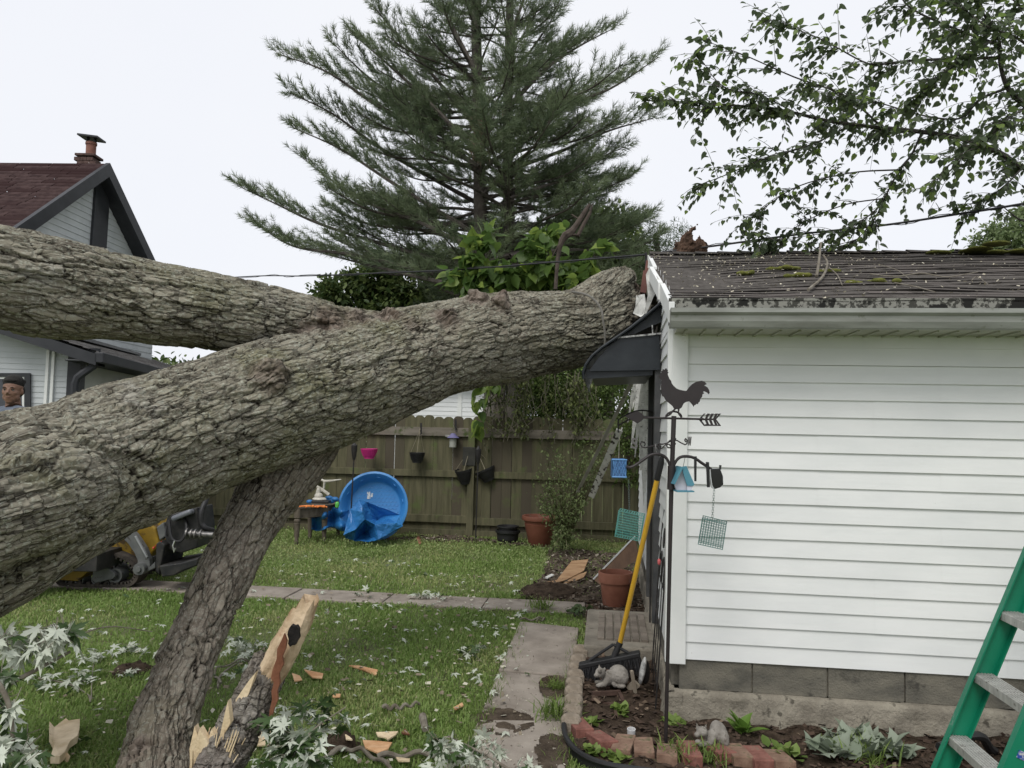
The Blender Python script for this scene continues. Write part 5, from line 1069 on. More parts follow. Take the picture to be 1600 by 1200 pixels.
m=MB(); c=TP(.25,.83,-.03); m.ball(c,(.011,.015,.02),8); m.build('red_bead',mat('red_bead',(.5,.02,.03),(.6,.25,.25),scale=30,rough=.3),t,smooth=True)
# ---- weathervane pole ----
base=gd(1040,1167); tp_=A(1053,650); t=thing('weathervane_pole',base,'tall thin garden pole with rooster weathervane and two curved hanging arms','weathervane')
m=MB(); m.tube([base+V3((0,0,-.03)),A(1046,900),A(1049,760),tp_],[.010,.010,.012,.013],10); m.tube([A(1048.5,765),A(1049.5,728)],.021,10); m.build('pole',brn,t,smooth=True)
z7=lambda x,y:(980+x/7.06,560+y/7.06)
roo=[(345,190),(365,170),(380,150),(372,140),(388,138),(395,118),(412,126),(420,112),(436,108),(436,122),(452,128),(444,140),(458,158),(446,166),(450,185),(468,228),(484,246),(492,275),(512,302),(545,332),(580,346),(622,355),(655,358),(680,322),(715,285),(760,258),(820,246),(855,256),(878,284),(850,298),(885,318),(905,350),(910,380),(900,395),(880,376),(850,362),(835,370),(852,384),(832,396),(826,424),(806,450),(800,478),(786,488),(782,505),(764,502),(752,515),(740,518),(733,535),(722,515),(704,492),(686,474),(660,478),(640,486),(622,500),(612,520),(602,540),(590,552),(560,560),(520,560),(500,525),(470,500),(430,468),(405,425),(388,415),(376,380),(374,320),(376,260),(382,238),(362,222),(352,205)]
def pl(mb,pts,dep,th=.004,n=None):
    P=[at(*p,dep) for p in pts]; k=len(P); d_=V3((0,th,0)); mb.add(P+[p+d_ for p in P],[tuple(range(k)),tuple(range(2*k-1,k-1,-1))]+[(i,k+i,k+(i+1)%k,(i+1)%k) for i in range(k)])
m=MB(); pl(m,[z7(*p) for p in roo],YP)
pl(m,[z7(*p) for p in [(520,555),(545,555),(500,600),(480,625),(455,640),(428,652),(425,645),(455,620),(480,590)]],YP); pl(m,[z7(*p) for p in [(558,552),(580,552),(572,595),(598,650),(592,656),(562,615)]],YP)
m.build('rooster',brn,t)
m=MB(); m.tube([at(*z7(425+.5*0+175*(.5-.5*math.cos(math.pi*k/8)),652-66*math.sin(math.pi*k/8)),YP+.01) for k in range(9)],.005,5); m.tube([A(1006,652.5,YP),A(1100,655,YP)],.0055,6)
z8=lambda x,y:(900+x/3.75,560+y/3.75)
pl(m,[z8(*p) for p in [(285,340),(325,320),(360,308),(385,322),(405,345),(385,365),(360,382),(325,360)]],YP+.002)
pl(m,[z8(*p) for p in [(718,357),(750,323),(760,323),(740,345),(752,357),(738,365),(760,396),(750,396)]],YP)
for a in (0,1,2): x=752+a*24
m2=[(745,357),(760,357),(777,323),(767,323)]
for k in range(3):
    x=750+k*24
    pl(m,[z8(*p) for p in [(x+4,357),(x+18,357),(x+34,323),(x+20,323)]],YP+.001*k); pl(m,[z8(*p) for p in [(x+4,357),(x+20,396),(x+34,396),(x+18,357)]],YP+.001*k)
pl(m,[z8(*p) for p in [(815,357),(822,357),(851,323),(838,323)]],YP+.004); pl(m,[z8(*p) for p in [(815,357),(838,396),(851,396),(822,357)]],YP+.004)
pl(m,[z8(*p) for p in [(760,329),(850,323),(846,328),(762,334)]],YP+.005); pl(m,[z8(*p) for p in [(758,385),(845,391),(850,396),(752,396)]],YP+.005); pl(m,[z8(*p) for p in [(740,352),(820,352),(822,362),(740,362)]],YP+.005)
m.build('arrow',brn,t)
# compass scrolls and letters
def sw(mb,pts,r_=.0035,dep=YP,d2=0): mb.tube([at(*z7(*p),dep+d2*i/len(pts)) for i,p in enumerate(pts)],r_,6)
m=MB(); sw(m,[(500,900),(470,905),(430,945),(380,995),(350,1000),(335,975),(345,945),(365,940),(370,960),(355,965)],d2=-.05)
sw(m,[(510,960),(480,985),(450,985),(435,965),(445,945),(465,950),(480,970)],d2=-.06); sw(m,[(335,965),(300,965),(240,975),(200,985),(160,975),(145,945),(160,920),(190,925),(200,945),(190,965)],d2=.1)
sw(m,[(520,900),(550,905),(600,935),(640,952),(660,940),(660,900),(645,885),(635,900),(645,920)],d2=-.1); sw(m,[(350,945),(400,945),(450,930),(490,905)])
sw(m,[(505,935),(535,945)],.005); sw(m,[(485,885),(540,890)],.005)
m.build('scrolls',brn,t)
def letter(ch,x,y,h,dep,yaw,par):
    fc=bpy.data.curves.new('f','FONT'); fc.body=ch; fc.size=1; fc.extrude=.03; fc.offset=.03; fo_=bpy.data.objects.new('f',fc); COL.objects.link(fo_); bpy.context.view_layer.update(); dg_=bpy.context.evaluated_depsgraph_get(); me_=bpy.data.meshes.new_from_object(fo_.evaluated_get(dg_)); bpy.data.objects.remove(fo_)
    s_=h/.70; c=at(x,y,dep); Mx=Matrix.Translation(c)@Matrix.Rotation(yaw,4,'Z')@Matrix.Rotation(R(90),4,'X')@Matrix.Scale(s_,4)@Matrix.Translation((-.33,-.35,0)); me_.transform(Mx); me_.materials.clear(); me_.materials.append(mat('letter_grey',(.10,.095,.095),(.14,.135,.13),scale=9,rough=.5)); return link('compass_letter',me_,par)  # paler grey than the pole: light reflected by the letters is put into the colour
letter('S',993.5,692.5,.052,YP+.06,0,t); letter('W',1076.5,689,.042,YP-.05,R(62),t); letter('N',1051,690,.042,YP+.14,R(80),t); letter('E',1025,700,.042,YP-.12,R(70),t)
m=MB(); sw8=lambda pts,r_:m.tube(curve([at(*z8(*p),YP) for p in pts],24),r_,8)
sw8([(552,702),(552,650),(545,612),(520,575),(480,562),(440,565),(400,590),(350,625),(315,640),(295,632)],.0075); m.build('hanging_arm',brn,t,smooth=True)
m=MB(); sw8([(570,702),(570,650),(580,612),(605,582),(640,574),(690,582),(740,615),(785,645),(820,668),(840,670)],.0075); m.build('hanging_arm',brn,t,smooth=True)
# blue mesh feeder
bf=mat('feeder_blue',(.08,.20,.42),(.05,.11,.25),scale=90,rough=.45,lo=.45,hi=.55); D_=5.0
m=MB(); c=at(966.5,731.5,D_); m.box(c,(.094,.075,.125)); t=thing('bird_feeder',c,'square blue mesh bird feeder hanging left of the weathervane','bird feeder'); m.build('mesh_body',bf,t,bevel=.012)
m=MB()
for k in range(-4,5):
    for s in (-1,1):
        x0_=k*.0235; a=c+V3((max(-.045,min(.045,x0_-.03)),-.04,-.058)); b_=c+V3((max(-.045,min(.045,x0_+.03)),-.04,.058))
        if s<0: a,b_=V3((b_.x,a.y,a.z)),V3((a.x,b_.y,b_.z))
        m.tube([a,b_],.002,4)
m.tube([c+V3((-.048,-.038,.055)),c+V3((.048,-.038,.055))],.006,5); m.tube([c+V3((-.048,-.038,-.055)),c+V3((.048,-.038,-.055))],.006,5); m.build('lattice',mat('lattice_blue',(.10,.26,.52),(.13,.3,.58),scale=5,rough=.4),t)
m=MB(); m.tube([c+V3((0,0,.062)),at(968,672,YT)],.0025,4); m.build('cord',mat('cord',(.2,.2,.17),(.25,.25,.2),scale=5),t)
# suet cages
def cage(cs,dep,thick,lab,ctop,mm,hang):
    t=thing('suet_cage',at(*ctop,dep),lab,'bird feeder'); P=[at(*z8(*p),dep) for p in cs]; off=V3((.018,thick,.01)); m=MB(); n=10
    def grid(a,b,c,d,n1,n2):
        for i in range(n1+1): m.tube([a.lerp(b,i/n1),d.lerp(c,i/n1)],.0016,4)
        for i in range(n2+1): m.tube([a.lerp(d,i/n2),b.lerp(c,i/n2)],.0016,4)
    a,b,c,d=P; a2_,b2,c2,d2=[p+off for p in P]; grid(a,b,c,d,n,n); grid(a2_,b2,c2,d2,n,n); grid(a,b,b2,a2_,n,2); grid(d,c,c2,d2,n,2); grid(a,d,d2,a2_,n,2); grid(b,c,c2,b2,n,2)
    for q in ([a,b,c,d],[a2_,b2,c2,d2]): m.tube(q,.003,5,closed=True)
    m.build('wire_cage',mm,t)
    m=MB(); e=at(*z8(*hang),dep); s=(a.lerp(b,.4)+a2_.lerp(b2,.4))/2; n=int((e-s).length/.012)
    for i in range(n): q=s.lerp(e,(i+.5)/n); w_=V3((.004,0,0)) if i%2 else V3((0,.004,0)); h_=V3((0,0,.008)); m.tube([q+w_+h_,q+w_-h_,q-w_-h_,q-w_+h_],.0012,3,closed=True)
    m.build('chain',mat('chain_grey',(.15,.2,.18),(.25,.3,.28),scale=9,rough=.4,metal=.5),t)
tl_m=mat('teal_wire',(.10,.34,.30),(.16,.42,.38),scale=9,rough=.5); tl_d=mat('dull_teal_wire',(.05,.12,.11),(.09,.2,.18),scale=9,rough=.5)
cage([(250,893),(395,925),(370,1070),(228,1043)],5.0,.05,'turquoise wire suet cage hanging behind the yellow broom handle',(980,820),tl_m,(307,700))
cage([(740,940),(880,975),(858,1120),(716,1088)],3.8,.055,'greenish wire suet cage hanging in front of the white siding',(1116,830),tl_d,(810,762))
# birdhouse feeder
bt=mat('teal_paint',(.06,.20,.27),(.09,.26,.33),scale=9,rough=.5); c=z8(625,700); t=thing('birdhouse',at(*c,3.9),'small white birdhouse with teal roof hanging right of the pole','birdhouse')
m=MB(); fr=[z8(*p) for p in [(618,655),(655,768),(590,768),(578,725)]]; pl(m,[z8(*p) for p in [(620,650),(650,735),(652,770),(588,772),(575,730)]],3.9,.09); m.build('body',mat('lilac_white',(.58,.56,.62),(.64,.63,.67),scale=5,rough=.5),t)
m=MB(); pl(m,[z8(*p) for p in [(617,634),(628,640),(580,738),(570,736)]],3.86,.12); pl(m,[z8(*p) for p in [(618,636),(648,631),(694,737),(688,747),(652,746)]],3.87,.012); m.build('roof',bt,t)
m=MB(); pl(m,[z8(*p) for p in [(652,742),(688,745),(676,772),(652,774)]],3.875,.01); m.build('side_wall',MATS['lilac_white'],t)
m=MB(); q=[at(*z8(*p),3.88) for p in [(580,776),(680,776)]]; m.bar(q[0],q[1],.10,.006); m.build('floor',bt,t)
m=MB(); m.tube([at(*z8(628,634),3.93),at(*z8(640,576),YP)],.0015,4); m.build('wire',blk,t)
# black strap feeder
t=thing('strap_feeder',at(*z8(820,700),3.9),'bent black plastic feeder with straps clipped to the right arm','bird feeder'); m=MB()
pl(m,[z8(*p) for p in [(694,574),(708,574),(706,720),(696,720)]],3.9,.012); pl(m,[z8(*p) for p in [(764,607),(780,608),(785,755),(770,756)]],3.9,.012); pl(m,[z8(*p) for p in [(842,625),(853,626),(850,652),(842,650)]],3.92,.012); m.build('straps',bpl,t)
m=MB(); c=[at(*z8(*p),3.9) for p in [(787,648),(845,645),(862,690),(864,740),(845,757),(808,768),(800,745),(793,700)]]; m.add(c+[p+V3((.012,.10,0)) for p in c],[tuple(range(8)),tuple(range(15,7,-1))]+[(i,8+i,8+(i+1)%8,(i+1)%8) for i in range(8)]); m.build('shell',mat('gloss_black',(.008,.008,.009),rough=.18,spec=.6),t,bevel=.004)
m=MB(); m.tube([at(*z8(*p),3.895) for p in [(786,650),(790,700),(797,745),(808,767)]],.0025,5); m.build('clear_edge',mat('pale_edge',(.5,.52,.52),rough=.3),t)
# ---- push broom ----
t=thing('push_broom',gd(950,1068),'push broom with yellow handle and black bristles leaning on the garage corner','broom'); ha=at(1033,722,4.62); hb=at(967,1012,5.0)
m=MB(); m.tube([ha.lerp(hb,.05),hb],.0155,12); m.build('handle',mat('yellow_paint',(.55,.32,.03),(.68,.40,.04),scale=14,rough=.4,stretch=(1,1,.3),c3=(.35,.2,.03),s3=20,t3=.66),t,smooth=True)
m=MB(); m.tube([at(1035,712,4.61),ha,ha.lerp(hb,.09)],[.010,.019,.018],12); m.build('grip',bpl,t,smooth=True)
bA=at(905,1040,5.02); bB=at(1000,1021,4.96); mid=bA.lerp(bB,.56)
m=MB(); m.tube([hb.lerp(ha,.03),mid+V3((0,0,.0))],[.022,.020],10); m.tube([mid+V3((.0,0,.09)),mid.lerp(bA,.7)+V3((0,0,.02))],.010,8); m.tube([mid+V3((.0,0,.09)),mid.lerp(bB,.55)+V3((0,0,.02))],.010,8); m.build('brace',bpl,t,smooth=True)
m=MB(); m.bar(bA,bB,.075,.03); m.build('head_block',bpl,t,bevel=.006)
m=MB()
for i in range(46):
    for j in range(5):
        p=bA.lerp(bB,(i+.5)/46)+V3((0,-.032+j*.016,-.012)); e=p+V3((random.gauss(.0,.012)+(i/46-.5)*.05,random.gauss(0,.01)+(j-2)*.006,-.105)); m.tube([p,e],[.0036,.002],4)
m.build('bristles',mat('bristle',(.012,.012,.013),(.03,.03,.032),scale=40,rough=.6),t)
# ---- stone animals ----
sto=mat('cast_stone',(.17,.155,.135),(.30,.28,.25),scale=14,rough=.95,bump=.004,bscale=90,c3=(.10,.09,.07),s3=26,t3=.58,w3=.1)
def beast(parts,legs,ears,name,lab,org,dep,eyes=()):
    m=MB(); sc_=dep/F
    S=lambda x,y,dy=0:at(x,y,dep+dy)
    for (x,y,rx,ry,rz,dy,rot) in parts: m.ball(S(x,y,dy),(rx*sc_,ry*sc_,rz*sc_),10,Matrix.Rotation(rot,3,'Y'))
    for pts,rr in legs: m.tube([S(*p) for p in pts],[r_*sc_ for r_ in rr],9); m.ball(S(*pts[-1]),rr[-1]*sc_,6)
    for (x,y,dx,h,dy) in ears: m.tube([S(x,y,dy),S(x+dx,y-h,dy)],[3.2*sc_,.5*sc_],6)
    o=m.build('statue',sto); r_=o.modifiers.new('r','REMESH'); r_.mode='VOXEL'; r_.voxel_size=.0035; r_.use_smooth_shade=True; s=o.modifiers.new('s','SMOOTH'); s.iterations=5; s.factor=.5
    tx_=bpy.data.textures.new('grain','CLOUDS'); tx_.noise_scale=.02; d_=o.modifiers.new('d','DISPLACE'); d_.texture=tx_; d_.strength=.006
    o.name=name; tag(o,lab,'statue')
    return o
beast([(966,1056,16,17,16.5,.02,.1),(973,1059,9.5,6,10,-.03,0),(951,1059,9,9,13,0,.5),(938,1051,8,7.5,7.5,-.02,0),(932,1055,4,4,3.6,-.035,0),(937,1048,3.4,2,3.2,-.055,0),(970,1072,8,5,3.5,-.03,0),(961,1068,5,4,6,-.02,0)],[([(949,1062,-.02),(944,1069,-.04),(934,1071,-.05)],[6,4.5,3]),([(952,1064,.02),(940,1066,.0),(932,1066,-.02)],[5,4,3])],[(937,1046,-1,8,0),(944,1047,1,5,.02)],'stone_cat','grey stone cat statue hunched in front of the broom bristles',None,4.82)
beast([(1123,1145,13,13,19,.02,-.35),(1131,1154,8,9,14,-.01,-.1),(1112,1150,9,9,12,0,.6),(1097,1143,9,8,7.5,-.02,.2),(1089,1148,4.5,4.5,4,-.03,0),(1097,1139,6,6,4,-.02,0),(1091,1159,5,5,4,-.03,0),(1135,1163,5,5,6,0,0)],[([(1114,1152,-.01),(1110,1161,-.03),(1095,1164,-.04)],[6,4.5,3.5]),([(1112,1156,.03),(1100,1162,.02),(1092,1162,.0)],[5,4,3])],[(1090,1139,-1.5,10,-.01),(1102,1137,2,6,.03)],'stone_cat','pale stone cat statue with pointed ears crouched near the leafy sprout by the footing',None,3.95)
# ---- bricks, edging stones ----
bred=mat('brick_red',(.15,.06,.045),(.26,.115,.09),scale=20,rough=.95,bump=.004,bscale=90,c3=(.16,.13,.09),s3=18,t3=.6,w3=.1); btan=mat('brick_brown',(.16,.095,.065),(.26,.17,.12),scale=18,rough=.95,bump=.004,bscale=90,c3=(.08,.09,.04),s3=14,t3=.6,w3=.1)
bl_=[(907,1157,.2,0,.02,'first red brick at the left end of the brick edging, beside the pale stones'),(941,1178,.35,0,.05,'second brick from the left of the brick edging, red and tilted'),(977,1187,-.3,1,-.05,'brown brick of the edging just left of the weathervane pole, beside a weed'),(1009,1192,-.12,1,-.06,'brown-red brick of the edging, fourth from its left end'),(1046,1200,-.2,1,0,'mossy brown brick of the edging half under weeds, fifth from its left end'),(1081,1198,-.05,0,0,'red brick of the edging in front of the right stone cat'),(1126,1196,.3,0,0,'small bright red brick just right of the grassy weed in the edging'),(1158,1201,.03,1,0,'tan brick of the edging, third visible from the right end'),(1190,1206,.05,0,0,'red brick of the edging, second visible from the right end'),(1224,1210,.0,1,0,'brown brick at the right end of the visible brick edging')]
for x,y,a,k,tl2,lab in bl_:
    m=MB(); m.box((0,0,0),(.098,.20,.06)); o=m.build('edging_brick',btan if k else bred,bevel=.005); o.location=gd(x,y)+V3((0,.06,.035)); o.rotation_euler=(random.uniform(-.12,.02),tl2,a); tag(o,lab,'brick','bricks edging the flower bed')
es=mat('edging_stone',(.20,.165,.125),(.34,.29,.23),scale=14,rough=.95,bump=.004,bscale=80,c3=(.12,.10,.075),s3=11,t3=.6,w3=.1)
pts=[(907,1030),(903,1046),(901,1058),(899,1071),(897,1084),(896,1097),(896,1112),(894,1128),(892,1145)]
nm=['backmost','second from the back','third from the back','fourth from the back','middle','fourth from the front','third from the front','second from the front','frontmost']
for (x,y),n_ in zip(pts,nm):
    m=MB(); m.lathe([(0,.0),(.055,0),(.055,.075),(.04,.095),(.0,.1)],(0,0,0),14,Matrix.Identity(3)); m.box((.0,0,.04),(.09,.11,.07)); o=m.build('edging_stone',es,bevel=.006); o.location=gd(x,y); o.rotation_euler=(0,0,random.uniform(-.2,.2)); tag(o,f'pale scalloped concrete edging block beside the walkway, {n_} of its row','edging block','concrete blocks edging the flower bed')
m=MB(); c=curve([gd(886,1130),gd(881,1150),gd(884,1170),gd(896,1188),gd(916,1203),gd(945,1214),gd(990,1222),gd(1060,1230)],40); m.tube([p+V3((0,0,.06)) for p in c],.014,8); k=len(c); m.add([p+V3((0,0,.06)) for p in c]+[p+V3((0,0,-.02)) for p in c]+[p+V3((.006,.006,.06)) for p in c]+[p+V3((.006,.006,-.02)) for p in c],[(i,i+1,k+i+1,k+i) for i in range(k-1)]+[(2*k+i,3*k+i,3*k+i+1,2*k+i+1) for i in range(k-1)])
tag(m.build('lawn_edging',bpl,smooth=True),'black plastic lawn edging curving around the bed corner','lawn edging')
# bed bits
m=MB(); c=gd(986,1157); m.lathe([(0,0),(.02,0),(.022,.042),(.018,.042),(.016,.01),(0,.01)],(0,0,0),16,Matrix.Rotation(.15,3,'X')); o=m.build('plastic_cup',mat('milky_plastic',(.55,.55,.55),(.65,.65,.65),scale=5,rough=.4),smooth=True); o.location=c+V3((0,0,.02)); tag(o,'tiny milky white plastic cup on the bare bed soil','cup')
m=MB(); m.ball(at(1004,1048,4.75),(.018,.03,.085),10,Matrix.Rotation(.18,3,'Y')); t=thing('solar_light',gd(1004,1068),'fallen garden light with pale disc face beside the trellis foot','garden light'); m.build('disc',mat('disc_pale',(.5,.5,.48),(.2,.2,.2),scale=30,rough=.3,lo=.4,hi=.6),t,smooth=True); m=MB(); m.ball(at(1008,1050,4.80),(.03,.035,.075),8); m.build('housing',blk,t,smooth=True)
rst=mat('rusty_iron',(.05,.03,.022),(.10,.06,.045),scale=20,rough=.9)
m=MB(); m.bar(gd(925,1092)+V3((0,0,.03)),gd(968,1090)+V3((0,0,.03)),.02,.025); m.bar(gd(950,1085)+V3((0,0,.03)),gd(949,1073)+V3((0,0,.10)),.02,.02); m.bar(gd(966,1088)+V3((0,0,.03)),gd(974,1102)+V3((0,0,.02)),.02,.02); m.bar(gd(924,1101)+V3((0,0,.025)),gd(960,1108)+V3((0,0,.025)),.015,.015); tag(m.build('scrap_iron',rst),'broken rusty iron frame lying in front of the left stone cat','scrap iron')
m=MB(); m.bar(gd(975,1165)+V3((0,0,.03)),gd(1038,1170)+V3((0,0,.03)),.012,.012); tag(m.build('iron_rod',rst),'rusty rod lying on the soil left of the pole foot','rod')
m=MB(); m.bar(gd(993,1090)+V3((0,0,.02)),at(987,1048,4.75),.018,.014); m.bar(gd(983,1085)+V3((0,0,.03)),gd(995,1088)+V3((0,0,.08)),.05,.02,Gv); tag(m.build('wood_shard',mat('shard',(.25,.21,.16),(.38,.33,.26),scale=9,rough=.9)),'splintered pale stake upright between the left stone cat and garden light','stake')
# ---- rotted stump chunk beyond the ridge ----
rot_=mat('rotten_wood',(.04,.023,.015),(.13,.078,.052),scale=9,rough=1,stretch=(1,1,.3),bump=.012,bscale=30)
m=MB()
def tuft(x0,x1,y0,n,hh,sp=0):
    for i in range(n):
        x=random.uniform(x0,x1); Yd=7.35+random.uniform(-.12,.12); k=1-abs((x-(x0+x1)/2)/(x1-x0))*1.1; b=at(x,396,Yd); h=hh*k*random.uniform(.6,1); e=b+V3((random.uniform(-.03,.03)+sp,0,h)); r_=random.uniform(.012,.03); m.tube([b,b.lerp(e,.6)+V3((random.uniform(-.015,.015),0,0)),e],[r_,r_*.8,r_*.2],5)
tuft(1062,1084,392,70,.27); tuft(1080,1103,392,60,.21); tuft(1055,1066,392,14,.18); m.tube([at(1075,368,7.3),at(1082,358,7.3),at(1092,348,7.3)],[.03,.018,.004],5)
ctr2=at(1080,388,7.35); o=m.build('rotten_stump',rot_); d_=o.modifiers.new('r','REMESH'); d_.mode='VOXEL'; d_.voxel_size=.012; tx_=bpy.data.textures.new('rt','CLOUDS'); tx_.noise_scale=.04; dd_=o.modifiers.new('d','DISPLACE'); dd_.texture=tx_; dd_.strength=.05
tag(o,'shaggy brown rotten wood chunk stuck up beyond the garage ridge','wood chunk')
# dead forked snag behind the trunk
m=MB(); sn=mat('snag',(.045,.034,.028),(.095,.075,.062),scale=12,rough=.95,bump=.01,bscale=40)
c=lambda *p:[at(x,y,8.3) for x,y in p]
m.tube(curve(c((868,452),(872,400),(880,372),(893,362),(905,345),(918,325),(922,318)),14),[.02,.02,.022,.026,.035,.045,.045,.035,.03,.03,.026,.022,.018,.006],8); m.tube(c((893,366),(903,368),(912,350),(922,332),(926,318)),[.02,.024,.022,.018,.005],7); m.tube(c((893,335),(905,343),(913,335)),[.008,.012,.02],5); m.tube(c((880,375),(872,385),(862,402)),[.03,.015,.005],5)
tag(m.build('broken_branch',sn,smooth=True),'bare forked dead branch standing up among the broad leaves behind the trunk','branch')
m=MB(); c=lambda *p:[at(x,y,5.95+dy) for x,y,dy in p]; m.tube(curve(c((893,456,.0),(915,460,-.02),(930,470,-.06),(940,485,-.1),(942,500,-.12),(945,520,-.12),(944,545,-.1),(936,570,-.02),(928,585,.1)),24),.009,6); tag(m.build('loop_wire',mat('grey_wire',(.12,.115,.1),(.18,.17,.15),scale=9,rough=.6),smooth=True),'grey wire looped round the trunk end near the awning','wire')
# =================== SPLINTERED LOG ===================
lg=stn([(290,1330,36,2.9),(310,1270,33,2.95),(344,1195,31,3.05),(372,1140,28,3.15),(398,1090,26,3.22),(416,1055,24,3.28),(428,1030,21,3.33),(440,1010,15,3.36)])
def barktube(st,n1,n2,A=(.010,.005),big=(.12,.04),small=(.05,.018),ragged=None):
    S=spline(st,n1); C=S[:,:3]; T=np.gradient(C,axis=0); T/=np.linalg.norm(T,axis=1,keepdims=True); U=np.cross(T,[0,1.,.0]); U/=np.linalg.norm(U,axis=1,keepdims=True); W=np.cross(T,U)
    a=np.linspace(0,2*np.pi,n2,endpoint=False); nrm=U[:,None]*np.cos(a)[None,:,None]+W[:,None]*np.sin(a)[None,:,None]
    P=(C[:,None]+nrm*S[:,3][:,None,None]).reshape(-1,3); s=np.concatenate([[0],np.cumsum(np.linalg.norm(np.diff(C,axis=0),axis=1))])
    rm=S[:,3].mean(); q=np.stack([np.repeat(s,n2),np.tile(np.cos(a)*rm,n1),np.tile(np.sin(a)*rm,n1)],1).astype(np.float32)
    h,hc,rc=barkheight(q+7,P,nrm.reshape(-1,3),big,small,A); P=P+nrm.reshape(-1,3)*h[:,None]
    i=np.arange(n1*n2).reshape(n1,n2); F_=np.stack([i[:-1],np.roll(i[:-1],-1,1),np.roll(i[1:],-1,1),i[1:]],-1)
    if ragged is not None:
        lim=n1*ragged(a); keep=(np.arange(n1-1)[:,None]<lim[None,:]); F_=F_[keep]
    return P,F_.reshape(-1,4),hc,rc
dkb=barkmat('log_bark',g1=(.10,.085,.075),g2=(.20,.175,.155),dark=(.03,.022,.018),mossf=.12,lich=(.24,.22,.2))
t=thing('splintered_log',gd(320,1240),'snapped log with torn pale heartwood leaning up out of the lawn beside the prop branch','log')
rag=lambda a:.88+.10*np.cos(a-2.6)+.03*np.sin(a*5)+.02*np.sin(a*11)
P,Fq,hc,rc=barktube(lg,230,150,ragged=rag); npmesh('bark',P,[Fq],dkb,t,attrs={'h':hc,'cell':rc,'red':hc*0,'q':P-P[0]},smooth=True)
heart=mat('heartwood',(.33,.23,.135),(.55,.43,.29),scale=7,rough=.85,stretch=(1.5,1.5,.5),c3=(.26,.10,.045),s3=5,t3=.56,w3=.08,bump=.006,bscale=60,lo=.4,hi=.6)
hs=stn([(346,1195,17,3.10),(374,1140,16,3.19),(404,1085,17,3.24),(430,1045,20,3.25),(448,1012,21,3.27),(461,988,19,3.29),(471,968,18,3.3),(478,950,15,3.31)])
m=MB(); S=spline(hs,26); n=20; vs=[]; T=np.gradient(S[:,:3],axis=0); T/=np.linalg.norm(T,axis=1,keepdims=True); U=np.cross(T,[0,1.,0]);U/=np.linalg.norm(U,axis=1,keepdims=True);W=np.cross(T,U)
for i in range(26):
    for j in range(n):
        a=2*math.pi*j/n; rr=S[i,3]*(1+.16*math.sin(a*3+i*.07)+.09*math.sin(a*7+1)+.05*random.uniform(-1,1)); e=(random.uniform(-.06,.07) if i==25 else 0); vs.append(V3(S[i,:3]+(U[i]*math.cos(a)+W[i]*math.sin(a))*rr+T[i]*e))
m.add(vs,[(i*n+j,i*n+(j+1)%n,(i+1)*n+(j+1)%n,(i+1)*n+j) for i in range(25) for j in range(n)]+[tuple(25*n+j for j in range(n))]); m.build('heartwood',heart,t,smooth=False)
# knot hole, red bark flap, splinter slab on the left edge
m=MB(); c=at(457,1000,3.17); 
kh=[(452,981),(455,977),(459,979),(463,978),(466,983),(466,990),(467,997),(464,1002),(461,1008),(457,1008),(453,1011),(450,1006),(451,999),(449,992),(450,986)]
pl(m,kh,3.185,.03)
m.build('knot_hole',mat('hole_shade',(.006,.005,.005),(.02,.016,.014),scale=30,rough=.95,bump=.01,bscale=60),t)  # shade inside the hole painted as a flat near-black patch
redw=mat('red_cambium',(.15,.055,.028),(.25,.11,.06),scale=14,rough=.85,stretch=(1,1,.3),bump=.004,bscale=60)
m=MB(); q=[(444,990),(448,1002),(446,1014),(441,1026),(443,1038),(436,1052),(437,1068),(433,1080),(434,1094),(428,1108),(424,1124),(420,1128),(421,1110),(425,1094),(424,1080),(428,1066),(423,1060),(426,1046),(432,1030),(433,1014),(440,1000)]; pl(m,q,3.165,.015); m.build('torn_inner_bark',redw,t)
pale=mat('pale_splinter',(.55,.42,.25),(.80,.66,.46),scale=10,rough=.8,stretch=(1,1,.25),bump=.004,bscale=70)
m=MB(); 
for q,d0 in (([(400,1050),(390,1062),(358,1108),(330,1160),(304,1215),(318,1225),(340,1175),(360,1135),(388,1085)],3.14),([(330,1170),(312,1138),(308,1150),(300,1160),(296,1200),(330,1215)],3.02),([(345,1165),(330,1140),(322,1165),(318,1210),(345,1200)],3.04),([(312,1160),(304,1135),(296,1170),(298,1210),(320,1210)],3.06),([(360,1130),(356,1095),(350,1120),(340,1165)],3.04)):
    pl(m,q,d0,.035)
for k in range(40):
    x=random.uniform(292,350); y=1225-random.uniform(0,15); x2=x+random.uniform(0,26)+(x-290)*.2; y2=1215-random.uniform(35,80); d0=3.0+random.uniform(0,.08); m.tube([at(x,y,d0),at(x2,y2,d0)],[.008,.0015],4)
m.build('splinters',pale,t)
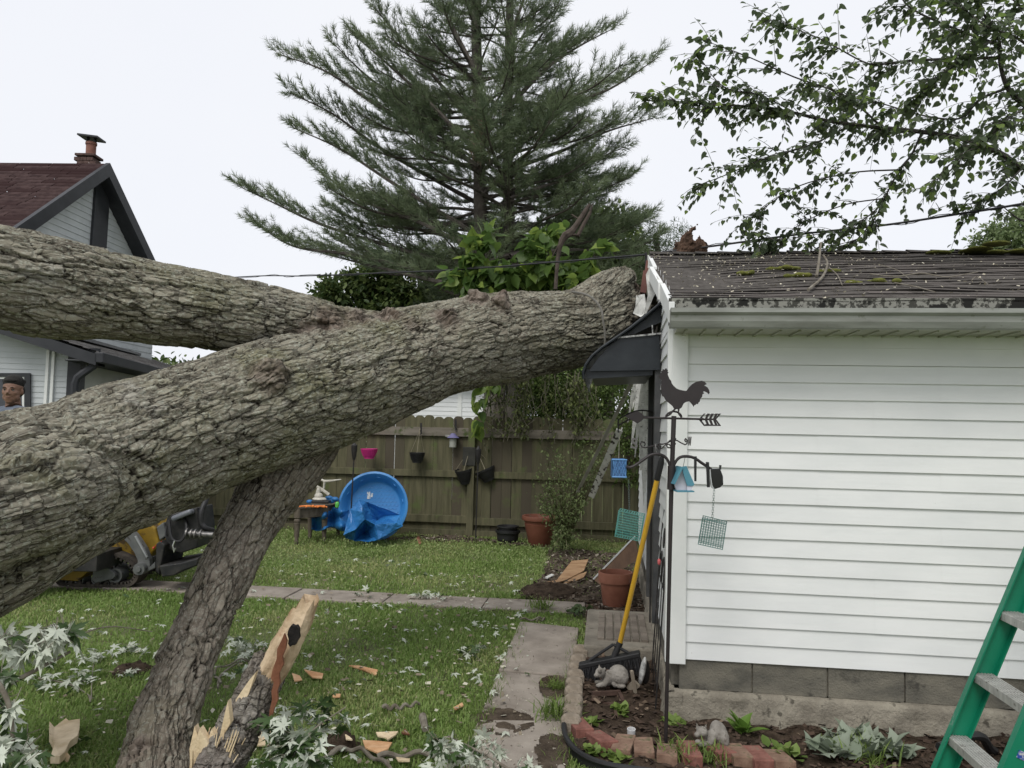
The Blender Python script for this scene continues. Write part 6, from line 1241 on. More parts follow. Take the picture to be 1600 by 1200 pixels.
# =================== LADDER ===================
gr=mat('green_fibreglass',(.0,.16,.085),(.004,.21,.115),scale=3,rough=.42,spec=.5,c3=(.10,.24,.17),s3=18,t3=.68,w3=.04,bump=.0006,bscale=90); alm=mat('ladder_aluminium',(.36,.36,.34),(.52,.52,.49),scale=9,rough=.5,metal=.35,stretch=(1,5,1),c3=(.2,.19,.17),s3=30,t3=.62,w3=.06)
Ff=at(1437,1245,3.5); U2=at(1602,848,3.45); d_=(U2-Ff).normalized(); d_=(d_-Gv*d_.dot(Gv)).normalized(); pp=d_.cross(Gv).normalized()
if pp.x<0: pp=-pp
lad=thing('step_ladder',Ff,'green fibreglass stepladder with aluminium steps at the right edge','ladder')
Lr=2.0; RM=Matrix((d_,pp,Gv)).transposed(); 
def railp(o,sg,nm='rail',dd=d_,p2=pp,L0=Lr):
    m=MB(); Rm=Matrix((dd,p2,dd.cross(p2))).transposed(); c=o+dd*(L0/2)
    m.box(c+p2*.041,(L0,.082,.005),Rm); m.box(c+p2*.0+Gv*sg*-.014,(L0,.006,.034),Rm); m.box(c+p2*.082+Gv*sg*-.014,(L0,.006,.034),Rm); return m.build(nm,gr,lad)
railp(Ff,1); wl=.46; Fn=Ff-Gv*wl; railp(Fn,-1)
zs=[.30,.575,.85,1.125,1.4,1.675]
for z in zs:
    s=(z-Ff.z)/d_.z; a=Ff+d_*s; a.z=z; c=a-Gv*(wl/2)+Lv*.045
    m=MB(); m.box(c,(.082,wl-.012,.004),RG); m.box(c+V3((0,0,-.016))-Lv*.0405,(.004,wl-.012,.034),RG); m.box(c+V3((0,0,-.016))+Lv*.0405,(.004,wl-.012,.034),RG)
    for k in range(6): m.box(c+V3((0,0,.003))+Lv*(-.033+k*.013),(.004,wl-.014,.004),RG)
    st2=m.build('step',alm,lad)
    m=MB()
    for g_ in (.02,wl-.02): m.ball(a-Gv*g_-Lv*.002+V3((0,0,-.015)),.006,5)
    m.build('rivets',alm,st2)
tc3=Ff+d_*Lr-Gv*(wl/2)+Lv*.08; m=MB(); m.box(tc3,(.26,wl+.04,.05),RG); m.build('top_cap',gr,lad,bevel=.01)
d2=V3((Lv.x*.36,Lv.y*.36,-1)).normalized()
for o in (Ff,Fn):
    top=o+d_*Lr+Lv*.14; m=MB(); m.bar(top,top+d2*(top.z/abs(d2.z)),.03,.06,Gv); m.build('rear_leg',gr,lad)
m=MB(); m.bar(Ff+d_*1.1+Lv*.06,Ff+d_*1.1+Lv*.62,.02,.005,Gv); m.build('spreader',alm,lad)
for o in (Ff,Fn): m=MB(); m.box(o+V3((.04,0,-Ff.z+.02)),(.11,.05,.05),RG); m.build('foot',bpl,lad,bevel=.006)
m=MB(); s=at(1604,1180,Fn.y-.02); m.box(Fn+d_*((.42-Fn.z)/d_.z)+pp*.04-Gv*.004,(.03,.03,.003),RM); m.build('label_plate',mat('blue_label',(.02,.06,.3),(.5,.5,.5),scale=40,lo=.5,hi=.6),lad)
m=MB(); c=[at(1468,1168,3.75),at(1490,1158,3.8),at(1515,1150,3.85),at(1535,1152,3.9),at(1545,1168,3.95),at(1555,1200,4.)]; m.tube(curve([V3((p.x,p.y,max(.03,p.z))) for p in c],14),.022,8); tag(m.build('rubber_hose',bpl,smooth=True),'black hose curling on the bed behind the ladder rail','hose')
# =================== COMPACT LOADER ===================
YL=7.45; z2=lambda x,y:(80+x/6.154,780+y/6.154)
def LP(x,y,d=YL): return at(*z2(x,y),d)
ye=mat('loader_yellow',(.20,.125,.012),(.33,.21,.02),scale=7,rough=.5,c3=(.10,.06,.02),s3=13,t3=.58,w3=.06); rub=mat('track_rubber',(.035,.03,.026),(.085,.072,.06),scale=12,rough=.95,bump=.006,bscale=60); lgr=mat('loader_grey',(.10,.105,.105),(.15,.155,.15),scale=8,rough=.5,c3=(.06,.055,.05),s3=15,t3=.6)
ld=thing('compact_loader',V3((LP(400,800).x,YL+.3,0)),'mud-stained yellow and grey tracked mini loader parked on the path behind the trunk','loader')
def zfix(p,lo=.0): return V3((p.x,p.y,max(lo,p.z)))
for dy in (0,.72):
    loop=[(70,815),(300,835),(520,850),(660,850),(760,820),(825,745),(800,650),(710,575),(580,530),(470,560),(300,640),(120,700),(50,760)]
    c=spline([tuple(zfix(LP(*p,YL),.03)+V3((0,dy,0))) for p in loop+[loop[0]]],70)[:-1]; m=MB(); k=len(c); W_=.2
    for i in range(k):
        a=V3(c[i]);b=V3(c[(i+1)%k]); dr_=(b-a).normalized(); nn=V3((0,1,0)).cross(dr_)
        m.box((a+b)/2+V3((0,W_/2,0)),((b-a).length*1.1,W_,.028),Matrix((dr_,V3((0,1,0)),nn)).transposed())
        if i%2==0: m.box((a+b)/2+V3((0,W_/2,0))-nn*.02,((b-a).length*.8,W_*.98,.035),Matrix((dr_,V3((0,1,0)),nn)).transposed())
    tr=m.build('track',rub,ld)
    for (x,y,r_) in ((425,775,52),(255,785,42),(95,785,40),(600,740,70),(520,815,22)):
        m=MB(); rr=r_/6.154*YL/F; cc=zfix(LP(x,y),rr+.02)+V3((0,dy+.02,0)); m.lathe([(0,0),(rr*.3,0),(rr*.3,.03),(rr*.7,.04),(rr*.75,0),(rr,0),(rr,.14),(0,.14)],cc,20,Matrix.Rotation(R(-90),3,'X')); m.build('roller',lgr,tr,smooth=True)
def lp(nm,pts,d,th,mm,par=None,bev=.006): m=MB(); pl(m,[z2(*p) for p in pts],d,th); return m.build(nm,mm,par or ld,bevel=bev)
lp('track_cover',[(400,660),(470,615),(500,625),(610,715),(612,745),(590,768),(420,808),(395,780)],YL-.02,.05,lgr)
lp('side_skirt',[(45,775),(90,745),(200,680),(345,612),(357,695),(250,788)],YL-.03,.25,ye)
lp('body',[(420,470),(640,480),(780,548),(935,565),(1040,430),(1000,280),(900,180),(300,100),(100,300)],YL+.15,.7,ye,bev=.015)
lp('engine_hood',[(100,300),(300,-250),(800,-250),(900,180),(600,220)],YL+.2,.6,lgr,bev=.02)
lp('lift_arm',[(500,150),(700,200),(820,350),(900,470),(945,580),(950,650),(1000,600),(1000,660),(940,690),(890,700),(840,690),(825,650),(830,590),(800,520),(740,430),(640,330),(480,250)],YL-.0,.07,lgr)
lp('arm_edge',[(795,358),(812,352),(925,560),(912,568)],YL-.03,.03,mat('pale_grey_paint',(.25,.26,.26),(.32,.33,.33),scale=8,rough=.5))
m=MB(); m.lathe([(0,-.05),(.055,-.05),(.06,0),(.06,.06)],LP(865,665,YL-.01),18,Matrix.Rotation(R(-90),3,'X')); m.lathe([(0,-.07),(.025,-.07),(.03,-.04)],LP(865,665,YL-.01),12,Matrix.Rotation(R(-90),3,'X')); m.build('pivot_pin',lgr,ld,smooth=True)
gk=mat('grapple_black',(.012,.013,.014),(.04,.038,.035),scale=9,rough=.6,c3=(.07,.06,.05),s3=14,t3=.62)
gpl=[('mount_plate',[(1005,430),(1050,400),(1095,440),(1050,640),(1035,735),(1003,690)],YL-.1,.5),('grapple_body',[(1090,250),(1120,150),(1400,80),(1425,300),(1400,470),(1250,520),(1100,480)],YL+.0,.4),('lower_jaw',[(1035,640),(1250,610),(1420,560),(1400,640),(1240,700),(1180,735),(1060,750)],YL-.15,.6),('arm_link',[(1010,270),(1080,220),(1110,350),(1040,400)],YL-.02,.1)]
for nm,pts,d0,th in gpl: lp(nm,pts,d0,th,lgr if nm=='arm_link' else gk,bev=.012)
m=MB(); a=LP(1300,330,YL-.12); b=LP(1560,345,YL-.12)
ax=(b-a).normalized(); m.tube([a,b],.028,12); 
for k,rr in ((0.02,.055),(.18,.05),(.22,.035),(.33,.05),(.37,.035),(.52,.045),(.56,.03)): m.tube([a.lerp(b,k),a.lerp(b,k+.05)],rr,14)
m.build('hydraulic_ram',mat('worn_steel',(.08,.08,.08),(.22,.21,.20),scale=20,rough=.4,metal=.5),ld,smooth=True)
m=MB(); m.tube(curve([LP(1520,-60,YL+.1),LP(1480,30,YL),LP(1445,130,YL-.05),LP(1450,230,YL-.05),LP(1490,280,YL-.05),LP(1560,300,YL)],18),.026,9); m.tube(curve([LP(1130,200,YL-.05),LP(1160,380,YL-.1),LP(1250,400,YL-.1),LP(1300,280,YL-.05),LP(1280,180,YL)],16),.014,7); m.tube(curve([LP(1110,260,YL-.05),LP(1105,360,YL-.08),LP(1170,450,YL-.08)],10),.01,6); m.build('hydraulic_hose',bpl,ld,smooth=True)
m=MB(); m.box(LP(1270,150,YL-.03),(.2,.12,.05),Matrix.Rotation(-.4,3,'Y')); m.build('cover_sheet',mat('grey_plastic_sheet',(.12,.13,.15),(.2,.21,.23),scale=9,rough=.3),ld,bevel=.02)
m=MB(); m.tube([LP(1188,400,YL-.14),LP(1170,450,YL-.14),LP(1182,510,YL-.14),LP(1195,470,YL-.14)],.008,6); m.build('steel_shackle',mat('bright_steel',(.6,.6,.6),rough=.25,metal=.8),ld)
m=MB(); m.ball(LP(985,468,YL-.02),.012,5); m.tube([LP(985,468,YL-.02),LP(1020,430,YL-.05),LP(1060,405,YL-.1)],.004,4); m.build('red_cord',mat('red_cord',(.5,.05,.03),rough=.5),ld)
# platform the man stands on
pm=at(18,612,6.95); m=MB(); m.box(V3((pm.x+.05,pm.y+.15,.235)),(.5,.75,.03)); m.box(V3((pm.x+.5,pm.y+.45,.3)),(.5,.5,.16)); m.build('rider_platform',gk,ld,bevel=.006)
# =================== PERSON ===================
skin=mat('skin',(.17,.092,.062),(.22,.125,.085),scale=9,rough=.5,spec=.35)
hdir=V3((.20,-.98,0)).normalized(); hr=hdir.cross(Zv)*-1; hr=Zv.cross(hdir)*1.0  # viewer right = head's left
hr=V3((-hdir.y,hdir.x,0)); HC=at(19.5,611,6.95)  # head centre
pt=thing('person',V3((pm.x,pm.y,.25)),'dark-haired man in a grey-blue shirt looking out from behind the trunk at far left','person')
HR=Matrix((hr,hdir,Zv)).transposed()
def hp(r_,f,z): return HC+hr*r_+hdir*f+Zv*z
m=MB()
m.ball(hp(0,-.012,.035),(.078,.096,.083),12,HR); m.ball(hp(0,.012,-.02),(.068,.078,.085),12,HR); m.ball(hp(0,.035,-.07),(.050,.050,.042),10,HR); m.ball(hp(0,.058,-.094),(.032,.022,.022),8,HR); m.ball(hp(0,.05,-.05),(.042,.034,.045),8,HR)
for s in (-1,1):
    m.ball(hp(s*.036,.056,-.018),(.026,.018,.022),8,HR); m.ball(hp(s*.030,.078,.024),(.026,.012,.010),7,HR); m.ball(hp(s*.046,.02,-.058),(.022,.04,.034),8,HR)
    m.ball(hp(s*.079,-.008,-.008),(.010,.018,.031),8,HR); m.ball(hp(s*.012,.094,-.030),(.009,.011,.008),6,HR)
m.tube([hp(0,.078,.02),hp(0,.092,-.002),hp(0,.104,-.024)],[.010,.011,.013],8); m.ball(hp(0,.082,-.054),(.022,.009,.006),7,HR); m.ball(hp(0,.079,-.066),(.020,.010,.0075),7,HR)
SH=HC-V3((0,0,.30)); sr_=V3((.93,-.36,0)).normalized(); sf=V3((-sr_.y*-1,0,0)); sf=V3((sr_.y,-sr_.x,0))
if sf.y>0: sf=-sf
BR=Matrix((sr_,sf,Zv)).transposed()
def bp2(r_,f,z): return V3((HC.x,HC.y,.25))+sr_*r_+sf*f+Zv*z
nz_=HC.z-.25+.06
m.tube([hp(0,-.02,-.06),hp(0,-.03,-.13),bp2(0,-.02,nz_-.21)],[.060,.062,.075],12)
def chain(mb,pts,rs,n=12): mb.tube(curve(pts,len(pts)*3),list(np.interp(np.linspace(0,1,len(pts)*3),np.linspace(0,1,len(rs)),rs)),n); mb.ball(pts[-1],rs[-1],7); mb.ball(pts[0],rs[0],7)
limb=[]
for s in (-1,1):
    limb.append(([bp2(s*.19,-.01,nz_-.29),bp2(s*.235,.0,nz_-.56),bp2(s*.2,.2,nz_-.72)],[.055,.043,.030]))
    limb.append(([bp2(s*.095,0,.92),bp2(s*.10,.02,.50),bp2(s*.105,-.01,.08)],[.088,.062,.042]))
tor=[((0,-.01,nz_-.34),(.19,.115,.13)),((0,0,nz_-.50),(.165,.115,.16)),((0,0,nz_-.68),(.155,.11,.14)),((0,0,.93),(.165,.12,.12))]
for c,r_ in tor: m.ball(bp2(*c),r_,10,BR)
for p,r_ in limb: chain(m,p,r_)
for s in (-1,1):
    h0=bp2(s*.2,.2,nz_-.72); m.ball(h0+sf*.05,(.035,.05,.02),8,BR)
    for k in range(4): a=h0+sf*.085+sr_*(-.027+.018*k); m.tube([a,a+sf*(.032+.006*(k in(1,2))),a+sf*(.05)-Zv*.022],[.0095,.0085,.007],7)
    a=h0+sf*.03-sr_*s*.03; m.tube([a,a-sr_*s*.025+sf*.03,a-sr_*s*.02+sf*.055],[.011,.01,.008],7)
    m.ball(bp2(s*.105,.06,.04),(.045,.12,.04),8,BR)
o=m.build('body',skin,pt); r_=o.modifiers.new('r','REMESH'); r_.mode='VOXEL'; r_.voxel_size=.005; r_.use_smooth_shade=True; s=o.modifiers.new('s','SMOOTH'); s.iterations=8; s.factor=.5
for nm,s in (('eye',-1),('eye',1)):
    m=MB(); m.ball(hp(s*.030,.0705,.006),(.0125,.011,.0075),8,HR); e=m.build(nm,mat('eye_white',(.35,.32,.30),rough=.25),pt,smooth=True)
    m=MB(); m.ball(hp(s*.030-.002,.080,.006),(.0055,.003,.0055),7,HR); m.build('iris',mat('iris_dark',(.012,.008,.006),rough=.2),e,smooth=True)
    m=MB(); m.tube([hp(s*.030-.013,.079,.0115),hp(s*.030,.0835,.0145),hp(s*.030+.013,.079,.0115)],.0028,6); m.tube([hp(s*.031-.017,.083,.027),hp(s*.031,.0905,.031),hp(s*.031+.018,.079,.026)],[.003,.0042,.0025],6); m.build('eyebrow',mat('hair_black',(.008,.007,.006),(.02,.018,.016),scale=60,rough=.9,bump=.003,bscale=150),pt)
m=MB(); m.tube([hp(-.018,.083,-.063),hp(0,.0895,-.0600),hp(.018,.083,-.063)],.0018,6); m.build('mouth',mat('lip_dark',(.10,.035,.03),rough=.5),pt)
m=MB(); m.ball(hp(0,-.020,.075),(.084,.098,.078),12,HR); m.ball(hp(0,-.052,.01),(.080,.074,.075),12,HR); m.ball(hp(0,.045,.092),(.056,.04,.026),10,HR)
for k in range(420):
    a=random.uniform(0,6.28); b=random.uniform(.05,1.35); q=hp(.082*math.cos(a)*math.sin(b),-.025+.094*math.sin(a)*math.sin(b),.058+.076*math.cos(b)); 
    if (q-HC).dot(hdir)>.055 and (q-HC).z<.085: continue
    dr_=(q-hp(0,-.02,.03)).normalized(); m.tube([q-dr_*.006,q+dr_*.013+V3((random.gauss(0,.003),0,random.gauss(0,.003)))],[.0045,.001],4)
m.build('hair',MATS['hair_black'],pt,smooth=True)
m=MB()
for c,r_ in tor: m.ball(bp2(*c),[x+.014 for x in r_],10,BR)
m.tube([bp2(0,-.02,nz_-.235),bp2(0,-.015,nz_-.20)],[.10,.072],14)
for s in (-1,1): chain(m,[bp2(s*.06,-.01,nz_-.235),bp2(s*.19,-.01,nz_-.29),bp2(s*.225,.0,nz_-.47)],[.05,.068,.066])
o=m.build('shirt',mat('shirt_greyblue',(.09,.11,.14),(.13,.15,.19),scale=14,rough=.9,bump=.003,bscale=40),pt); r_=o.modifiers.new('r','REMESH'); r_.mode='VOXEL'; r_.voxel_size=.007; r_.use_smooth_shade=True; s=o.modifiers.new('s','SMOOTH'); s.iterations=3
m=MB(); m.ball(bp2(0,0,.92),(.185,.138,.125),10,BR)
for s in (-1,1): chain(m,[bp2(s*.095,0,.90),bp2(s*.10,.02,.50),bp2(s*.105,-.01,.10)],[.105,.082,.068])
o=m.build('trousers',mat('denim_dark',(.03,.04,.06),(.05,.06,.085),scale=14,rough=.9),pt); r_=o.modifiers.new('r','REMESH'); r_.mode='VOXEL'; r_.voxel_size=.009; r_.use_smooth_shade=True
for s in (-1,1): m=MB(); m.ball(bp2(s*.105,.05,.045),(.055,.14,.05),10,BR); m.build('boot',mat('boot_brown',(.04,.025,.015),(.07,.045,.03),scale=12,rough=.7),pt,smooth=True)
# =================== MAPLE LEAVES AND BRANCHES ===================
mlf=leafmat('maple_leaf',(.045,.085,.028),(.075,.125,.04),(.56,.60,.50),tr=.2,rough=.5,lo=.30,hi=.55)
tw2=mat('twig_bark',(.12,.10,.075),(.23,.21,.17),scale=14,rough=.85,bump=.002,bscale=60)
def sprig(name,lab,sticks,blobs,size=.10,pale=.6,cat='leafy branch'):
    # sticks: polylines of (px,py,depth|None for ground, height); blobs: (px,py,depth,spread px,n,droop)
    root=thing(name,gd(*sticks[0][0][0][:2]) if sticks else V3(),lab,cat) if sticks else thing(name,at(*blobs[0][:3]),lab,cat)
    m=MB()
    for pts,r_ in sticks:
        P=[at(x,y,d0) if d0 else gd(x,y)+V3((0,0,.02)) for x,y,d0 in pts]; P=[V3((p.x,p.y,max(.012,p.z))) for p in P]; c=curve(P,len(P)*6); m.tube(c,[r_*(1-.6*i/len(c)) for i in range(len(c))],8)
    L3=[];D=[]
    for x,y,d0,sp,n,dr in blobs:
        cx=at(x,y,d0) if d0 else gd(x,y)+V3((0,0,.04)); s_=sp*(cx.y)/F
        for i in range(n):
            p=cx+V3((rng.normal()*s_,rng.normal()*s_*(.9 if not d0 else .8),abs(rng.normal())*s_*.25 if not d0 else rng.normal()*s_*.5)); p.z=max(.02,p.z); L3.append(tuple(p)); v=np.array([rng.normal()*.8,rng.normal()*.8-.2,-dr+rng.normal()*.35]); D.append(v/np.linalg.norm(v))
            if rng.random()<.5: q=V3(p)-V3(D[-1])*size*.5; m.tube([q,p],.0013,3,cap=False)
    m.build('stems',tw2,root,smooth=True); n=len(L3); mt=frames(np.array(D),roll=rng.normal(size=n)*.6)*rng.uniform(.7,1.25,n)[:,None,None]*size
    V,Fs,at_=scatter(MLV,MLF,mt,np.array(L3),rnd=np.where(rng.random(n)<pale,rng.uniform(.5,1,n),rng.uniform(0,.35,n))); npmesh('leaves',V,Fs,mlf,root,attrs={'rnd':at_})
sprig('maple_branch','drooping maple branch with pale hanging leaves at the left edge above the lawn',[([(-60,1130,2.7),(0,1078,2.8),(50,1050,2.9),(110,1018,3.0)],.013),([(95,1010,3.0),(130,990,3.1),(175,979,3.2),(238,987,3.35)],.004),([(-60,990,2.8),(0,1000,2.9),(60,985,3.0),(100,990,3.0)],.006)],[(30,995,2.95,22,16,.9),(70,1005,2.95,20,20,1.0),(95,985,3.0,10,9,.8),(50,1020,2.9,12,10,1),(5,1000,2.9,16,12,.7),(112,990,3.0,6,4,.5)],size=.11,pale=.8)
sprig('maple_branch','dense dark and pale maple foliage filling the bottom left corner',[([(-60,1000,2.5),(5,1080,2.5),(20,1150,2.5),(22,1230,2.5)],.010)],[(0,1100,2.5,20,22,.8),(20,1165,2.5,20,28,.7),(5,1195,2.4,26,30,.8),(55,1200,2.6,14,12,.4),(8,1055,2.6,12,10,.8)],size=.10,pale=.5)
sprig('maple_branch','row of pale upturned maple leaves lying on the lawn left of the prop branch',[([(60,1065,None),(110,1075,None),(148,1098,None)],.006)],[(160,1030,None,14,13,0),(205,1022,None,9,9,0),(75,1045,None,12,9,0),(80,1070,None,14,12,0),(115,1082,None,12,9,0),(135,1068,None,12,10,0),(195,1062,None,9,7,0),(65,1082,None,8,5,0),(140,1040,None,9,6,0),(240,1030,None,9,5,.1)],size=.09,pale=.85)
sprig('maple_branch','mat of pale maple leaves on the lawn just right of the prop branch',[([(340,1080,None),(345,1060,None),(372,1040,None),(400,1030,None)],.008)],[(372,1022,None,12,26,0),(385,1035,None,10,14,0),(360,1062,None,10,6,0),(400,1015,None,8,6,0),(372,1010,None,12,8,0)],size=.085,pale=.85)
sprig('maple_branch','upright dark green maple sprig with pale leaf backs beside the splintered log',[([(430,1230,3.0),(460,1180,3.1),(490,1140,3.2),(540,1105,3.3)],.006)],[(445,1145,3.1,16,26,.1),(470,1165,3.05,20,34,.0),(440,1185,3.0,18,26,.2),(500,1110,3.3,14,13,.2),(520,1130,3.3,12,12,.2),(470,1110,3.25,12,12,.3),(485,1190,3.0,14,14,.1),(425,1130,3.1,8,6,.2)],size=.10,pale=.33)
sprig('maple_branch','pale drooping maple leaves hanging over the lawn beside the lower walkway',[([(800,1205,3.3),(760,1180,3.4),(720,1160,3.5),(700,1150,3.5)],.007),([(770,1165,None),(800,1180,None),(812,1195,None)],.004)],[(690,1160,3.45,12,16,.7),(712,1175,3.4,14,20,.8),(750,1160,3.5,12,10,.3),(745,1185,3.4,14,16,.6),(778,1178,3.5,9,8,.5),(830,1205,3.3,14,9,.2),(700,1195,3.3,16,10,.7)],size=.10,pale=.8)
sprig('maple_branch','dark wilted maple sprig lying on the grass close to the walkway edge',[([(715,1035,None),(735,1025,None),(755,1040,None)],.003)],[(728,1030,None,11,14,0),(745,1022,None,8,7,0)],size=.08,pale=.35)
sprig('maple_branch','thin leaf-strewn twig at the foot of the cross path',[([(640,938,None),(670,940,None),(700,938,None)],.004)],[(650,938,None,6,8,0),(672,937,None,7,9,0),(690,940,None,6,7,0),(565,934,None,8,6,0)],size=.09,pale=.7)
for pts,r_,lab in (([(470,1215),(515,1188),(550,1179),(580,1190),(612,1212)],.014,'arching lichen-grey fallen branch at the bottom edge of the lawn'),([(590,1192),(650,1188),(705,1186),(730,1184)],.014,'straight smooth grey fallen stick at the bottom of the lawn'),([(598,1114),(625,1113),(655,1107)],.012,'short grey stick lying in the grass right of the sprig'),([(345,1075),(335,1062),(342,1050),(372,1040),(392,1036),(410,1022)],.007,'curled grey twig lying around the mat of pale leaves'),([(138,1098),(142,1100),(143,1070),(146,1045)],.004,'thin forked twig on the lawn at left'),([(812,974),(850,972),(838,976)],.008,'dark stick at the top of the walkway slab')):
    m=MB(); c=curve([gd(x,y)+V3((0,0,.03)) for x,y in pts],26); m.tube([p+V3((0,0,.012*math.sin(i*.9))) for i,p in enumerate(c)],[r_*(1-.35*i/26) for i in range(26)],8); tag(m.build('fallen_stick',tw2,smooth=True),lab,'stick')
m=MB(); m.tube([gd(660,1128)+V3((0,0,.03)),gd(664,1148)+V3((0,0,.03))],[.022,.018],8); tag(m.build('fallen_stick',tw2,smooth=True),'short stubby stick end on the grass near the pale drooping leaves','stick')
# single leaves on lawn and walk
n=430; L3=[]; CC=np.stack([rng.uniform(-.6,.06,60),rng.uniform(3.4,9.8,60)],1); CC[:,0]*=CC[:,1]
while len(L3)<n:
    Y=rng.uniform(3.3,10.5); x=rng.uniform(-.6*Y,.06*Y)
    if rng.random()<.72: c_=CC[rng.integers(0,60)]; Y=c_[1]+rng.normal()*.16; x=c_[0]+rng.normal()*.2
    if x>.06*Y: continue
    p=V3((x,Y,rng.uniform(.02,.045))); X_,Y_=px(p)
    if 640<X_<880 and Y_>960 and rng.random()<.6: continue
    if Y>7 and rng.random()<.55: continue
    L3.append(tuple(p))
v=rng.normal(size=(n,3))*[1,1,.14]; mt=frames(v,roll=rng.normal(size=n)*.35)*rng.uniform(.035,.095,n)[:,None,None]
V,Fs,at_=scatter(MLV,MLF,mt,np.array(L3),rnd=np.where(rng.random(n)<.85,rng.uniform(.5,1,n),.2)); tag(npmesh('scattered_leaves',V,Fs,mlf,attrs={'rnd':at_}),'pale upturned maple leaves scattered over the lawn','fallen leaves',kind='stuff')
# wood chips
def chip(pts,lab,z=.028,th=.007,mm=pale):
    m=MB(); P=[gd(x,y)+V3((0,0,z+random.uniform(-.01,.015))) for x,y in pts]; k=len(P); m.add([p-V3((0,0,th)) for p in P]+P,[tuple(range(k-1,-1,-1)),tuple(range(k,2*k))]+[(i,(i+1)%k,k+(i+1)%k,k+i) for i in range(k)]); tag(m.build('wood_chip',mm),lab,'wood chip','torn wood chips on the lawn')
och=mat('orange_chip',(.50,.26,.12),(.72,.47,.27),scale=10,rough=.85,bump=.003,bscale=60)
chip([(76,1150),(84,1155),(92,1146),(102,1140),(106,1145),(124,1140),(123,1160),(120,1172),(108,1180),(100,1198),(92,1205),(78,1200),(84,1185),(76,1172)],'large creamy torn wood slab on the lawn in the bottom left',.06,.035)
chip([(98,1192),(104,1188),(109,1196),(104,1200)],'little pale chip just below the large creamy slab')
chip([(456,1060),(468,1063),(472,1070),(460,1071)],'pinkish wood chip just right of the splintered log',mm=och); chip([(475,1056),(505,1062),(503,1070),(488,1067)],'pale orange chip beside the pinkish chip right of the log',mm=och)
chip([(545,1045),(560,1046),(590,1056),(588,1060),(570,1056)],'long narrow orange chip in the middle of the lawn',mm=och); chip([(518,1093),(532,1094),(531,1098),(520,1097)],'tiny orange chip on the grass above the fallen grey stick',mm=och)
chip([(587,1155),(622,1152),(618,1158),(606,1166),(602,1162),(590,1159)],'pale split chip near the bottom of the lawn',mm=pale); chip([(627,1150),(633,1146),(640,1153),(630,1158)],'reddish folded chip beside the pale split chip',mm=redw); chip([(538,1168),(546,1170),(550,1178),(540,1176)],'small creamy chip by the dark soil clump',.06)
chip([(566,1176),(590,1172),(612,1178),(606,1188),(590,1192),(570,1186)],'wide orange chip pile piece above the straight grey stick',.05,mm=och); chip([(618,1194),(640,1192),(640,1200),(622,1202)],'creamy chip under the straight grey stick'); chip([(708,1112),(722,1105),(724,1110),(712,1116)],'small pinkish chip by the walkway edge',mm=och)
chip([(398,1160),(425,1145),(432,1160),(418,1172),(402,1170)],'creamy chip under the dark maple sprig beside the log'); chip([(650,845),(654,838),(659,852),(655,854)],'small reddish shard at the foot of the fence',mm=tc_)
# soil clumps
def mound(x,y,r_,hh,lab,mm=soil,nm='soil_clump'):
    c=gd(x,y); P,Fq=[],[]; n=26; aa,bb=np.meshgrid(np.linspace(0,2*np.pi,n),np.linspace(0,1,12),indexing='ij'); X=c.x+r_*bb*np.cos(aa);Y=c.y+r_*bb*np.sin(aa); Z=hh*(1-bb**2); Q=np.stack([X.ravel(),Y.ravel(),Z.ravel()],1); Q+=fbm(Q*30,3)[:,None]*np.array([.012,.012,.02]); i=np.arange(n*12).reshape(n,12); F_=np.stack([i[:-1,:-1],i[1:,:-1],i[1:,1:],i[:-1,1:]],-1).reshape(-1,4); return tag(npmesh(nm,Q,[F_],mm,smooth=True),lab,'soil')
mound(530,1168,.10,.09,'dark crumbly soil clump at the bottom of the lawn'); mound(205,1050,.13,.05,'bare dug-up earth spot behind the pale leaves left of the prop branch'); mound(860,1072,.09,.05,'dark earth clod beside the grass tuft on the walkway'); mound(860,928,.35,.10,'low heap of roots and earth at the corner of the cross path')
# weeds & plants
def plant(name,lab,x,y,n,ln,mm,up=.6,T=OV,TFc=OVF,wd=1.,spread=.03,cat='plant',z=.02):
    c=gd(x,y); a=rng.uniform(0,6.28,n); el=rng.uniform(.15,1.3,n)*up; D=np.stack([np.cos(a),np.sin(a),np.tan(np.clip(el,0,1.35))],1); L3=np.array(c)+np.stack([rng.normal(size=n)*spread,rng.normal(size=n)*spread,np.full(n,z)+rng.random(n)*.02],1); Tv=np.array(T)*[1,wd,1]
    mt=frames(D,roll=rng.normal(size=n)*.15)*(rng.uniform(.6,1.1,n)*ln)[:,None,None]; V,Fs,at_=scatter(Tv,TFc,mt,L3); return tag(npmesh(name,V,Fs,mm,attrs={'rnd':at_}),lab,cat)
wg=leafmat('weed_green',(.09,.15,.03),(.14,.21,.045),(.2,.28,.07)); gb=[(0,-.03,0),(0,.03,0),(.5,.03,.1),(.5,-.03,.1),(1,0,-.05)]; gbF=[np.array([(0,1,2,3)]),np.array([(3,2,4)])]
for x,y,n,ln,sp,lab in ((868,1082,110,.09,.035,'grass tuft growing in the crack of the walkway edge, nearer the stoop'),(868,1125,160,.11,.05,'larger grass tuft at the walkway edge beside the pale edging blocks'),(845,955,120,.12,.05,'long bright grass tuft at the corner of the two paths'),(1060,1192,90,.12,.05,'grassy weed sprawling over the brick edging near the pole'),(1116,1198,70,.11,.04,'grassy weed sprouting between the red bricks'),(1345,1195,120,.13,.06,'spiky grassy weed in front of the woolly sage leaves')):
    plant('grass_tuft',lab,x,y,n,ln,wg,up=.95,T=gb,TFc=gbF,spread=sp,cat='weed')
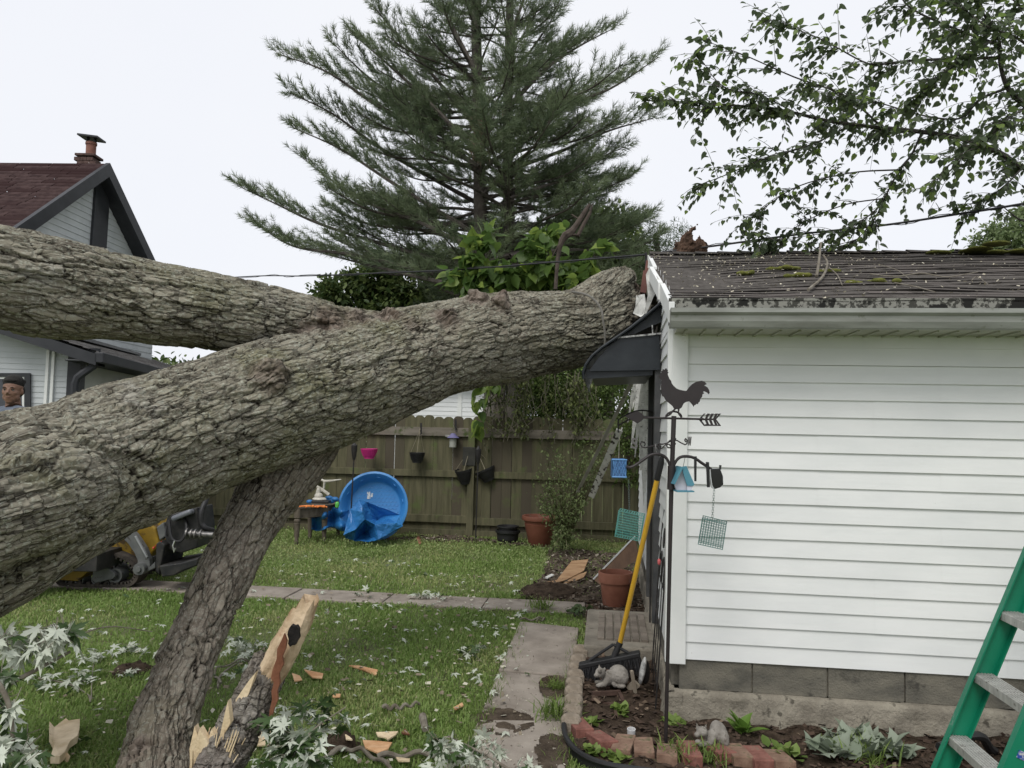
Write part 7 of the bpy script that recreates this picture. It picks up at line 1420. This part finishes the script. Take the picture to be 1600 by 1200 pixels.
for x,y,n,ln,sp,lab in ((970,1120,34,.055,.03,'leafy weed below the broken iron frame'),(922,1140,22,.055,.02,'leafy weed sprouting right of the edging blocks'),(1052,1138,40,.045,.035,'low weed growing just right of the pole'),(925,1185,26,.05,.025,'leafy weed behind the first red bricks'),(960,1195,30,.05,.03,'leafy weed over the black plastic edging'),(900,960,60,.06,.05,'dark weed clump at the left corner of the stoop'),(1225,1190,34,.07,.035,'pale weed clump in the bed left of the woolly sage'),(980,905,40,.07,.05,'low green weed beside the leaning board'),(1128,1170,12,.07,.01,'small leafy sprout in front of the right stone cat')):
    plant('weed',lab,x,y,n,ln,wg if lab[0]!='d' else leafmat('dark_weed',(.04,.07,.025),(.06,.1,.035),(.09,.13,.05)),up=.8,spread=sp,cat='weed',wd=1.4)
plant('leafy_sprout','bright green broad-leaved sprout beside the right stone cat',1161,1152,13,.12,leafmat('sprout',(.12,.22,.04),(.16,.28,.05),(.2,.32,.08),rough=.4),up=.9,spread=.006,wd=.75,T=HT,TFc=HTF)
sg=leafmat('sage_leaf',(.16,.20,.14),(.21,.25,.18),(.27,.31,.24),tr=.15,rough=.8)
for x,y,n,lab in ((1300,1190,15,'left woolly grey-green sage clump by the footing'),(1345,1178,30,'middle woolly grey-green sage clump, the largest of the three'),(1390,1190,16,'right woolly grey-green sage clump nearest the ladder')):
    plant('sage_plant',lab,x,y,n*2,.12,sg,up=.95,spread=.055,wd=.8,z=.04,T=HT,TFc=HTF)
# mulch, roof litter, path grit
def litter(name,lab,P,sz,mm,flatn=.3,cat='litter',T=[(0,-.3,0),(0,.3,0),(1,.25,.08),(1,-.2,.05)]):
    n=len(P); mt=frames(rng.normal(size=(n,3))*[1,1,flatn],roll=rng.normal(size=n)*.5)*(rng.uniform(.4,1.3,n)*sz)[:,None,None]; V,Fs,at_=scatter(T,[np.array([(0,1,2,3)])],mt,P); return tag(npmesh(name,V,Fs,mm,attrs={'rnd':at_}),lab,cat,kind='stuff')
bpo=np.array([(p.x,p.y) for p in bedpoly]); Q=np.stack([rng.uniform(.3,3.2,9000),rng.uniform(3.3,7.4,9000)],1); Q=Q[inpoly(Q[:,0],Q[:,1],bpo)]
litter('bed_mulch','brown bark mulch and dead leaves on the flower bed soil',np.column_stack([Q,.012+.03*(fbm(np.column_stack([Q,Q[:,0]*0])*6,4)*.6+.4)+.006]),.035,mat('mulch',(.035,.022,.015),(.09,.06,.042),scale=9,rough=1,attr=('rnd',(.20,.15,.105),.82,.95)))
Q=np.stack([rng.uniform(-1.5,1.4,5000),rng.uniform(7,11.5,5000)],1); Q=Q[inpoly(Q[:,0],Q[:,1],np.array([(p.x,p.y) for p in dirtpoly]))]
litter('soil_litter','twigs and crumbs on the bare soil by the fence',np.column_stack([Q,np.full(len(Q),.035)]),.04,mat('mulch2',(.06,.045,.033),(.15,.12,.09),scale=9,rough=1,attr=('rnd',(.35,.31,.25),.85,.95)))
Q=[]
while len(Q)<1200:
    l,t_=rng.uniform(-.02,2.6),rng.uniform(ET,RIDGE_T)
    if rng.random()<.25+.75*math.exp(-((l-.5)/.9)**2)*(.4+.6*(t_/RIDGE_T)): Q.append(tuple(g(l,t_,roofz(t_)+.02)))
litter('roof_litter','pale seeds and petals scattered over the roof shingles',np.array(Q),.014,mat('pale_litter',(.42,.38,.28),(.6,.56,.45),scale=9,rough=.9),.35)
Q=[]
for i in range(700):
    x=rng.uniform(700,915);y=rng.uniform(962,1215); p=gd(x,y); 
    if inpoly(np.array([p.x]),np.array([p.y]),np.array([(q.x,q.y) for q in [gd(*a) for a in le]+[gd(*a) for a in re[::-1]]]))[0]: Q.append((p.x,p.y,.026))
litter('path_litter','small pale and dark bits on the walkway',np.array(Q),.010,mat('path_bits',(.10,.08,.06),(.16,.13,.1),scale=3,rough=1,attr=('rnd',(.5,.47,.38),.55,.65)))
ms_=mat('roof_moss',(.085,.095,.02),(.16,.165,.035),scale=20,rough=1,bump=.01,bscale=60)
def onroof(x,y,o=.0): 
    nn=(Gv*-(ZR-EZ)/(RIDGE_T-ET)+Zv).normalized(); return onp(x,y,g(0,ET,EZ+o),nn)
for x,y,r_,lab in ((1222,421,.10,'moss patch on the roof below the forked stick, flat olive one at left'),(1248,432,.09,'bright moss tuft on the roof left of the upright stick'),(1328,443,.07,'small moss tuft on the roof right of the upright stick'),(1371,441,.09,'rounded dark-topped moss tuft on the roof, second from the right'),(1545,397,.30,'long mossy patch along the ridge at the right'),(1165,427,.07,'thin moss smear on the left part of the roof'),(1300,424,.06,'small moss bit at the foot of the upright stick on the roof')):
    c=onroof(x,y); m=MB(); 
    for k in range(14): m.ball(c+Lv*random.gauss(0,r_*.5)+Gv*random.gauss(0,r_*.35)+V3((0,0,-.0)),(r_*.38,r_*.3,.018),5)
    o=m.build('moss_patch',ms_,smooth=True); rr=o.modifiers.new('r','REMESH'); rr.mode='VOXEL'; rr.voxel_size=.01; rr.use_smooth_shade=True; tag(o,lab,'moss')
def rstick(pts,r_,lab):
    r_*=.68; m=MB(); c=curve([onroof(x,y)+V3((0,0,h_)) for x,y,h_ in pts],18); m.tube(c,[r_*(1-.4*i/18) for i in range(18)],6); tag(m.build('roof_stick',tw2,smooth=True),lab,'stick')
rstick([(1263,458,.02),(1285,440,.03),(1293,425,.06),(1287,420,.10)],.014,'curved grey stick lying down the roof slope, the thickest one'); rstick([(1276,436,.02),(1279,432,.08),(1283,428,.22)],.016,'short stick poking upright from the roof'); rstick([(1295,424,.03),(1308,434,.02),(1316,451,.02)],.007,'thin stick curving down right of the curved grey stick'); rstick([(1360,433,.02),(1400,442,.04),(1440,439,.05),(1480,440,.03),(1528,432,.03)],.008,'long thin stick lying level across the right part of the roof'); rstick([(1375,418,.02),(1400,428,.03),(1420,440,.02)],.006,'thin twig above the long level stick'); rstick([(1398,447,.02),(1430,456,.03),(1462,462,.02)],.007,'thin twig below the long level stick'); rstick([(1213,418,.02),(1225,409,.03),(1237,401,.02)],.006,'pale straight twig high on the left part of the roof'); rstick([(1518,443,.02),(1527,440,.03),(1545,450,.02)],.005,'small forked twig near the right end of the roof')
# far hedge line so the horizon is closed behind the gardens
crown('hedge_row','distant dark hedge row closing the view behind the fence',(-3,34),[((x_,34+rng.uniform(-2,2),2.2),(2.6,1.6,2.6)) for x_ in np.arange(-24,22,3.2)],26000,.3,gm,tw=.15,cat='hedge',lim=False)

# overgrown path edges, soil drifts on the slabs, small debris
for i,(x,y) in enumerate([(806,985),(797,1005),(785,1035),(772,1065),(760,1095),(748,1120),(738,1150),(905,985),(898,1010),(893,1040),(888,1150),(884,1180)]):
    pass
n=900; t_=rng.random(n); Lp=[gd(*a) for a in le[1:5]]; Rp_=[gd(*a) for a in re[1:5]]; Q=[]
for k in range(n):
    pth=Lp if k%3 else Rp_; s_=t_[k]*2.999; i_=int(s_); p=pth[i_].lerp(pth[i_+1],s_-i_); Q.append((p.x+rng.normal()*.035+(.02 if k%3 else -.02),p.y+rng.normal()*.03,.015))
Q=np.array(Q); a=rng.uniform(0,6.28,n); D=np.stack([np.cos(a)*.6,np.sin(a)*.6,rng.uniform(.2,1.4,n)],1); mt=frames(D)*rng.uniform(.025,.07,n)[:,None,None]; V,Fs,at_=scatter(gb,gbF,mt,Q); tag(npmesh('edge_grass',V,Fs,wg,attrs={'rnd':at_}),'ragged grass creeping over the walkway edges','grass',kind='stuff')
def drift(poly,nm,z=.021):
    sheet([gd(*p) for p in poly],nm,MATS['dry_dirt'],step=.012,amp=.012,z=z,sc=14)
drift([(745,1125),(770,1112),(800,1116),(828,1126),(836,1140),(815,1150),(780,1156),(752,1148)],'soil_drift'); drift([(842,1078),(866,1062),(886,1068),(888,1092),(866,1098),(848,1092)],'soil_drift'); drift([(842,1160),(870,1150),(886,1170),(886,1205),(850,1215),(835,1185)],'soil_drift')
Q=np.stack([rng.uniform(-2.6,0.1,900),rng.uniform(3.2,8.5,900)],1); Q=Q[(Q[:,0]>-.62*Q[:,1])]
litter('lawn_litter','twig bits and pale flecks fallen in the grass',np.column_stack([Q,np.full(len(Q),.035)]),.03,mat('lawn_bits',(.16,.13,.09),(.26,.22,.16),scale=9,rough=1,attr=('rnd',(.52,.50,.40),.6,.7)),.15)
